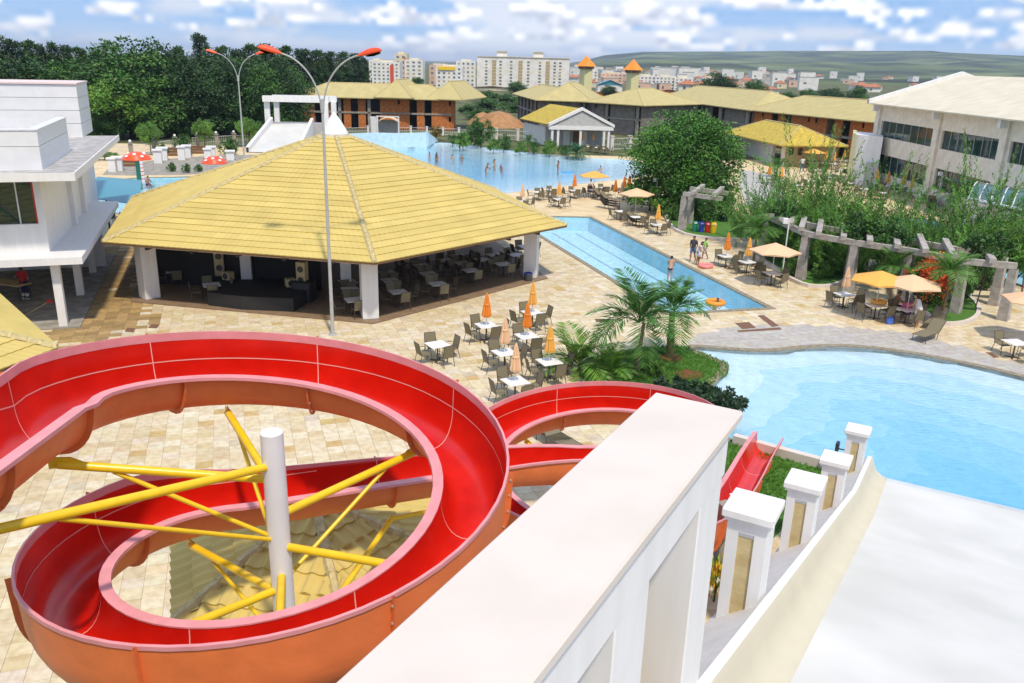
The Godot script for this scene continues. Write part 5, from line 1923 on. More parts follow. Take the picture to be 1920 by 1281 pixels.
func make_trees() -> void:
	var dark := [Color(0.03, 0.085, 0.02), Color(0.045, 0.12, 0.028), Color(0.024, 0.066, 0.02)]
	var midg := [Color(0.05, 0.14, 0.025), Color(0.07, 0.175, 0.032), Color(0.038, 0.105, 0.025)]
	var light := [Color(0.12, 0.26, 0.04), Color(0.09, 0.21, 0.035), Color(0.15, 0.30, 0.05)]
	var blue := [Color(0.026, 0.066, 0.028), Color(0.036, 0.086, 0.036), Color(0.02, 0.052, 0.022)]
	CR["oak_a"] = {"w": 10.0, "h": 12.0, "mid": 6.3, "crown": crown_mesh(1, 4.7, 5.4, 115, 80, 0.42, dark), "trunk": trunk_mesh(1, 7.5, 0.30, 7, 3.0)}
	CR["oak_b"] = {"w": 10.0, "h": 12.0, "mid": 6.1, "crown": crown_mesh(2, 4.8, 5.5, 100, 90, 0.42, midg), "trunk": trunk_mesh(2, 7.5, 0.28, 6, 3.2)}
	CR["light"] = {"w": 9.0, "h": 9.0, "mid": 5.8, "crown": crown_mesh(3, 4.2, 2.9, 60, 75, 0.36, light), "trunk": trunk_mesh(3, 6.5, 0.2, 6, 3.0)}
	CR["pine_a"] = {"w": 5.0, "h": 15.0, "mid": 9.2, "crown": crown_mesh(4, 2.4, 5.4, 120, 60, 0.34, blue, 1), "trunk": trunk_mesh(4, 12.5, 0.2, 9, 1.6)}
	CR["pine_b"] = {"w": 5.0, "h": 15.0, "mid": 9.6, "crown": crown_mesh(5, 2.3, 5.0, 105, 60, 0.34, dark, 1), "trunk": trunk_mesh(5, 12.5, 0.2, 9, 1.6)}
	CR["bush"] = {"w": 3.0, "h": 2.4, "mid": 1.15, "crown": crown_mesh(6, 1.35, 1.1, 34, 60, 0.20, midg), "trunk": trunk_mesh(6, 1.2, 0.06, 4, 0.6)}
	CR["bush_light"] = {"w": 3.0, "h": 2.4, "mid": 1.15, "crown": crown_mesh(7, 1.35, 1.1, 34, 60, 0.20, light), "trunk": trunk_mesh(7, 1.2, 0.06, 4, 0.6)}
	CR["round"] = {"w": 9.5, "h": 10.2, "mid": 5.6, "crown": crown_mesh(8, 4.35, 4.3, 240, 130, 0.24, [Color(0.06, 0.18, 0.022), Color(0.04, 0.125, 0.02), Color(0.09, 0.24, 0.03)]), "trunk": trunk_mesh(8, 6.0, 0.35, 8, 2.6)}
	# dark pines standing out against the sky
	var k := 0
	for b in [[-84.46, -141.01, 5.29, 15.19], [-82.04, -141.88, 4.43, 14.32], [-81.19, -144.69, 3.98, 14.09], [-80.61, -147.5, 3.32, 13.68], [-78.83, -148.17, 3.7, 13.91], [-76.97, -148.86, 3.72, 13.64], [-74.92, -149.62, 3.92, 13.19], [-72.7, -150.45, 4.13, 13.09], [-62.37, -160.03, 4.19, 13.89], [-54.26, -149.31, 4.29, 16.23], [-53.57, -157.59, 4.91, 14.06], [-52.02, -161.05, 4.41, 13.8], [-50.49, -164.62, 5.33, 14.66], [-48.51, -168.51, 5.45, 14.99], [-46.24, -172.65, 5.58, 14.56], [-43.87, -177, 6.16, 14.31], [-41.79, -181.39, 5.63, 14.03], [-41.77, -192.91, 5.27, 14], [-42.38, -210.39, 5.47, 14.02], [-40.59, -216.22, 5.35, 13.9], [-39.04, -219.57, 4.08, 12.73]]:
		tree("pine_tree", "tall dark pine standing in the row of trees behind the fence" if k < 14 else "tall dark pine standing behind the brick hotel roof", "pine_a" if k % 2 else "pine_b", b, b[3], b[2] * 1.15, "pines behind the fence" if k < 14 else "pines behind the brick hotel")
		k += 1
	k = 0
	for b in [[-76.39, -128.3, 13.67, 11.11], [-70.89, -130.07, 12.22, 10.96], [-67.56, -133.22, 9.17, 10.28], [-57.88, -128.29, 14.88, 13.91], [-53.01, -129.79, 10.57, 13.33], [-52.35, -136.05, 10.22, 10.66], [-46.72, -135.76, 10.19, 12.21], [-43.44, -138.93, 10.43, 12], [-40.58, -144.32, 10.82, 11.78], [-40.25, -154.28, 7.7, 9.88], [-61.39, -127.2, 9.57, 9.7], [-54.33, -127.48, 11.19, 10.1], [-48.1, -131.3, 10.69, 9.09]]:
		tree("broadleaf_tree", "dense dark green broadleaf tree in the wood behind the fence", "oak_a" if k % 2 == 0 else "oak_b", b, b[3], b[2], "broadleaf trees of the wood behind the fence")
		k += 1
	for b in [[-57.65, -122.86, 11.57, 8.39], [-56.3, -126.88, 8.75, 7.08]]:
		tree("pale_tree", "bright green spreading tree in front of the dark wood", "light", b, b[3], b[2], "bright trees before the dark wood")
	for b in [[-45.56, -105.28, 3.45, 3.99], [-41.57, -113.05, 3.27, 3.99], [-36.95, -117.25, 3.69, 3.99], [-48, -98.73, 2.87, 0.92]]:
		tree("young_tree", "slim young bright green tree beside the children's pool fence", "light", b, b[3], b[2], "young trees along the children's pool fence")
	for i in 26:
		var q := [[-60.82, -121.93], [-37.25, -145.43]]
		var f := (i + R.randf()) / 26.0
		var p := [lerpf(q[0][0], q[1][0], f), lerpf(q[0][1], q[1][1], f) + R.randf_range(-3.0, 3.0)]
		tree("wood_edge_bush", "dark leafy bush at the foot of the wood behind the fence", "bush", p, R.randf_range(2.6, 4.5), R.randf_range(4.0, 6.0), "bushes at the edge of the wood")
	# scattered greens farther off
	for b in [[-11.34, -275.88, 10.21, 3.26], [-5.09, -261.3, 9.68, 3.09], [2.17, -261.88, 8.08, 2.79], [-7.3, -229.96, 9.95, 2.32], [-1.52, -219.99, 8.17, 2.62], [-11.01, -206.52, 6.4, 2.22], [-8.26, -187.88, 7, 2.14]]:
		tree("slope_bush", "dark green bush on the green slope beside the brick hotel", "bush", b, b[3], b[2] * 1.1, "bushes on the green slope")
	var words := ["round dark tree behind the grey hotel roof", "tall dark tree above the long grey hotel", "loose dark tree next to the tall one above the hotel", "small palm-like tree near the red striped block", "tree at the foot of the red striped block", "dark tree beside the teal warehouse", "tree above the long brick hotel", "wide tree above the long brick hotel", "tree beside the blue tank", "low tree before the white row", "tree between the brick hotels", "tree behind the snack hut roof"]
	k = 0
	for b in [[-0.84, -338.68, 7.08, 5.17], [68.51, -297.96, 13.58, 10.14], [82.9, -305.78, 8.28, 8.62], [-49.17, -380.73, 3.27, 4.46], [-44.92, -384.46, 5.67, 4.95], [34.15, -330.28, 6.1, 4.66], [102.65, -308.57, 6.84, 5.82], [112.94, -314.03, 10.82, 5.92], [121.08, -310.54, 6.5, 7.31], [85.29, -399.42, 7.36, 3.29], [97.12, -313.51, 7.72, 4.44], [97.17, -254.39, 7.85, 3.63]]:
		tree("town_tree", words[k], "oak_a" if k % 2 else "oak_b", b, b[3], b[2] * 1.1)
		k += 1
	print("round")
	var rt := tree("round_tree", "big dense round green tree beside the wave pool terrace", "round", [14.4, -73.0], 8.6, 10.0)
	# lighter foliage hanging at its foot
	k = 0
	for b in [[11.74, -72.77, 4.2, 3], [13.42, -71.13, 3.65, 2.81], [15.69, -73.38, 3.29, 2.79], [17.54, -73.66, 3.78, 3.04]]:
		tree("foot_shrub", "loose light green shrub at the foot of the round tree", "bush_light", b, b[3], b[2] * 1.2, "shrubs at the foot of the round tree")

func frond_mesh(l: float, leaflets: int, droop: float, wid: float, col: Color, sd: int) -> ArrayMesh:
	# a feather leaf rising along +z then bending down
	var g := RandomNumberGenerator.new()
	g.seed = sd
	var m := MB.new()
	var pts := []
	var r := []
	for i in 9:
		var f := i / 8.0
		pts.append(Vector3(0, l * (0.75 * f - droop * f * f), l * 0.82 * f * (0.6 + 0.4 * f)))
		r.append(0.022 * (1.0 - f * 0.85))
	m.col = col * 1.1
	m.tube(pts, r, 5, false)
	for i in leaflets:
		var f := 0.14 + 0.86 * i / leaflets
		var x := f * 8.0
		var a := mini(int(x), 7)
		var p: Vector3 = (pts[a] as Vector3).lerp(pts[a + 1], x - a)
		var t: Vector3 = ((pts[a + 1] as Vector3) - (pts[a] as Vector3)).normalized()
		var ll := wid * (0.35 + sin(f * PI * 0.95 + 0.12) * 0.75)
		for s in [-1.0, 1.0]:
			m.col = Color(col.r * g.randf_range(0.7, 1.3), col.g * g.randf_range(0.8, 1.2), col.b)
			var d := (Vector3(s, 0.25 - 0.5 * f, 0) + t * 0.75 + Vector3(g.randfn(), g.randfn(), g.randfn()) * 0.08).normalized()
			m.leaf(p, d, t, ll, 0.045 + 0.02 * l / 2.0)
	return m.mesh()

func palm(called: String, label: String, at: Vector3, trunk_h: float, n: int, l: float, col: Color, sd: int, group := "", trunk_r := 0.10) -> Node3D:
	var t := thing(called, label, "palm", at, 0.0, group)
	var g := RandomNumberGenerator.new()
	g.seed = sd
	if trunk_h > 0.1:
		var m := MB.new()
		var rr := []
		var pp := []
		var lean := Vector3(g.randf_range(-0.1, 0.1), 0, g.randf_range(-0.1, 0.1))
		for i in 13:
			var f := i / 12.0
			pp.append(Vector3(0, f * trunk_h - 0.05, 0) + lean * f * trunk_h)
			rr.append(trunk_r * (1.25 - 0.5 * f) * (1.06 if i % 2 else 0.96))
		m.tube(pp, rr, 10)
		put("trunk", m, M.palm_trunk, t)
	var fm := []
	for i in 3: fm.append(frond_mesh(l, 26, [0.45, 0.7, 0.95][i], l * 0.36, col, sd + i))
	for i in n:
		var k: int = 0 if i < n * 0.35 else (1 if i < n * 0.72 else 2)
		var o := put("frond", fm[k], M.palm_leaf, t)
		o.position = Vector3(0, trunk_h * 0.98, 0)
		o.rotation = Vector3(g.randf_range(-0.25, 0.2) + [-0.45, 0.1, 0.45][k], TAU * (i * 0.382) + g.randf() * 0.4, 0)
		o.rotation_order = EULER_ORDER_YXZ
		o.scale = Vector3.ONE * g.randf_range(0.8, 1.12)
	return t

func shoot_shrub(sd: int, h: float, shoots: int, spread: float) -> ArrayMesh:
	# long upright arching shoots clothed in narrow leaves
	var g := RandomNumberGenerator.new()
	g.seed = sd
	var m := MB.new()
	for s in shoots:
		var a := g.randf() * TAU
		var out := Vector3(cos(a), 0, sin(a))
		var tilt := g.randf_range(0.15, 1.1)
		var l := h * pow(g.randf(), 1.5) * 0.62 + h * 0.38
		if s > shoots * 0.45: l = h * g.randf_range(0.25, 0.5)
		var b := out * g.randf() * spread * 0.5 + Vector3(0, h * 0.08, 0)
		var base := Color(0.10, 0.25, 0.035) * g.randf_range(0.6, 1.3)
		var n := int(l / 0.045)
		for i in n:
			var f := float(i) / n
			var p := b + Vector3.UP * l * (f - tilt * 0.42 * f * f) + out * l * tilt * (0.35 * f + 0.45 * f * f)
			var t := (Vector3.UP * (1.0 - tilt * 0.84 * f) + out * tilt * (0.35 + 0.9 * f)).normalized()
			var aa := g.randf() * TAU
			var x := t.cross(Vector3(0.3, 0.1, 0.9)).normalized()
			var y := t.cross(x)
			var d := ((x * cos(aa) + y * sin(aa)) * 0.8 + t * 0.75).normalized()
			m.col = Color(base.r * g.randf_range(0.7, 1.4), base.g * g.randf_range(0.8, 1.2), base.b)
			m.leaf(p, d, d.cross(t).normalized(), g.randf_range(0.16, 0.32) * (1.25 - f * 0.6), 0.055)
	return m.mesh()

func make_gardens() -> void:
	# front bed: lawn with low kerb, palms and shrubs
	var b := MB.new()
	b.prism(BED_FRONT, -0.06, 0.03, false)
	struct("lawn", b, M.grass)
	var tuft := MB.new()
	for i in 5:
		tuft.col = Color(0.10, 0.25, 0.03)
		tuft.leaf(Vector3(R.randf_range(-0.02, 0.02), 0, R.randf_range(-0.02, 0.02)), Vector3(R.randf_range(-0.5, 0.5), 1, R.randf_range(-0.5, 0.5)).normalized(), Vector3(1, 0, R.randf_range(-1, 1)).normalized(), 0.09, 0.018)
	var spots := []
	var bx := box2(BED_FRONT)
	while spots.size() < 9000:
		var p := bx.position + Vector2(R.randf(), R.randf()) * bx.size
		if Geometry2D.is_point_in_polygon(p, BED_FRONT) and p.distance_to(Vector2(S1.x, S1.z)) > 1.0: spots.append(p)
	var mm := MultiMesh.new()
	mm.transform_format = MultiMesh.TRANSFORM_3D
	mm.mesh = tuft.mesh()
	mm.instance_count = spots.size()
	for i in spots.size():
		mm.set_instance_transform(i, Transform3D(Basis(Vector3.UP, R.randf() * TAU).scaled(Vector3.ONE * R.randf_range(0.7, 1.4)), v3(spots[i], 0.028)))
	var mi := MultiMeshInstance3D.new()
	mi.name = "grass"
	mi.multimesh = mm
	mi.material_override = M.palm_leaf
	mi.set_meta("kind", "stuff")
	mi.set_meta("label", "short mown grass of the lawn beside the pool")
	add_child(mi)
	# retaining wall along the water
	var wall := thing("garden_wall", "low cream stone retaining wall between lawn and pool beside slide end", "wall", Vector3(8.83, 0, -24.71))
	var wp := PackedVector2Array([Vector2(7.55, -25.56), Vector2(8.78, -24.67), Vector2(9.87, -23.94), Vector2(10.61, -23.51)])
	for i in 3:
		b = MB.new()
		b.xf.origin = -wall.position
		var d := (wp[i + 1] - wp[i]).normalized()
		var s := Vector2(-d.y, d.x) * 0.12
		b.prism(PackedVector2Array([wp[i] - s, wp[i + 1] - s, wp[i + 1] + s, wp[i] + s]), -0.5, 0.34)
		put("wall_segment", b, M.cream_paint, wall)
	var g1 := Color(0.06, 0.19, 0.02)
	palm("areca_palm", "tall feathery palm on the lawn with the slimmer trunk", Vector3(5.05, 0, -31.83), 2.3, 16, 2.7, Color(0.055, 0.17, 0.025), 21, "", 0.09)
	palm("areca_palm", "feathery palm with stout pale trunk standing in red soil on lawn", Vector3(6.86, 0, -34.04), 2.2, 16, 2.1, Color(0.07, 0.19, 0.02), 31, "", 0.15)
	palm("low_palm", "low fountain of palm leaves beside the terrace chairs", Vector3(2.76, 0, -31.91), 0.3, 16, 2.2, Color(0.12, 0.26, 0.03), 41)
	palm("low_palm", "low clump of palm leaves in front of the tall palm", Vector3(3.99, 0, -31.16), 0.3, 16, 1.6, Color(0.11, 0.25, 0.03), 51)
	for p in [[6.86, -34.04, 0.55], [7.31, -32.06, 0.6]]:
		b = MB.new()
		b.lathe([Vector2(p[2], 0.03), Vector2(p[2] * 0.7, 0.06), Vector2(0.0, 0.09)], 14, Vector3(p[0], 0, p[1]))
		tag(put("soil_patch", b, M.soil), "round patch of red soil in the lawn", "soil", "soil patches in the lawn")
	for p in [[5.79, -32.13, 0.8, 0.9], [6.02, -31.66, 0.7, 0.8]]:
		tree("lawn_shrub", "small bright leafy shrub on the lawn under the palms", "bush_light", p, p[2], p[3], "shrubs under the palms")
	# dark clipped hedge along the pool
	var hp := [[6.06, -28.67], [6.49, -28.4], [6.91, -28.13], [7.32, -27.87], [7.68, -27.6]]
	var hm := crown_mesh(77, 0.75, 0.48, 26, 60, 0.16, [Color(0.025, 0.06, 0.028), Color(0.035, 0.075, 0.035), Color(0.02, 0.05, 0.025)])
	var he := thing("hedge", "dark grey-green clipped hedge at the pool beside the red slide", "hedge", Vector3(hp[2][0], 0, hp[2][1]))
	for p in hp:
		var o := put("foliage", hm, M.leaf, he)
		o.position = Vector3(p[0], 0.55, p[1]) - he.position
		o.rotation.y = R.randf() * TAU
	b = MB.new()
	for p in hp: b.tube([Vector3(p[0], -0.05, p[1]) - he.position, Vector3(p[0], 0.7, p[1]) - he.position], 0.04, 6)
	put("stems", b, M.bark, he).set_meta("kind", "stuff")
	# croton with yellow leaves by the slide
	var cr := thing("croton", "croton shrub with yellow and orange leaves beside the white slide", "shrub", Vector3(4.94, 0, -16.78))
	b = MB.new()
	for i in 260:
		var e := Vector3(R.randfn(0, 0.28), R.randf_range(0.15, 0.95), R.randfn(0, 0.28))
		b.col = [Color(0.75, 0.42, 0.02), Color(0.80, 0.55, 0.03), Color(0.6, 0.16, 0.02), Color(0.12, 0.28, 0.02), Color(0.22, 0.36, 0.03)][R.randi() % 5]
		var d := Vector3(e.x, 0.35 + R.randf() * 0.4, e.z).normalized()
		b.leaf(e, d, d.cross(Vector3(R.randfn(), 0.2, R.randfn())).normalized(), 0.22, 0.055)
	put("foliage", b, M.palm_leaf, cr)
	b = MB.new()
	b.tube([Vector3(0, -0.05, 0), Vector3(0.02, 0.5, 0.0)], 0.03, 6)
	put("stem", b, M.bark, cr)
	var pc := thing("concrete_block", "small upright concrete block on the grass near first pier", "block", Vector3(5.47, 0, -18.55))
	b = MB.new()
	b.box(Vector3(0, 0.8, 0), Vector3(0.32, 1.7, 0.32), 0.5, 0.02)
	put("block", b, M.concrete, pc)
	# beds with curved kerbs at the pergola
	var beds := [PackedVector2Array([Vector2(15.95, -56.95), Vector2(16.63, -52.24), Vector2(16.79, -47.42), Vector2(18.13, -46.95), Vector2(19.95, -48.75), Vector2(21.69, -52.08), Vector2(21.71, -55.94), Vector2(20.1, -60.18)]), PackedVector2Array([Vector2(22.84, -46.94), Vector2(21.45, -41.01), Vector2(21.71, -40.03), Vector2(23.03, -40.51), Vector2(24.37, -42.03), Vector2(25.47, -44.38), Vector2(25.77, -47.24), Vector2(25.05, -49.02)]), PackedVector2Array([Vector2(13.18, -73.83), Vector2(12.07, -62.93), Vector2(14.29, -60.4), Vector2(17.83, -60.47), Vector2(19.99, -65.3), Vector2(18.28, -72.4)])]
	for q in beds:
		q = smooth(q, 2)
		b = MB.new()
		b.prism(q, 0.0, 0.12, false)
		struct("garden_bed", b, M.grass)
		b = MB.new()
		band(b, q, outward(q, 0.22), 0.0, 0.2)
		struct("kerb", b, M.cream_paint)
	pergola()
	var sh := [shoot_shrub(1, 5.4, 140, 3.0), shoot_shrub(2, 5.0, 150, 3.2), shoot_shrub(3, 6.0, 130, 3.0)]
	var k := 0
	for p in [[16.72, -58.46, 0.9], [17.93, -56.5, 1.05], [19.62, -55.7, 1.15], [20.9, -54.87, 1.1], [22.1, -53.15, 1.0], [23.42, -52.12, 0.95], [24.43, -50.55, 1.05], [25.58, -49.34, 0.95], [27.29, -49.26, 1.1], [28.95, -49.69, 1.0], [30.25, -49.56, 1.05], [19.75, -50.46, 0.7], [23.8, -46.68, 0.6], [22.89, -52.94, 0.8], [17.52, -52.94, 0.7], [18.71, -51.32, 0.62], [20.35, -49.84, 0.6], [22.51, -48.51, 0.6], [23.12, -47.57, 0.55], [24.78, -45.85, 0.6]]:
		var t := thing("feathery_shrub", "tall feathery green shrub with long upright shoots over the pergola", "shrub", Vector3(p[0], 0.1, p[1]), R.randf() * TAU, "feathery shrubs along the pergola")
		put("foliage", sh[k % 3], M.palm_leaf, t).scale = Vector3(1.0, 1.4, 1.0) * p[2]
		b = MB.new()
		b.tube([Vector3(0, -0.1, 0), Vector3(0, 1.6, 0)], 0.07, 7)
		put("stem", b, M.bark, t)
		k += 1
	var vine := [crown_mesh(201, 1.5, 0.55, 26, 60, 0.2, [Color(0.04, 0.12, 0.02), Color(0.06, 0.16, 0.03)]), crown_mesh(202, 1.3, 0.7, 26, 60, 0.2, [Color(0.05, 0.14, 0.02), Color(0.035, 0.1, 0.02)])]
	k = 0
	for p in [[16.93, -51.55], [19.32, -46.01], [20.42, -45.2], [24.24, -41.64]]:
		var t := thing("climbing_plant", "green climbing plant sprawling over the pergola rafters", "climber", Vector3(p[0] + 0.6, 3.0, p[1] - 1.5), R.randf() * TAU, "climbers on the pergola")
		put("foliage", vine[k % 2], M.leaf, t).position.y = 0.35
		b = MB.new()
		b.tube([Vector3(0, -2.9, 0), Vector3(0.1, -1.2, 0.05), Vector3(0, 0.3, 0)], 0.035, 6)
		put("stem", b, M.bark, t)
		k += 1
	for p in [[18.63, -49.13, 1.2, 1.3], [16.8, -49.47, 1.2, 1.2], [20.86, -49.9, 1.4, 1.6], [21.74, -48.05, 1.5, 1.6], [22.91, -44.13, 1.2, 1.4], [25.43, -45.47, 1.6, 1.8], [22.79, -47.54, 1.6, 1.8], [14.92, -66.87, 2.4, 2.6], [17.12, -68.38, 2.4, 2.6], [17.45, -62.82, 1.6, 2.0], [12.83, -67.77, 1.5, 1.5], [27.75, -47.43, 1.4, 1.8]]:
		tree("bed_shrub", "leafy green shrub in the pergola garden beds", "bush" if R.randf() < 0.6 else "bush_light", p, p[2], p[3], "leafy shrubs in the pergola beds")
	palm("garden_palm", "slim palm with drooping leaves beside the pergola post", Vector3(21.66, 0, -40.48), 2.6, 14, 1.9, Color(0.09, 0.22, 0.03), 61, "", 0.06)
	palm("garden_palm", "young palm in the pergola bed before the feathery shrubs", Vector3(20.75, 0, -44.36), 1.9, 12, 1.6, Color(0.08, 0.20, 0.03), 71, "", 0.05)
	palm("garden_palm", "palm with spreading leaves by the closed amber umbrella", Vector3(15.37, 0, -52.4), 2.2, 14, 2.0, Color(0.08, 0.20, 0.03), 81, "", 0.08)
	palm("terrace_palm", "small palm on the far terrace near the boardwalk", Vector3(30.26, 0, -98.05), 1.2, 12, 2.2, Color(0.07, 0.20, 0.03), 91)
	palm("terrace_palm", "slim palm before the hall's lower windows near the corner", Vector3(41.11, 0, -95.15), 2.6, 12, 1.9, Color(0.05, 0.13, 0.03), 92, "", 0.09)
	palm("terrace_palm", "slim palm before the hall's second window bay", Vector3(40.77, 0, -82.54), 3.0, 12, 1.7, Color(0.05, 0.13, 0.03), 93, "", 0.09)
	palm("terrace_palm", "bright palm beside the glass canopy", Vector3(39.67, 0, -75.64), 1.4, 12, 1.9, Color(0.10, 0.24, 0.03), 94)
	for p in [[42, -77.43, 3.2, 3.4], [42.78, -76.11, 2.2, 2.6], [43.97, -75.17, 1.6, 2.4]]:
		tree("hall_shrub", "round green shrub in front of the cream hall", "bush", p, p[2], p[3], "shrubs in front of the hall")
	# planting round the wave pool
	k = 0
	for p in [[-9.75, -127.91, 1.6, 1.8], [-7.86, -123.48, 2.2, 2.4], [-5.32, -125.77, 4.2, 4.6], [-3.34, -120.05, 1.8, 2.0], [-1.84, -120.44, 2.4, 2.4], [0.43, -118.09, 1.6, 2.0], [2.3, -118.55, 1.8, 2.0], [4.45, -116.28, 2.2, 2.2], [6.3, -116.73, 1.4, 2.4]]:
		tree("pool_shrub", "green shrub in the planting strip along the wave pool", "bush_light" if k % 2 else "bush", p, p[2], p[3], "shrubs along the wave pool")
		k += 1
	palm("cycad", "wide low cycad with dark leaves on the wave pool shore", Vector3(7.99, 0, -114.43), 0.5, 18, 2.2, Color(0.03, 0.12, 0.04), 95)
	palm("pool_palm", "small palm in the planting strip near the gabled house", Vector3(1.58, 0, -121.31), 1.4, 10, 1.6, Color(0.09, 0.22, 0.03), 96)
	palm("pool_palm", "small palm among shrubs at the wave pool wall", Vector3(-8.31, 0, -123.36), 1.2, 10, 1.6, Color(0.09, 0.22, 0.03), 97)
	var cone := thing("clipped_shrub", "round clipped shrub with reddish top on the wave wall", "shrub", Vector3(-12.93, 0, -136.09))
	put("foliage", crown_mesh(98, 0.9, 0.95, 24, 50, 0.18, [Color(0.10, 0.14, 0.02), Color(0.22, 0.14, 0.03)]), M.leaf, cone).position.y = 1.15
	b = MB.new()
	b.tube([Vector3(0, -0.05, 0), Vector3(0, 1.0, 0)], 0.05, 6)
	put("stem", b, M.bark, cone)
	# bougainvillea with orange-red blooms behind the open umbrellas
	var bo := thing("flowering_shrub", "shrub covered in orange-red blossom behind the open umbrellas", "shrub", Vector3(22.44, 0, -43.56))
	put("foliage", crown_mesh(101, 1.2, 1.3, 30, 60, 0.16, [Color(0.04, 0.12, 0.02), Color(0.06, 0.15, 0.03)]), M.leaf, bo).position.y = 1.35
	put("blossom", crown_mesh(102, 1.35, 1.45, 34, 38, 0.15, [Color(0.80, 0.10, 0.015), Color(0.85, 0.16, 0.03), Color(0.7, 0.05, 0.01)]), M.palm_leaf, bo).position.y = 1.5
	b = MB.new()
	b.tube([Vector3(0, -0.05, 0), Vector3(0.05, 1.2, 0)], 0.06, 6)
	put("stem", b, M.bark, bo)
	# shrubs and planters at the children's pool
	k = 0
	for p in [[-36.92, -89.99, 1.0, 1.1], [-35.11, -89.46, 1.0, 1.1], [-34.26, -90.55, 0.8, 1.0], [-36.53, -107.52, 2.2, 2.6], [-43.95, -104.42, 1.5, 2.0], [-43.18, -109.83, 2.2, 3.0]]:
		tree("round_shrub", "clipped round shrub beside the children's pool", "bush", p, p[2], p[3], "shrubs beside the children's pool")
		k += 1

func pergola() -> void:
	# pale curved pergola: posts, long beams and crosswise rafters
	var t := thing("pergola", "pale grey curved garden pergola with square posts and blunt rafters", "pergola", Vector3(19.5, 0, -49.75))
	var off := -t.position
	var line := PackedVector2Array([Vector2(12.82, -63.46), Vector2(15.36, -61.32), Vector2(16.53, -54.37), Vector2(17.17, -48.59), Vector2(19.16, -46.22), Vector2(21.43, -44.42), Vector2(23.24, -42.13), Vector2(25.34, -41.36)])
	var back := Vector2(1.1, -2.9)
	for i in line.size():
		if i == 1: continue
		for s in 2:
			var p := line[i] + back * s
			var m := MB.new()
			m.xf.origin = off
			m.lathe([Vector2(0.36, 0.0), Vector2(0.26, 2.7)], 4, v3(p), false)
			put("post", m, M.cream_grey if M.has("cream_grey") else mat("cream_grey", Color(0.47, 0.44, 0.41), 0.8, "blotch", 0.4), t)
	for i in line.size() - 1:
		if i == 1: continue
		for s in 2:
			var p := line[i] + back * s
			var q := line[i + 1] + back * s
			if i == 0: q = p.lerp(q, 0.9)
			var d := (q - p).normalized()
			var w := Vector2(-d.y, d.x) * 0.14
			var m := MB.new()
			m.xf.origin = off
			m.prism(PackedVector2Array([p - w - d * 0.12, q - w + d * 0.1, q + w + d * 0.1, p + w - d * 0.12]), 2.71, 3.02)
			put("beam", m, M.cream_grey, t)
		var n := int(line[i].distance_to(line[i + 1]) / 1.35)
		for k in n:
			var c := line[i].lerp(line[i + 1], (k + 0.5) / n)
			var e := back.normalized()
			var w := Vector2(-e.y, e.x) * 0.16
			var m := MB.new()
			m.xf.origin = off
			var a := c - e * 0.75
			var z := c + back + e * 0.75
			m.prism(PackedVector2Array([a - w, z - w, z + w, a + w]), 3.023, 3.26)
			put("rafter", m, M.cream_grey, t)

# ---------------------------------------------------------------- terrace furniture
var PROTO := {}

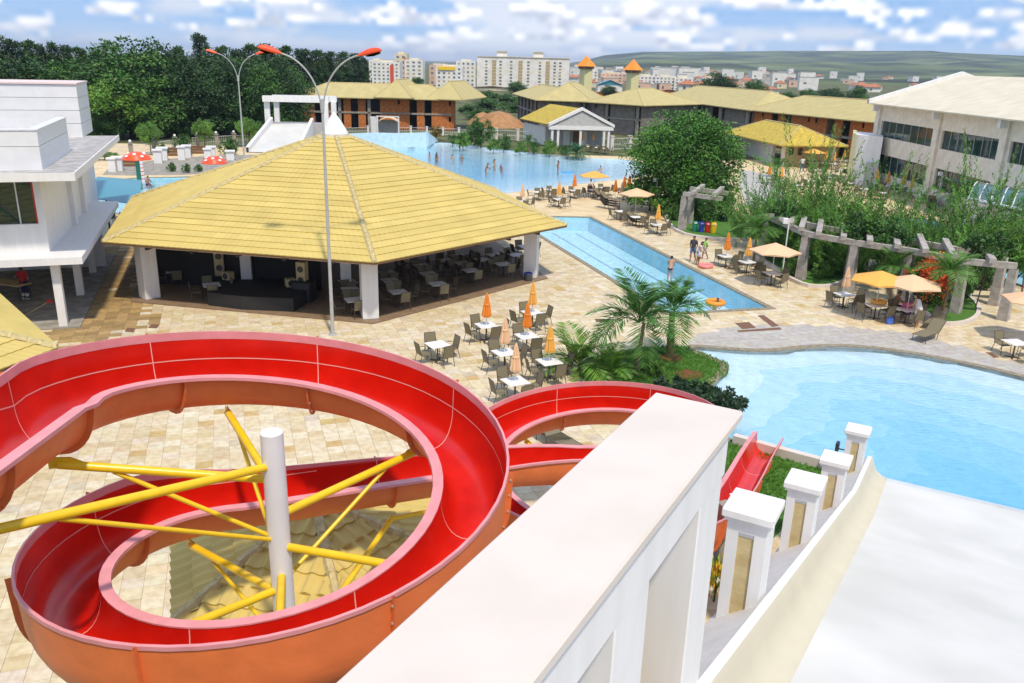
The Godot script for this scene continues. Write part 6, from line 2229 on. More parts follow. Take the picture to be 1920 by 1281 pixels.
func make_proto() -> void:
	var c := Node3D.new()
	var m := MB.new()
	m.obox(Vector3(0, 0.42, 0), Vector3(0.46, 0.02, 0.46), Basis(Vector3.RIGHT, 0.07))
	put("seat", m, M.sling, c)
	m = MB.new()
	m.obox(Vector3(0, 0.68, -0.29), Vector3(0.46, 0.54, 0.018), Basis(Vector3.RIGHT, -0.22))
	put("backrest", m, M.sling, c)
	for s in [-1.0, 1.0]:
		m = MB.new()
		m.tube([Vector3(s * 0.25, 0.0, 0.26), Vector3(s * 0.25, 0.42, 0.22), Vector3(s * 0.25, 0.62, 0.18), Vector3(s * 0.25, 0.65, 0.10), Vector3(s * 0.25, 0.64, -0.24)], 0.015, 6)
		m.tube([Vector3(s * 0.25, 0.0, -0.34), Vector3(s * 0.25, 0.40, -0.22), Vector3(s * 0.24, 0.95, -0.35)], 0.015, 6)
		put("side_frame", m, M.chair_frame, c)
	m = MB.new()
	m.tube([Vector3(-0.24, 0.95, -0.35), Vector3(0.24, 0.95, -0.35)], 0.014, 6)
	put("top_rail", m, M.chair_frame, c)
	PROTO["chair"] = c
	c = Node3D.new()
	m = MB.new()
	m.box(Vector3(0, 0.72, 0), Vector3(0.86, 0.03, 0.86), 0.0, 0.008)
	put("table_top", m, M.table_white, c)
	m = MB.new()
	m.tube([Vector3(0, 0.03, 0), Vector3(0, 0.705, 0)], 0.035, 8)
	put("leg", m, M.chair_frame, c)
	m = MB.new()
	m.box(Vector3(0, 0.02, 0), Vector3(0.62, 0.04, 0.08), 0.78)
	m.box(Vector3(0, 0.021, 0), Vector3(0.62, 0.038, 0.08), -0.78)
	put("base", m, M.chair_frame, c)
	PROTO["table"] = c
	for q in [["orange", M.cloth_orange], ["amber", M.cloth_amber], ["peach", M.cloth_peach]]:
		c = Node3D.new()
		m = MB.new()
		m.tube([Vector3(0, 0.0, 0), Vector3(0, 2.22, 0)], 0.02, 7)
		put("pole", m, M.white_metal, c)
		m = MB.new()
		var n := 32
		var prof := [[0.04, 2.18], [0.065, 2.08], [0.105, 1.82], [0.15, 1.5], [0.19, 1.22], [0.175, 1.13]]
		for i in prof.size() - 1:
			for k in n:
				var p := []
				for e in [[i, k], [i, k + 1], [i + 1, k + 1], [i + 1, k]]:
					var a: float = TAU * e[1] / n
					var r: float = prof[e[0]][0] * (1.0 + 0.22 * cos(a * 8.0))
					p.append(Vector3(cos(a) * r, prof[e[0]][1] + (0.03 * cos(a * 8.0) if e[0] == 5 else 0.0), sin(a) * r))
				m.quad(p[0], p[1], p[2], p[3])
		m.lathe([Vector2(0.045, 2.16), Vector2(0.0, 2.26)], 10)
		put("folded_canopy", m, q[1], c)
		m = MB.new()
		m.lathe([Vector2(0.125, 1.76), Vector2(0.145, 1.72), Vector2(0.15, 1.68)], 12)
		put("tie_band", m, q[1], c)
		PROTO["closed_" + q[0]] = c
		c = Node3D.new()
		m = MB.new()
		m.tube([Vector3(0, 0.0, 0), Vector3(0, 2.5, 0)], 0.022, 7)
		put("pole", m, M.white_metal, c)
		m = MB.new()
		for k in 6:
			var a := Vector3(cos(TAU * k / 6.0) * 1.5, 2.02, sin(TAU * k / 6.0) * 1.5)
			var b := Vector3(cos(TAU * (k + 1) / 6.0) * 1.5, 2.02, sin(TAU * (k + 1) / 6.0) * 1.5)
			var mid := (a + b) / 2.0 * 0.985
			mid.y = 2.04
			var top := Vector3(0, 2.52, 0)
			m.tri(top, a, mid)
			m.tri(top, mid, b)
			m.quad(a, b, b - Vector3.UP * 0.05, a - Vector3.UP * 0.05)
		put("canopy", m, q[1], c)
		for k in 6:
			m = MB.new()
			m.tube([Vector3(0, 2.46, 0), Vector3(cos(TAU * k / 6.0) * 1.48, 1.995, sin(TAU * k / 6.0) * 1.48)], 0.01, 5)
			put("rib", m, M.white_metal, c)
		PROTO["open_" + q[0]] = c
	c = Node3D.new()
	m = MB.new()
	m.obox(Vector3(0, 0.34, 0.25), Vector3(0.60, 0.02, 1.25), Basis())
	put("seat", m, M.sling, c)
	m = MB.new()
	m.obox(Vector3(0, 0.58, -0.66), Vector3(0.60, 0.02, 0.76), Basis(Vector3.RIGHT, 0.72))
	put("backrest", m, M.sling, c)
	for s in [-1.0, 1.0]:
		m = MB.new()
		m.tube([Vector3(s * 0.32, 0.34, 0.90), Vector3(s * 0.32, 0.34, -0.40), Vector3(s * 0.32, 0.84, -0.97)], 0.018, 6)
		put("side_rail", m, M.chair_frame, c)
		for z in [0.75, -0.35]:
			m = MB.new()
			m.tube([Vector3(s * 0.32, 0.0, z + 0.05), Vector3(s * 0.32, 0.33, z)], 0.016, 6)
			put("leg", m, M.chair_frame, c)
	PROTO["lounger"] = c

func place(kind: String, called: String, label: String, cat: String, at: Vector3, yaw: float, group := "") -> Node3D:
	var o := dup(PROTO[kind], called, at, yaw, label, group)
	o.set_meta("category", cat)
	return o

func set_table(x: float, z: float, yaw: float, chairs: int, where: String, umb := "", y := 0.0) -> void:
	var at := Vector3(x, y, z)
	var shade := "%s %s umbrella" % [umb.get_slice("_", 0), umb.get_slice("_", 1)] if umb else "no umbrella"
	place("table", "patio_table", "square white-topped table with %s %s" % [shade, where], "table", at, yaw, "tables with %s %s" % [shade, where])
	for k in chairs:
		var a := yaw + TAU * k / 4.0 + R.randf_range(-0.12, 0.12)
		var r := R.randf_range(0.62, 0.78)
		place("chair", "patio_chair", "tan sling chair at a table with %s %s" % [shade, where], "chair", at + Vector3(sin(a) * r, 0, cos(a) * r), a + PI + R.randf_range(-0.12, 0.12), "chairs at tables with %s %s" % [shade, where])
	if umb:
		place(umb, "umbrella", "%s over a table %s" % [shade, where], "umbrella", at, R.randf() * TAU, "%ss %s" % [shade, where])

func make_furniture() -> void:
	make_proto()
	var U := ["", "closed_orange", "closed_amber", "closed_peach", "open_amber", "open_peach", "open_orange"]
	for q in [[-3.12, -32.98, 0.55, 4, 0], [-1.17, -35.84, 0.45, 4, 1], [-0.29, -32.19, 0.5, 4, 3], [0.64, -34.45, 0.45, 4, 1], [0.93, -38.06, 0.45, 4, 2], [0.16, -28.97, 0.5, 4, 3], [1.51, -31.24, 0.45, 4, 2]]:
		set_table(q[0], q[1], q[2], q[3], "beside the spiral slide", U[q[4]])
	for q in [[17.66, -42.98, 0.3, 4, 3], [18.54, -41.01, 0.3, 4, 4], [19.83, -40.35, 0.3, 3, 5], [22.47, -35.35, 0.2, 3, 0], [14.38, -50.24, 0.4, 4, 2], [15.08, -47.44, 0.4, 4, 5], [13.43, -51.76, 0.4, 3, 1]]:
		set_table(q[0], q[1], q[2], q[3], "beside the pergola garden", U[q[4]])
	place("open_peach", "umbrella", "open peach patio umbrella beyond the last pergola bed", "umbrella", Vector3(24.53, 0, -37.82), 0.3)
	for q in [[0.6, -71.69, 0.3, 4, 3], [3.8, -73.4, 0.3, 4, 2], [5.5, -78.86, 0.3, 4, 1], [7.37, -79.54, 0.3, 4, 4], [8.64, -67.78, 0.3, 4, 0], [9.51, -65.19, 0.3, 4, 0], [10.71, -62.18, 0.3, 4, 2], [2.1, -77.24, 0.2, 4, 0], [3.39, -78.83, 0.2, 4, 0], [10.15, -78.66, 0.2, 3, 1], [8.49, -81.17, 0.3, 4, 0]]:
		set_table(q[0], q[1], q[2], q[3], "between the two pools", U[q[4]])
	for q in [[8.99, -75.79, 1], [9.34, -73.8, 3], [9.88, -68.56, 6], [10.71, -79.53, 1]]:
		place(U[q[2]] if q[2] != 6 else "open_peach", "umbrella", "%s umbrella standing alone beside the loungers" % ["", "closed orange", "", "closed peach", "", "", "open peach"][q[2]], "umbrella", Vector3(q[0], 0, q[1]), 0.0, "umbrellas beside the stacked loungers")
	# stacked loungers
	for q in [[8.27, -73.07, 0.9, 4], [9.69, -65.22, 1.0, 2], [8.11, -77.81, 0.9, 2]]:
		for k in q[3]:
			place("lounger", "sun_lounger", "tan sling sun lounger in a stack near the wave pool", "sun lounger", Vector3(q[0], k * 0.2, q[1]), q[2], "stacked loungers near the wave pool")
	for q in [[21.11, -39.89, -0.7], [19.74, -37.74, -0.9], [1.67, -24.88, 0.6], [1.34, -25.35, 0.6]]:
		place("lounger", "sun_lounger", "tan sling sun lounger with raised back beside the garden bed" if q[1] < -30 else "tan sling sun lounger beneath the red slide", "sun lounger", Vector3(q[0], 0, q[1]), q[2], "loungers beside the garden bed" if q[1] < -30 else "loungers beneath the slide")
	# far terrace before the hall
	for q in [[27.61, -92.2, 1], [28.26, -89.85, 2], [39.73, -99.44, 1], [40.29, -98.14, 2], [40.39, -95.46, 3], [38.53, -90.12, 2], [38.78, -87.85, 1], [40.51, -90.47, 1], [39.78, -86.55, 1], [39.7, -84.4, 2], [38, -108.96, 4], [39.78, -109.35, 2], [40.54, -108.38, 2], [43.27, -112.44, 2], [38.99, -101.72, 3]]:
		set_table(q[0], q[1], R.randf(), 3, "before the cream hall", U[q[2]])
	for q in [[28.86, -86.86], [31.72, -90.48], [34.98, -94], [35.4, -89.56], [35.34, -85.07], [39.79, -119.28], [35.89, -101.1], [36.02, -82.76], [39.19, -81.63]]:
		set_table(q[0], q[1], R.randf(), 4, "before the cream hall")
	for q in [[11.58, -122.36], [10.52, -123.61], [12.61, -121.14]]:
		set_table(q[0], q[1], 0.1, 4, "at the gabled house")
	for q in [[9.97, -129.89, 2], [11.63, -130.34, 2]]:
		place(U[q[2]], "umbrella", "closed amber umbrella on the porch of the gabled house", "umbrella", Vector3(q[0], 0, q[1]), 0.0, "umbrellas at the gabled house")
	# tables under the pavilion roof
	for q in [[-7.02, -44.88], [-6.63, -43.25], [-5.85, -40.92], [-8.77, -42.69], [-8.35, -41.2], [-7.78, -39.23], [-5.33, -46.74], [-4.74, -44.88], [-4.01, -42.73], [-3.43, -49.47], [-3.03, -47.67], [-2.43, -45.89], [-1.22, -50.02], [-0.65, -47.67], [0.12, -50.18], [-1.88, -48.64], [-4.07, -48.24], [-18.5, -44], [-15.52, -41.33], [-6.08, -47.87], [0.7, -52.76]]:
		set_table(q[0], q[1], 0.45, 4, "under the pavilion roof", "", 0.07)
	for q in [[-29.59, -60.59, 0.6], [-28.86, -59.84, -0.6]]:
		place("chair", "patio_chair", "tan sling patio chair beside the clubhouse wall", "chair", Vector3(q[0], 0, q[1]), q[2], "patio chairs beside the clubhouse")

func make_lamps() -> void:
	var t := thing("lamp_post", "tall grey double-arm lamp post with red heads in front of the pavilion", "lamp post", Vector3(-8.2, 0, -36.1))
	var m := MB.new()
	m.tube([Vector3(0, 0, 0), Vector3(0, 4, 0), Vector3(0, 9.9, 0)], [0.085, 0.075, 0.055], 12)
	put("pole", m, M.steel, t)
	m = MB.new()
	m.lathe([Vector2(0.2, 0.0), Vector2(0.2, 0.03), Vector2(0.1, 0.05), Vector2(0.09, 0.25)], 12)
	put("base_plate", m, M.steel, t)
	m = MB.new()
	m.tube([Vector3(0, 9.8, 0), Vector3(0, 10.35, 0)], 0.075, 10)
	put("collar", m, M.steel, t)
	for s in [-1.0, 1.0]:
		m = MB.new()
		var pts := []
		for k in 13:
			var f := k / 12.0
			pts.append(Vector3(s * (0.05 + 1.62 * (1.0 - cos(f * PI * 0.5))), 9.9 + 2.25 * sin(f * PI * 0.46), 0))
		m.tube(pts, 0.035, 8)
		var arm := put("arm", m, M.steel, t)
		var e: Vector3 = pts[12]
		var d := ((pts[12] as Vector3) - (pts[11] as Vector3)).normalized()
		var x := d
		var y := Vector3(0, 0, 1).cross(x).normalized() * signf(s)
		m = MB.new()
		m.xf = Transform3D(Basis(x, y, x.cross(y)), e)
		# a pressed shell: long drop shape, flatter below
		var n := 16
		for i in 10:
			for k in n:
				var p := []
				var nn := []
				for q in [[i, k], [i, k + 1], [i + 1, k + 1], [i + 1, k]]:
					var f: float = q[0] / 10.0
					var a: float = TAU * q[1] / n
					var r := 0.30 * pow(sin(clampf(f * 0.94 + 0.05, 0.0, 1.0) * PI), 0.55) * (0.55 + 0.45 * f)
					p.append(Vector3(-0.10 + f * 1.0, sin(a) * r * (0.75 if sin(a) > 0 else 0.35), cos(a) * r))
					nn.append(Vector3(0, sin(a), cos(a)))
				m.quadn(p[0], p[1], p[2], p[3], nn[0], nn[1], nn[2], nn[3])
		var hd := put("lamp_head", m, M.lamp_red, arm)
		m = MB.new()
		m.xf = Transform3D(Basis(x, y, x.cross(y)), e)
		m.xf = m.xf * Transform3D(Basis.from_scale(Vector3(1.6, -0.7, 1.0)), Vector3(0.52, -0.06, 0))
		m.lathe([Vector2(0.21, 0.0), Vector2(0.18, 0.09), Vector2(0.0, 0.14)], 14)
		put("lens", m, M.lens, arm)
		hd.name = "lamp_head"
	var l2 := Vector3(-24.46, 10.4, -75.85)
	dup(t, "lamp_post", Vector3(l2.x, 0, l2.z), 0.15, "tall grey double-arm lamp post with red heads behind the pavilion")
	# slim white garden lamps
	for q in [[12, -71.45, 3.0], [16.33, -49.42, 3.6], [39.24, -77.89, 3.4]]:
		var g := thing("garden_lamp", "slim white garden lamp post with small square lantern", "lamp post", Vector3(q[0], 0, q[1]), 0.0, "slim white garden lamps")
		m = MB.new()
		m.tube([Vector3(0, 0, 0), Vector3(0, q[2], 0)], 0.04, 7)
		put("pole", m, M.white_metal, g)
		m = MB.new()
		m.box(Vector3(-0.22, q[2] - 0.15, 0), Vector3(0.30, 0.34, 0.22), 0.0, 0.02)
		put("lantern", m, M.white_paint, g)

# ---------------------------------------------------------------- people
func nets(bones: Array, cell: float, blend := 0.035) -> MB:
	# surface nets over the smooth union of tapered capsules [a, b, ra, rb]
	var lo := Vector3.ONE * 1e9
	var hi := -lo
	for b in bones:
		var r := maxf(b[2], b[3]) + blend + cell * 2.0
		lo = lo.min(b[0] - Vector3.ONE * r).min(b[1] - Vector3.ONE * r)
		hi = hi.max(b[0] + Vector3.ONE * r).max(b[1] + Vector3.ONE * r)
	var n := Vector3i(((hi - lo) / cell).ceil()) + Vector3i.ONE
	var f := PackedFloat32Array()
	f.resize(n.x * n.y * n.z)
	f.fill(1.0)
	for b in bones:
		var A: Vector3 = b[0]
		var B: Vector3 = b[1]
		var r := maxf(b[2], b[3]) + blend + cell * 1.5
		var i0 := Vector3i(((A.min(B) - Vector3.ONE * r - lo) / cell).floor()).maxi(0)
		var i1 := Vector3i(((A.max(B) + Vector3.ONE * r - lo) / cell).ceil())
		i1 = Vector3i(mini(i1.x, n.x - 1), mini(i1.y, n.y - 1), mini(i1.z, n.z - 1))
		var d := B - A
		var dd := maxf(d.length_squared(), 1e-9)
		for z in range(i0.z, i1.z + 1):
			for y in range(i0.y, i1.y + 1):
				var row := (z * n.y + y) * n.x
				for x in range(i0.x, i1.x + 1):
					var p := lo + Vector3(x, y, z) * cell
					var t := clampf((p - A).dot(d) / dd, 0.0, 1.0)
					var s := p.distance_to(A + d * t) - lerpf(b[2], b[3], t)
					var o := f[row + x]
					var h := maxf(blend - absf(s - o), 0.0) / blend
					f[row + x] = minf(s, o) - h * h * blend * 0.25
	var m := MB.new()
	var at := {}
	var pos := PackedVector3Array()
	var nor := PackedVector3Array()
	var st := [1, n.x, n.x * n.y]
	for z in n.z - 1:
		for y in n.y - 1:
			for x in n.x - 1:
				var i := (z * n.y + y) * n.x + x
				var mask := 0
				for c in 8:
					if f[i + (c & 1) * st[0] + ((c >> 1) & 1) * st[1] + (c >> 2) * st[2]] < 0.0: mask |= 1 << c
				if mask == 0 or mask == 255: continue
				var sum := Vector3.ZERO
				var cnt := 0
				for ax in 3:
					for c in 8:
						if c & (1 << ax): continue
						var c2 := c | (1 << ax)
						if ((mask >> c) & 1) == ((mask >> c2) & 1): continue
						var va := f[i + (c & 1) * st[0] + ((c >> 1) & 1) * st[1] + (c >> 2) * st[2]]
						var vb := f[i + (c2 & 1) * st[0] + ((c2 >> 1) & 1) * st[1] + (c2 >> 2) * st[2]]
						var q := Vector3(c & 1, (c >> 1) & 1, c >> 2)
						q[ax] += va / (va - vb)
						sum += q
						cnt += 1
				at[i] = pos.size()
				pos.append(lo + (Vector3(x, y, z) + sum / cnt) * cell)
				nor.append(Vector3(f[i + st[0]] - f[i], f[i + st[1]] - f[i], f[i + st[2]] - f[i]).normalized() if mask & 1 else Vector3(f[i + st[0]] - f[i], f[i + st[1]] - f[i], f[i + st[2]] - f[i]).normalized())
	for z in range(1, n.z - 1):
		for y in range(1, n.y - 1):
			for x in range(1, n.x - 1):
				var i := (z * n.y + y) * n.x + x
				for ax in 3:
					var j: int = i + st[ax]
					if (f[i] < 0.0) == (f[j] < 0.0): continue
					var u: int = st[(ax + 1) % 3]
					var w: int = st[(ax + 2) % 3]
					var q := [i, i - u, i - u - w, i - w]
					if not (at.has(q[0]) and at.has(q[1]) and at.has(q[2]) and at.has(q[3])): continue
					var e := [at[q[0]], at[q[1]], at[q[2]], at[q[3]]]
					m.quadn(pos[e[0]], pos[e[1]], pos[e[2]], pos[e[3]], nor[e[0]], nor[e[1]], nor[e[2]], nor[e[3]])
	return m

var HAND: ArrayMesh

func hand_mesh() -> ArrayMesh:
	# a relaxed right hand hanging down: palm and five fingers of different lengths, thumb from the palm's side
	var b := [[Vector3(0, 0.0, 0), Vector3(0, -0.075, 0.0), 0.022, 0.026], [Vector3(0, -0.02, 0.018), Vector3(0, -0.075, 0.026), 0.016, 0.014], [Vector3(0, -0.02, -0.018), Vector3(0, -0.072, -0.028), 0.016, 0.013]]
	var ln := [0.062, 0.072, 0.066, 0.05]
	for k in 4:
		var z := 0.030 - k * 0.0205
		var l: float = ln[k]
		var p := Vector3(0, -0.085 + absf(k - 1.3) * 0.004, z)
		var q := p + Vector3(-0.008, -l * 0.5, 0)
		var e := q + Vector3(-0.020, -l * 0.45, 0)
		b.append([p, q, 0.0088, 0.0080])
		b.append([q, e, 0.0080, 0.0066])
	b.append([Vector3(-0.005, -0.03, 0.03), Vector3(-0.014, -0.062, 0.052), 0.011, 0.010])
	b.append([Vector3(-0.014, -0.062, 0.052), Vector3(-0.022, -0.092, 0.056), 0.009, 0.0075])
	return nets(b, 0.0045, 0.008).mesh()

func base_pose() -> Dictionary:
	return {"pelvis": Vector3(0, 0.93, 0), "chest": Vector3(0, 1.28, 0.01), "neck": Vector3(0, 1.45, 0), "head": Vector3(0, 1.60, 0.015), "sh": [Vector3(-0.18, 1.39, 0), Vector3(0.18, 1.39, 0)], "el": [Vector3(-0.25, 1.12, -0.03), Vector3(0.25, 1.12, -0.03)], "wr": [Vector3(-0.26, 0.88, 0.06), Vector3(0.26, 0.88, 0.06)], "hip": [Vector3(-0.09, 0.92, 0), Vector3(0.09, 0.92, 0)], "kn": [Vector3(-0.10, 0.50, 0.02), Vector3(0.10, 0.50, 0.02)], "an": [Vector3(-0.11, 0.08, -0.02), Vector3(0.11, 0.08, -0.02)]}

func pose(kind: String) -> Dictionary:
	var p := base_pose()
	match kind:
		"stride":
			p.kn = [Vector3(-0.10, 0.51, 0.12), Vector3(0.10, 0.50, -0.04)]
			p.an = [Vector3(-0.11, 0.08, 0.16), Vector3(0.11, 0.10, -0.24)]
			p.wr = [Vector3(-0.25, 0.90, -0.12), Vector3(0.25, 0.92, 0.2)]
		"reach":
			p.chest = Vector3(0, 1.25, 0.12); p.neck = Vector3(0, 1.40, 0.18); p.head = Vector3(0, 1.53, 0.25)
			p.sh = [Vector3(-0.18, 1.34, 0.16), Vector3(0.18, 1.34, 0.16)]
			p.el = [Vector3(-0.22, 1.10, 0.28), Vector3(0.22, 1.12, 0.28)]
			p.wr = [Vector3(-0.12, 0.98, 0.46), Vector3(0.14, 1.02, 0.48)]
		"hips":
			p.el = [Vector3(-0.36, 1.16, -0.10), Vector3(0.36, 1.16, -0.10)]
			p.wr = [Vector3(-0.20, 1.00, 0.04), Vector3(0.20, 1.00, 0.04)]
		"arms_out":
			p.el = [Vector3(-0.40, 1.24, 0.02), Vector3(0.40, 1.24, 0.02)]
			p.wr = [Vector3(-0.58, 1.06, 0.10), Vector3(0.58, 1.08, 0.10)]
		"sit":
			for k in ["pelvis", "chest", "neck", "head"]: p[k] += Vector3(0, -0.40, -0.05)
			for k in ["sh", "el", "wr", "hip"]:
				for i in 2: p[k][i] += Vector3(0, -0.40, -0.05)
			p.kn = [Vector3(-0.12, 0.50, 0.38), Vector3(0.12, 0.50, 0.38)]
			p.an = [Vector3(-0.12, 0.08, 0.36), Vector3(0.12, 0.08, 0.36)]
			p.el = [Vector3(-0.26, 0.76, 0.10), Vector3(0.26, 0.76, 0.10)]
			p.wr = [Vector3(-0.16, 0.78, 0.34), Vector3(0.16, 0.78, 0.34)]
			p.chest += Vector3(0, 0, 0.06); p.neck += Vector3(0, 0, 0.08); p.head += Vector3(0, 0, 0.10)
	return p

var POSES := {}

func person(label: String, at: Vector3, yaw: float, kind: String, size: float, skin: Color, wear: Array, group := "", long_hair := false) -> Node3D:
	var t := thing("person", label, "person", at, yaw, group)
	var P := pose(kind)
	var key := "%s_%d" % [kind, int(skin.r * 1000)]
	if not POSES.has(key):
		var b := []
		b.append([P.pelvis, P.chest, 0.125, 0.125])
		b.append([P.pelvis + Vector3(-0.05, -0.02, 0), P.pelvis + Vector3(0.05, -0.02, 0), 0.115, 0.115])
		b.append([P.sh[0] * 0.72 + P.sh[1] * 0.28, P.sh[1] * 0.72 + P.sh[0] * 0.28, 0.085, 0.085])
		b.append([P.chest + Vector3(0, 0.12, 0), P.neck, 0.09, 0.052])
		b.append([P.neck, P.head, 0.05, 0.06])
		b.append([P.head + Vector3(0, 0.035, -0.012), P.head + Vector3(0, -0.02, 0.012), 0.088, 0.076])
		b.append([P.head + Vector3(0, -0.05, 0.035), P.head + Vector3(0, -0.075, 0.045), 0.05, 0.034])
		b.append([P.head + Vector3(0, 0.012, 0.088), P.head + Vector3(0, -0.018, 0.10), 0.012, 0.017])
		for s in [-1.0, 1.0]: b.append([P.head + Vector3(s * 0.082, 0.01, -0.01), P.head + Vector3(s * 0.085, -0.02, -0.012), 0.016, 0.012])
		for i in 2:
			b.append([P.sh[i], P.el[i], 0.053, 0.04])
			b.append([P.el[i], P.wr[i], 0.041, 0.027])
			b.append([P.hip[i], P.kn[i], 0.088, 0.058])
			b.append([P.kn[i], P.kn[i].lerp(P.an[i], 0.35) - Vector3(0, 0, 0.02), 0.056, 0.057])
			b.append([P.kn[i].lerp(P.an[i], 0.35) - Vector3(0, 0, 0.02), P.an[i], 0.056, 0.036])
			b.append([P.an[i] - Vector3(0, 0.035, 0.03), P.an[i] + Vector3(0, -0.048, 0.14), 0.036, 0.026])
		var m := nets(b, 0.024)
		if HAND == null: HAND = hand_mesh()
		var ha := HAND.surface_get_arrays(0)
		var hv: PackedVector3Array = ha[Mesh.ARRAY_VERTEX]
		var hn: PackedVector3Array = ha[Mesh.ARRAY_NORMAL]
		for i in 2:
			var dn: Vector3 = (P.el[i] - P.wr[i]).normalized()
			var x := Vector3(1, 0, 0) * (1.0 if i == 1 else -1.0)
			var zz := x.cross(dn).normalized() * (1.0 if i == 1 else -1.0)
			x = dn.cross(zz).normalized() * (1.0 if i == 1 else 1.0)
			var bs := Basis(x if i == 1 else -x, dn, zz)
			for q in range(0, hv.size(), 3):
				m.trin(P.wr[i] + bs * hv[q], P.wr[i] + bs * hv[q + 1], P.wr[i] + bs * hv[q + 2], bs * hn[q], bs * hn[q + 1], bs * hn[q + 2])
		POSES[key] = m.mesh()
	var sm: Material = M.get("skin%d" % int(skin.r * 1000))
	if sm == null: sm = mat("skin%d" % int(skin.r * 1000), skin, 0.55)
	put("body", POSES[key], sm, t)
	var hk := "hair_" + kind + ("_long" if long_hair else "")
	if not POSES.has(hk):
		var hb := [[P.head + Vector3(0, 0.055, -0.02), P.head + Vector3(0, 0.01, -0.045), 0.088, 0.075], [P.head + Vector3(0, 0.08, 0.03), P.head + Vector3(0, 0.08, -0.03), 0.058, 0.062]]
		if long_hair: hb.append([P.head + Vector3(0, 0.0, -0.06), P.neck + Vector3(0, -0.12, -0.10), 0.07, 0.05])
		POSES[hk] = nets(hb, 0.016, 0.03).mesh()
	put("hair", POSES[hk], M.hair, t)
	for w in wear:
		var wk: String = w[0] + kind
		if not POSES.has(wk):
			var b := []
			match w[0]:
				"shirt":
					b = [[P.pelvis + Vector3(0, 0.05, 0), P.chest, 0.148, 0.145], [P.sh[0] * 0.75 + P.sh[1] * 0.25, P.sh[1] * 0.75 + P.sh[0] * 0.25, 0.105, 0.105]]
					for i in 2: b.append([P.sh[i], P.sh[i].lerp(P.el[i], 0.55), 0.074, 0.066])
				"shorts":
					b = [[P.pelvis + Vector3(-0.05, 0.0, 0), P.pelvis + Vector3(0.05, 0.0, 0), 0.135, 0.135]]
					for i in 2: b.append([P.hip[i], P.hip[i].lerp(P.kn[i], 0.6), 0.11, 0.09])
				"trousers":
					b = [[P.pelvis + Vector3(-0.05, 0.0, 0), P.pelvis + Vector3(0.05, 0.0, 0), 0.135, 0.135]]
					for i in 2:
						b.append([P.hip[i], P.kn[i], 0.11, 0.08])
						b.append([P.kn[i], P.kn[i].lerp(P.an[i], 0.9), 0.08, 0.068])
				"boots":
					for i in 2:
						b.append([P.kn[i].lerp(P.an[i], 0.45), P.an[i], 0.082, 0.06])
						b.append([P.an[i] - Vector3(0, 0.03, 0.03), P.an[i] + Vector3(0, -0.04, 0.15), 0.05, 0.04])
				"dress":
					b = [[P.chest + Vector3(0, 0.02, 0), P.pelvis, 0.148, 0.155], [P.sh[0] * 0.75 + P.sh[1] * 0.25, P.sh[1] * 0.75 + P.sh[0] * 0.25, 0.10, 0.10], [P.pelvis, (P.hip[0] + P.hip[1]) / 2.0 * 0.55 + (P.kn[0] + P.kn[1]) / 2.0 * 0.45, 0.155, 0.175]]
				"bikini":
					b = [[P.pelvis + Vector3(-0.05, -0.03, 0), P.pelvis + Vector3(0.05, -0.03, 0), 0.128, 0.128]]
			POSES[wk] = nets(b, 0.024).mesh()
		var ck := "cloth_%d_%d_%d" % [int(w[1].r * 100), int(w[1].g * 100), int(w[1].b * 100)]
		var cm: Material = M.get(ck)
		if cm == null: cm = mat(ck, w[1], 0.85, "fine", 2.0)
		put(w[0], POSES[wk], cm, t)
	t.scale = Vector3.ONE * size
	return t

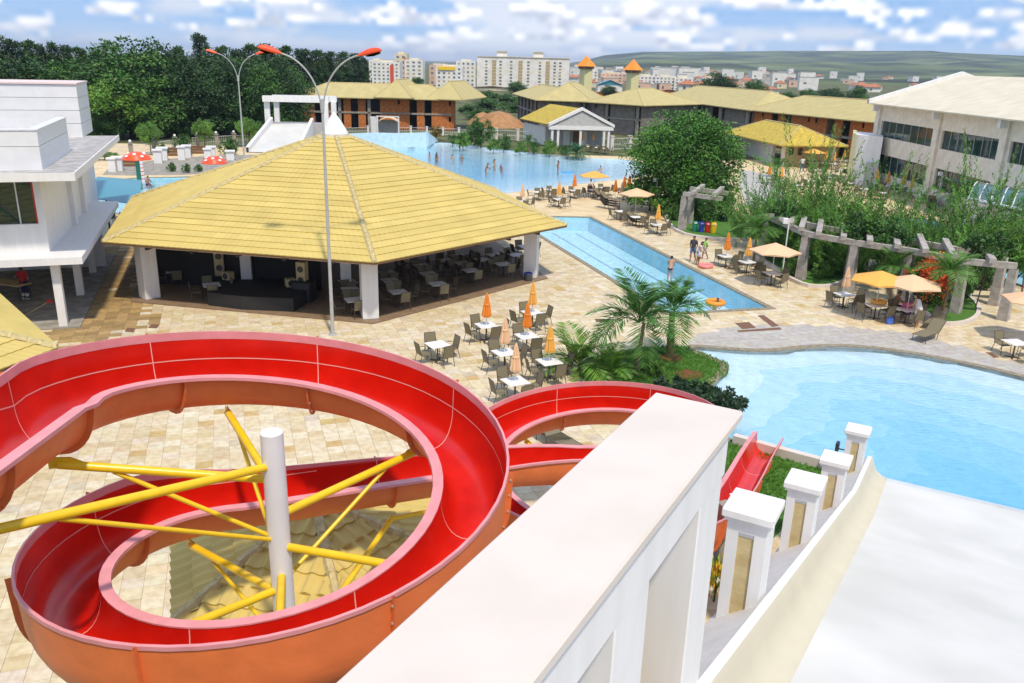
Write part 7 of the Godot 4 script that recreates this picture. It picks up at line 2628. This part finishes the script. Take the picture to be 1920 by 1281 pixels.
func make_people() -> void:
	var brown := Color(0.30, 0.15, 0.085)
	var tan := Color(0.46, 0.26, 0.16)
	var white := Color(0.75, 0.75, 0.75)
	var navy := Color(0.02, 0.025, 0.09)
	person("person in red shirt, navy trousers and white boots standing under the clubhouse", Vector3(-24.66, 0, -40.43), PI * 0.95, "hips", 1.0, brown, [["shirt", Color(0.55, 0.02, 0.03)], ["trousers", navy], ["boots", white]])
	person("person in dark patterned shirt and blue shorts standing at the lap pool", Vector3(11.58, 0, -53.02), -0.6, "stride", 0.98, brown, [["shirt", Color(0.06, 0.05, 0.06)], ["shorts", Color(0.08, 0.14, 0.30)]])
	person("person in white top holding a child beside the lap pool", Vector3(11.75, 0, -52.14), 0.7, "reach", 0.93, brown, [["dress", white]], "", true)
	person("child in lime green top standing beside the lap pool table", Vector3(12.56, 0, -53.91), -1.2, "stride", 0.82, brown, [["shirt", Color(0.45, 0.75, 0.20)], ["shorts", white]])
	person("person standing waist deep in the lap pool with back turned", Vector3(9.77, 0, -50.76) + Vector3(0, -0.85, 0), PI * 0.9, "reach", 1.0, tan, [["bikini", navy]])
	person("child leaning over an orange swim ring in the lap pool", Vector3(10.93, 0, -43.42) + Vector3(0, -0.95, 0), 0.6, "reach", 0.72, brown, [["shorts", Color(0.6, 0.1, 0.02)]])
	person("person in short white dress standing at the table under peach umbrella", Vector3(20.12, 0, -39.72), -2.2, "reach", 1.0, tan, [["dress", white]], "", true)
	person("shirtless person sitting at the table under peach umbrella", Vector3(19.88, 0, -41.63), 0.7, "sit", 1.0, brown, [["shorts", navy]])
	person("person in pink floral top sitting with back turned at garden table", Vector3(19.91, 0, -40.51), PI * 0.96, "sit", 0.96, brown, [["shirt", Color(0.72, 0.12, 0.34)], ["shorts", navy]], "", true)
	person("person in white shirt and blue trousers walking across the far terrace", Vector3(35.46, 0, -105.12), 2.4, "stride", 1.05, brown, [["shirt", white], ["trousers", Color(0.06, 0.12, 0.30)]])
	person("person in white shirt seated under the pale open umbrella", Vector3(7.36, 0, -82.72), 0.2, "sit", 1.0, brown, [["shirt", white], ["shorts", navy]])
	person("person sitting at the edge of the children's pool", Vector3(-33.81, 0, -76.82), 0.9, "sit", 1.0, brown, [["shorts", navy]])
	var k := 0
	for q in [[-11.47, -111.07, 0.9], [-10.71, -111.91, 1.0], [-10.22, -108.21, 0.8], [-8.33, -111.18, 1.1], [-7.18, -110.81, 1.1], [-3.54, -97.54, 0.55], [-2.62, -100.28, 0.45], [-1.74, -100.47, 1.0], [4.9, -99.81, 0.35], [10.33, -102.52, 1.1]]:
		person("bather standing in the wave pool water" if k != 8 else "bather with arms out walking in wave pool shallows", Vector3(q[0], -q[2] - 0.2, q[1]), R.randf() * TAU, "arms_out" if k == 8 else ("reach" if k % 2 else "stride"), 1.0, brown if k % 3 else tan, [["bikini", [navy, Color(0.5, 0.02, 0.03), Color(0.02, 0.02, 0.02)][k % 3]]], "bathers in the wave pool" if k != 8 else "", k % 2 == 0)
		k += 1

# ---------------------------------------------------------------- small things
func torus(r: float, s: float, seg := 20) -> MB:
	var m := MB.new()
	for i in seg:
		for k in 10:
			var p := []
			var nn := []
			for e in [[i, k], [i + 1, k], [i + 1, k + 1], [i, k + 1]]:
				var a: float = TAU * e[0] / seg
				var b: float = TAU * e[1] / 10.0
				var d := Vector3(cos(a), 0, sin(a))
				nn.append(d * cos(b) + Vector3.UP * sin(b))
				p.append(d * r + nn[-1] * s)
			m.quadn(p[0], p[1], p[2], p[3], nn[0], nn[1], nn[2], nn[3])
	return m

func fence(label: String, line: PackedVector2Array, h: float, post: float, ball: bool, mt: Material) -> void:
	var t := thing("railing_fence", label, "fence", v3(line[0]))
	var off := -t.position
	for i in line.size():
		var m := MB.new()
		m.xf.origin = off
		m.box(v3(line[i], h * 0.56), Vector3(post, h * 1.12, post), 0.4)
		m.box(v3(line[i], h * 1.14), Vector3(post * 1.3, h * 0.06, post * 1.3), 0.4)
		var pp := put("post", m, mt, t)
		if ball:
			m = MB.new()
			m.xf.origin = off
			m.lathe([Vector2(0.0, 0.0), Vector2(0.14, 0.07), Vector2(0.18, 0.2), Vector2(0.12, 0.34), Vector2(0.0, 0.38)], 10, v3(line[i], h * 1.17))
			put("ball", m, M.white_paint, pp)
		if i + 1 < line.size():
			var a := line[i]; var b := line[i + 1]
			m = MB.new()
			m.xf.origin = off
			for y in [0.12, 0.5, 0.95]: m.tube([v3(a, h * y), v3(b, h * y)], 0.025, 4, false)
			var n := int(a.distance_to(b) / 0.28)
			for k in n: m.tube([v3(a.lerp(b, (k + 0.5) / n), 0.05), v3(a.lerp(b, (k + 0.5) / n), h)], 0.014, 4, false)
			put("railing", m, M.white_metal, t).set_meta("kind", "stuff")

func make_small() -> void:
	var m: MB
	# recycling bins
	var bins := [["green", M.green_paint, 1303], ["blue", M.blue_paint, 1315], ["red", M.red_paint, 1327], ["yellow", M.bright_yellow, 1338]]
	var bp := [[13.7, -62.94], [14.16, -62.79], [14.61, -62.65], [15.02, -62.49]]
	for k in 4:
		var t := thing("recycling_bin", "%s recycling bin with rounded lid in the row of four" % bins[k][0], "bin", Vector3(bp[k][0], 0, bp[k][1]), 0.0, "row of recycling bins")
		m = MB.new()
		m.lathe([Vector2(0.16, 0.12), Vector2(0.19, 0.14), Vector2(0.22, 0.72), Vector2(0.0, 0.72)], 14)
		put("body", m, bins[k][1], t)
		m = MB.new()
		m.lathe([Vector2(0.235, 0.72), Vector2(0.235, 0.80), Vector2(0.18, 0.90), Vector2(0.0, 0.93)], 14)
		put("lid", m, bins[k][1], t)
		m = MB.new()
		m.box(Vector3(0, 0.80, 0.205), Vector3(0.2, 0.08, 0.05))
		put("opening", m, M.white_paint, t)
		m = MB.new()
		m.lathe([Vector2(0.10, 0.0), Vector2(0.10, 0.12)], 10)
		put("foot", m, M.dark_metal, t)
	# waste bin at the pavilion column
	var wb := thing("waste_bin", "dark cylindrical waste bin at the foot of the pavilion column", "bin", Vector3(0.84, 0, -46.76))
	m = MB.new()
	m.lathe([Vector2(0.24, 0.0), Vector2(0.26, 0.5), Vector2(0.22, 0.5), Vector2(0.20, 0.08), Vector2(0, 0.08)], 14)
	put("body", m, M.dark_metal, wb)
	m = torus(0.25, 0.02)
	put("rim", m, M.blue_paint, wb).position.y = 0.5
	# swim rings and floats
	var rg := put("swim_ring", torus(0.36, 0.12), mat("ring_pink", Color(0.85, 0.25, 0.25), 0.35))
	rg.position = Vector3(12.12, 0.12, -51.52)
	tag(rg, "pink inflatable swim ring lying on the paving at the lap pool", "swim ring")
	rg = put("swim_ring", torus(0.42, 0.13), M.orange_paint)
	rg.position = Vector3(10.93, 0, -43.42) + Vector3(0, -0.03, 0)
	tag(rg, "orange inflatable swim ring floating in the lap pool", "swim ring")
	m = MB.new()
	m.box(Vector3.ZERO, Vector3(1.4, 0.14, 0.7), 0.2, 0.05)
	var fl := put("float_mat", m, mat("float_blue", Color(0.05, 0.30, 0.60), 0.4))
	fl.position = Vector3(5.99, 0, -98.96) + Vector3(0, -0.05, 0)
	tag(fl, "blue float mat drifting in the wave pool shallows", "float")
	var tr := put("serving_tray", torus(0.3, 0.1), M.cloth_amber)
	tr.position = Vector3(18.73, 0.84, -41.2)
	tag(tr, "amber inflatable ring lying on the table under amber umbrella", "swim ring")
	m = MB.new()
	m.box(Vector3(0, 0.18, 0), Vector3(0.32, 0.36, 0.18), 0.0, 0.05)
	var bag := put("bag", m, mat("bag_blue", Color(0.08, 0.20, 0.75), 0.6))
	bag.position = Vector3(18.94, 0, -40.06)
	tag(bag, "small blue bag standing between the garden table chairs", "bag")
	# mushrooms in the children's pool
	var k := 0
	for q in [[-36.14, -80.27, 2.66, 2.91], [-31.39, -87.57, 2.89, 1.86]]:
		var t := thing("mushroom_fountain", ["red spotted mushroom fountain on a green stem in the children's pool", "red spotted mushroom fountain half hidden by the pavilion roof"][k], "fountain", Vector3(q[0], -0.4, q[1]))
		var h: float = q[3] + 0.4
		m = MB.new()
		m.lathe([Vector2(0.42, 0.0), Vector2(0.40, 0.1), Vector2(0.22, 0.4), Vector2(0.20, h - 0.5)], 12)
		put("stem", m, M.green_paint if k == 0 else M.white_paint, t)
		m = MB.new()
		m.lathe([Vector2(0.2, h - 0.5), Vector2(1.3, h - 0.55), Vector2(1.32, h - 0.48), Vector2(1.0, h - 0.1), Vector2(0.5, h + 0.12), Vector2(0.0, h + 0.2)], 20)
		var cap := put("cap", m, M.lamp_red, t)
		for j in 9:
			m = MB.new()
			var a := TAU * j / 9.0
			var rr := 1.08 if j % 2 else 0.72
			var yy := h - 0.17 if j % 2 else h + 0.02
			m.xf = Transform3D(Basis(Vector3.UP, -a) * Basis(Vector3.BACK, -0.45), Vector3(cos(a) * rr, yy, sin(a) * rr))
			m.lathe([Vector2(0.17, 0.0), Vector2(0.14, 0.05), Vector2(0.0, 0.07)], 10)
			put("spot", m, M.white_paint, cap)
		k += 1
	k = 0
	for q in [[-37.07, -83.15]]:
		var t := thing("striped_post", "white and red spotted post beside the mushroom stem", "post", Vector3(q[0], -0.4, q[1]))
		m = MB.new()
		m.lathe([Vector2(0.2, 0.0), Vector2(0.16, 2.6), Vector2(0.0, 2.7)], 12)
		put("shaft", m, M.white_paint, t)
		for j in 6:
			m = MB.new()
			m.lathe([Vector2(0.195 - j * 0.006, 0.5 + j * 0.36), Vector2(0.192 - j * 0.006, 0.6 + j * 0.36)], 12)
			put("red_band", m, M.lamp_red, t)
	m = MB.new()
	m.prism(PackedVector2Array([Vector2(-42.53, -86.18), Vector2(-39.94, -86.27), Vector2(-34.75, -87.76), Vector2(-31.68, -91.09), Vector2(-28.11, -94.73), Vector2(-31.78, -108.69), Vector2(-38, -105.88), Vector2(-42.87, -99.92), Vector2(-44.61, -92.15)]), -0.003, 0.012)
	struct("grey_terrace", m, M.concrete)
	for q in [[-42.14, -104.86, 3.4], [-40.57, -107.81, 3.0], [-43.58, -93.36, 2.6]]:
		var t := thing("planter_bed", "brown timber planter bed between white pillars at the children's pool", "planter", Vector3(q[0], 0, q[1]), 0.25, "timber planters at the children's pool")
		for j in 3:
			m = MB.new()
			m.box(Vector3(0, 0.15 + j * 0.3, j * -0.5), Vector3(q[2], 0.28, 0.5))
			put("timber_step", m, M.wood, t)
	# white pillars and planters along the children's pool
	k = 0
	for q in [[-42.7, -88.79, 0.73, 1.33], [-42.52, -89.74, 0.91, 1.34], [-41.22, -96.99, 0.86, 1.44], [-41.95, -100.14, 1.01, 1.36], [-39.92, -100.62, 0.76, 1.49], [-40.15, -102.9, 0.91, 1.4], [-37.42, -102.37, 0.78, 1.14], [-37.58, -104.12, 0.92, 1.22], [-34.54, -101.88, 0.9, 1.01]]:
		var t := thing("white_pillar", "short white rendered pillar with cap along the children's pool", "pillar", Vector3(q[0], 0, q[1]), 0.3, "white pillars along the children's pool")
		m = MB.new()
		m.box(Vector3(0, q[3] / 2.0, 0), Vector3(q[2], q[3], q[2]))
		put("shaft", m, M.white_paint, t)
		m = MB.new()
		m.box(Vector3(0, q[3] + 0.06, 0), Vector3(q[2] * 1.3, 0.14, q[2] * 1.3))
		put("cap", m, M.white_paint, t)
	fence("grey railing fence with stone piers behind the children's pool", PackedVector2Array([Vector2(-48, -98.73), Vector2(-46.26, -101.44), Vector2(-45.14, -105.38), Vector2(-44.37, -110.21), Vector2(-42.89, -114.15), Vector2(-41.06, -116.14), Vector2(-39.31, -118.15), Vector2(-36.86, -120.41), Vector2(-34.61, -122.67)]), 1.5, 0.5, true, M.concrete)
	fence("low white railing fence in front of the brick hotel", PackedVector2Array([Vector2(-28.75, -139.34), Vector2(-24.96, -142.67), Vector2(-20.7, -144.03), Vector2(-18.1, -144.85), Vector2(-15.36, -144.62), Vector2(-12.63, -144.38), Vector2(-9.9, -144.15), Vector2(-7.09, -141.85)]), 1.2, 0.35, false, M.white_paint)
	fence("pale railing fence with piers beside the gabled house", PackedVector2Array([Vector2(13.96, -126.05), Vector2(16.85, -127.6), Vector2(19.51, -126.7), Vector2(21.87, -126.52)]), 1.8, 0.5, false, M.cream_paint)
	fence("pale railing fence behind the pool planting strip", PackedVector2Array([Vector2(-6.88, -137.87), Vector2(-3.46, -138.89), Vector2(0.02, -137.95), Vector2(2.76, -136.83)]), 1.6, 0.45, false, M.cream_paint)
	# second white slide with its gate frame, far side of the park
	var gs := thing("gate_slide", "white gate frame with a small white slide behind the pavilion roof", "water slide", Vector3(-30.89, 0, -114.4))
	var g0 := gs.position
	var px := func(called: String, c: Vector3, s: Vector3, mt: Material) -> void:
		var b := MB.new()
		b.box(c, s, 0.12)
		put(called, b, mt, gs)
	for x in [-4.2, 4.0]:
		px.call("post", Vector3(x, 3.0, -6.0), Vector3(0.7, 6.0, 0.7), M.white_paint)
		px.call("post", Vector3(x + 0.5, 3.0, -9.0), Vector3(0.7, 6.0, 0.7), M.white_paint)
	px.call("top_beam", Vector3(-0.1, 6.4, -6.0), Vector3(9.0, 0.8, 0.8), M.white_paint)
	px.call("top_beam", Vector3(0.4, 6.4, -9.0), Vector3(9.0, 0.8, 0.8), M.white_paint)
	px.call("platform", Vector3(0.2, 1.55, -7.6), Vector3(8.4, 3.1, 3.0), M.grey_paint)
	m = MB.new()
	m.quad(Vector3(-3.6, 3.1, -6.1), Vector3(1.6, 3.1, -6.1), Vector3(2.0, 0.1, 4.0), Vector3(-4.0, 0.1, 4.0))
	m.quad(Vector3(-3.6, 3.0, -6.1), Vector3(-4.0, 0.0, 4.0), Vector3(2.0, 0.0, 4.0), Vector3(1.6, 3.0, -6.1))
	put("slide_bed", m, M.slide_white, gs)
	for s in [[-3.9, -4.4, 0], [1.8, 2.2, 1]]:
		m = MB.new()
		var a := Vector3(s[0], 3.9, -6.1); var b := Vector3(s[1], 0.7, 4.2)
		m.quad(a, b, Vector3(b.x, -0.05, b.z), Vector3(a.x, 0, a.z))
		m.quad(a + Vector3(0.4, 0, 0), Vector3(a.x + 0.4, 0, a.z), Vector3(b.x + 0.4, -0.05, b.z), b + Vector3(0.4, 0, 0))
		m.quad(a, a + Vector3(0.4, 0, 0), b + Vector3(0.4, 0, 0), b)
		put("side_wall", m, M.white_paint, gs)
	# small arched stage by the wave pool
	var ar := thing("arched_shelter", "small white framed arched shelter with sand-coloured sail on wave wall", "shelter", Vector3(-21.93, 0, -141.47))
	for x in [-2.3, -1.2, 2.3]:
		m = MB.new()
		m.box(Vector3(x, 1.5, 0.0 if x > -2 else -0.4), Vector3(0.22, 3.0, 0.22))
		put("post", m, M.white_paint, ar)
	m = MB.new()
	m.box(Vector3(0.5, 3.05, 0), Vector3(3.8, 0.16, 0.2))
	put("beam", m, M.white_paint, ar)
	m = MB.new()
	for j in 8:
		var f0 := j / 8.0; var f1 := (j + 1) / 8.0
		m.quad(Vector3(-1.1 + f0 * 3.3, 2.2 + sin(f0 * PI) * 0.6, 0.1), Vector3(-1.1 + f1 * 3.3, 2.2 + sin(f1 * PI) * 0.6, 0.1), Vector3(-1.1 + f1 * 3.3, 2.4 + sin(f1 * PI) * 0.6, -1.6), Vector3(-1.1 + f0 * 3.3, 2.4 + sin(f0 * PI) * 0.6, -1.6))
	put("sail", m, M.cloth_peach, ar)
	m = MB.new()
	m.box(Vector3(0.5, 1.2, -1.6), Vector3(3.4, 2.4, 0.12))
	put("back_panel", m, M.grey_paint, ar)
	m = MB.new()
	m.box(Vector3(-1.75, 1.7, -0.1), Vector3(1.0, 2.6, 0.08))
	put("side_panel", m, M.white_metal, ar)
	# sand heaps and earth bank on the building site
	k = 0
	for q in [[-3.76, -170.1, 11.64, 2.86], [-7.13, -174.91, 6.52, 2.31], [-0.95, -177.22, 4.85, 1.49]]:
		m = MB.new()
		var w: float = q[2] / 2.0
		m.lathe([Vector2(w, -0.1), Vector2(w * 0.75, q[3] * 0.35), Vector2(w * 0.35, q[3] * 0.85), Vector2(0, q[3])], 18, Vector3(q[0], 0, q[1]))
		tag(put("sand_heap", m, [M.sand, M.sand, M.sand_grey][k]), ["wide heap of red earth on the site beside the brick hotel", "heap of red earth next to the brick hotel porch", "dark grey gravel heap on the site before the grey hotel"][k], "heap")
		k += 1
	# boardwalk of pale planks through the garden
	var bw := Node3D.new()
	bw.name = "boardwalk"
	bw.set_meta("kind", "structure")
	add_child(bw)
	var la := PackedVector2Array([Vector2(28.02, -104.88), Vector2(24.2, -91.25), Vector2(21.2, -76.54), Vector2(20.15, -65.92)])
	var lb := PackedVector2Array([Vector2(30.34, -99.2), Vector2(27.97, -89.09), Vector2(26.25, -78.26), Vector2(25.71, -69.07)])
	var pm := mat("plank", Color(0.50, 0.48, 0.46), 0.85, "fine", 1.0)
	for i in 3:
		for j in 16:
			var f := (j + 0.04) / 16.0
			var g := (j + 0.92) / 16.0
			m = MB.new()
			m.prism(PackedVector2Array([la[i].lerp(la[i + 1], f), lb[i].lerp(lb[i + 1], f), lb[i].lerp(lb[i + 1], g), la[i].lerp(la[i + 1], g)]), 0.0, 0.1 + R.randf() * 0.01)
			put("plank", m, pm, bw)
	# brown drain covers let into the paving
	k = 0
	for q in [PackedVector2Array([Vector2(12.54, -40.95), Vector2(12.9, -41.08), Vector2(13.16, -39.28), Vector2(12.76, -39.07)]), PackedVector2Array([Vector2(11.04, -39.53), Vector2(11.79, -39.78), Vector2(11.9, -38.82), Vector2(11.17, -38.59)]), PackedVector2Array([Vector2(10.84, -38.3), Vector2(13.11, -39.01), Vector2(13.11, -38.67), Vector2(10.83, -38.05)]), PackedVector2Array([Vector2(-17.57, -35.73), Vector2(-17.69, -36.28), Vector2(-17.28, -36.23), Vector2(-17.14, -35.69)]), PackedVector2Array([Vector2(-16.77, -36.36), Vector2(-16.84, -36.93), Vector2(-16.45, -36.88), Vector2(-16.34, -36.31)]), PackedVector2Array([Vector2(-21.08, -37.23), Vector2(-21.28, -37.82), Vector2(-20.49, -38.07), Vector2(-20.2, -37.48)]), PackedVector2Array([Vector2(4.08, -39.64), Vector2(4.59, -39.69), Vector2(4.59, -39.15), Vector2(4.12, -39.11)]), PackedVector2Array([Vector2(21.58, -35.96), Vector2(21.84, -35.98), Vector2(21.87, -35.33), Vector2(21.58, -35.23)])]:
		m = MB.new()
		m.prism(q, 0.004, 0.012)
		tag(put("drain_cover", m, M.brown_cover if M.has("brown_cover") else mat("brown_cover", Color(0.20, 0.10, 0.06), 0.8, "fine", 2.0)), "flat brown drain cover let into the pale paving", "drain cover", "brown drain covers in the paving")
		k += 1
	# low black boxes of the hall terrace, hammock, mop
	for q in [[37.41, -86.14], [39.01, -78.45]]:
		var t := thing("planter_box", "dark low planter box before the cream hall", "planter", Vector3(q[0], 0, q[1]), 0.0, "dark planter boxes before the hall")
		m = MB.new()
		m.box(Vector3(0, 0.5, 0), Vector3(2.6, 1.0, 0.6), 1.2, 0.02)
		put("box", m, M.stage_black, t)
		m = MB.new()
		m.box(Vector3(0, 1.01, 0), Vector3(2.4, 0.06, 0.4), 1.2)
		put("soil", m, M.soil, t)
	var hk := thing("hammock", "dark net hammock slung in the garden beyond the pergola", "hammock", Vector3(27.24, 0, -45.64))
	m = MB.new()
	var pts := []
	for j in 9:
		var f := j / 8.0
		pts.append([Vector3(-1.3 + f * 2.6, 0.7 + pow(f * 2.0 - 1.0, 2.0) * 0.9, -0.35 * sin(f * PI)), Vector3(-1.3 + f * 2.6, 0.7 + pow(f * 2.0 - 1.0, 2.0) * 0.9, 0.35 * sin(f * PI))])
	for j in 8: m.quad(pts[j][0], pts[j][1], pts[j + 1][1], pts[j + 1][0])
	put("net", m, M.stage_black, hk)
	for s in [-1.0, 1.0]:
		m = MB.new()
		m.tube([Vector3(s * 1.5, 0, 0), Vector3(s * 1.35, 1.8, 0)], 0.05, 7)
		put("post", m, M.wood, hk)
	var mp := thing("broom", "broom with long pale handle leaning at the clubhouse column", "broom", Vector3(-22.27, 0, -37.48))
	m = MB.new()
	m.tube([Vector3(-0.9, 0.02, 0.15), Vector3(0.35, 0.75, -0.1)], 0.016, 6)
	put("handle", m, M.tan_stone, mp)
	m = MB.new()
	m.box(Vector3(0.42, 0.79, -0.12), Vector3(0.26, 0.12, 0.1), 0.3, 0.02)
	put("head", m, M.red_paint, mp)
	var wt := thing("work_table", "long pale work table inside the clubhouse ground floor", "table", Vector3(-25.56, 0, -40.54), -0.35)
	m = MB.new()
	m.box(Vector3(0, 0.85, 0), Vector3(2.4, 0.05, 0.8))
	put("table_top", m, M.tan_stone, wt)
	for x in [-1.1, 1.1]:
		for z in [-0.32, 0.32]:
			m = MB.new()
			m.box(Vector3(x, 0.44, z), Vector3(0.05, 0.78, 0.05))
			put("leg", m, M.dark_metal, wt)
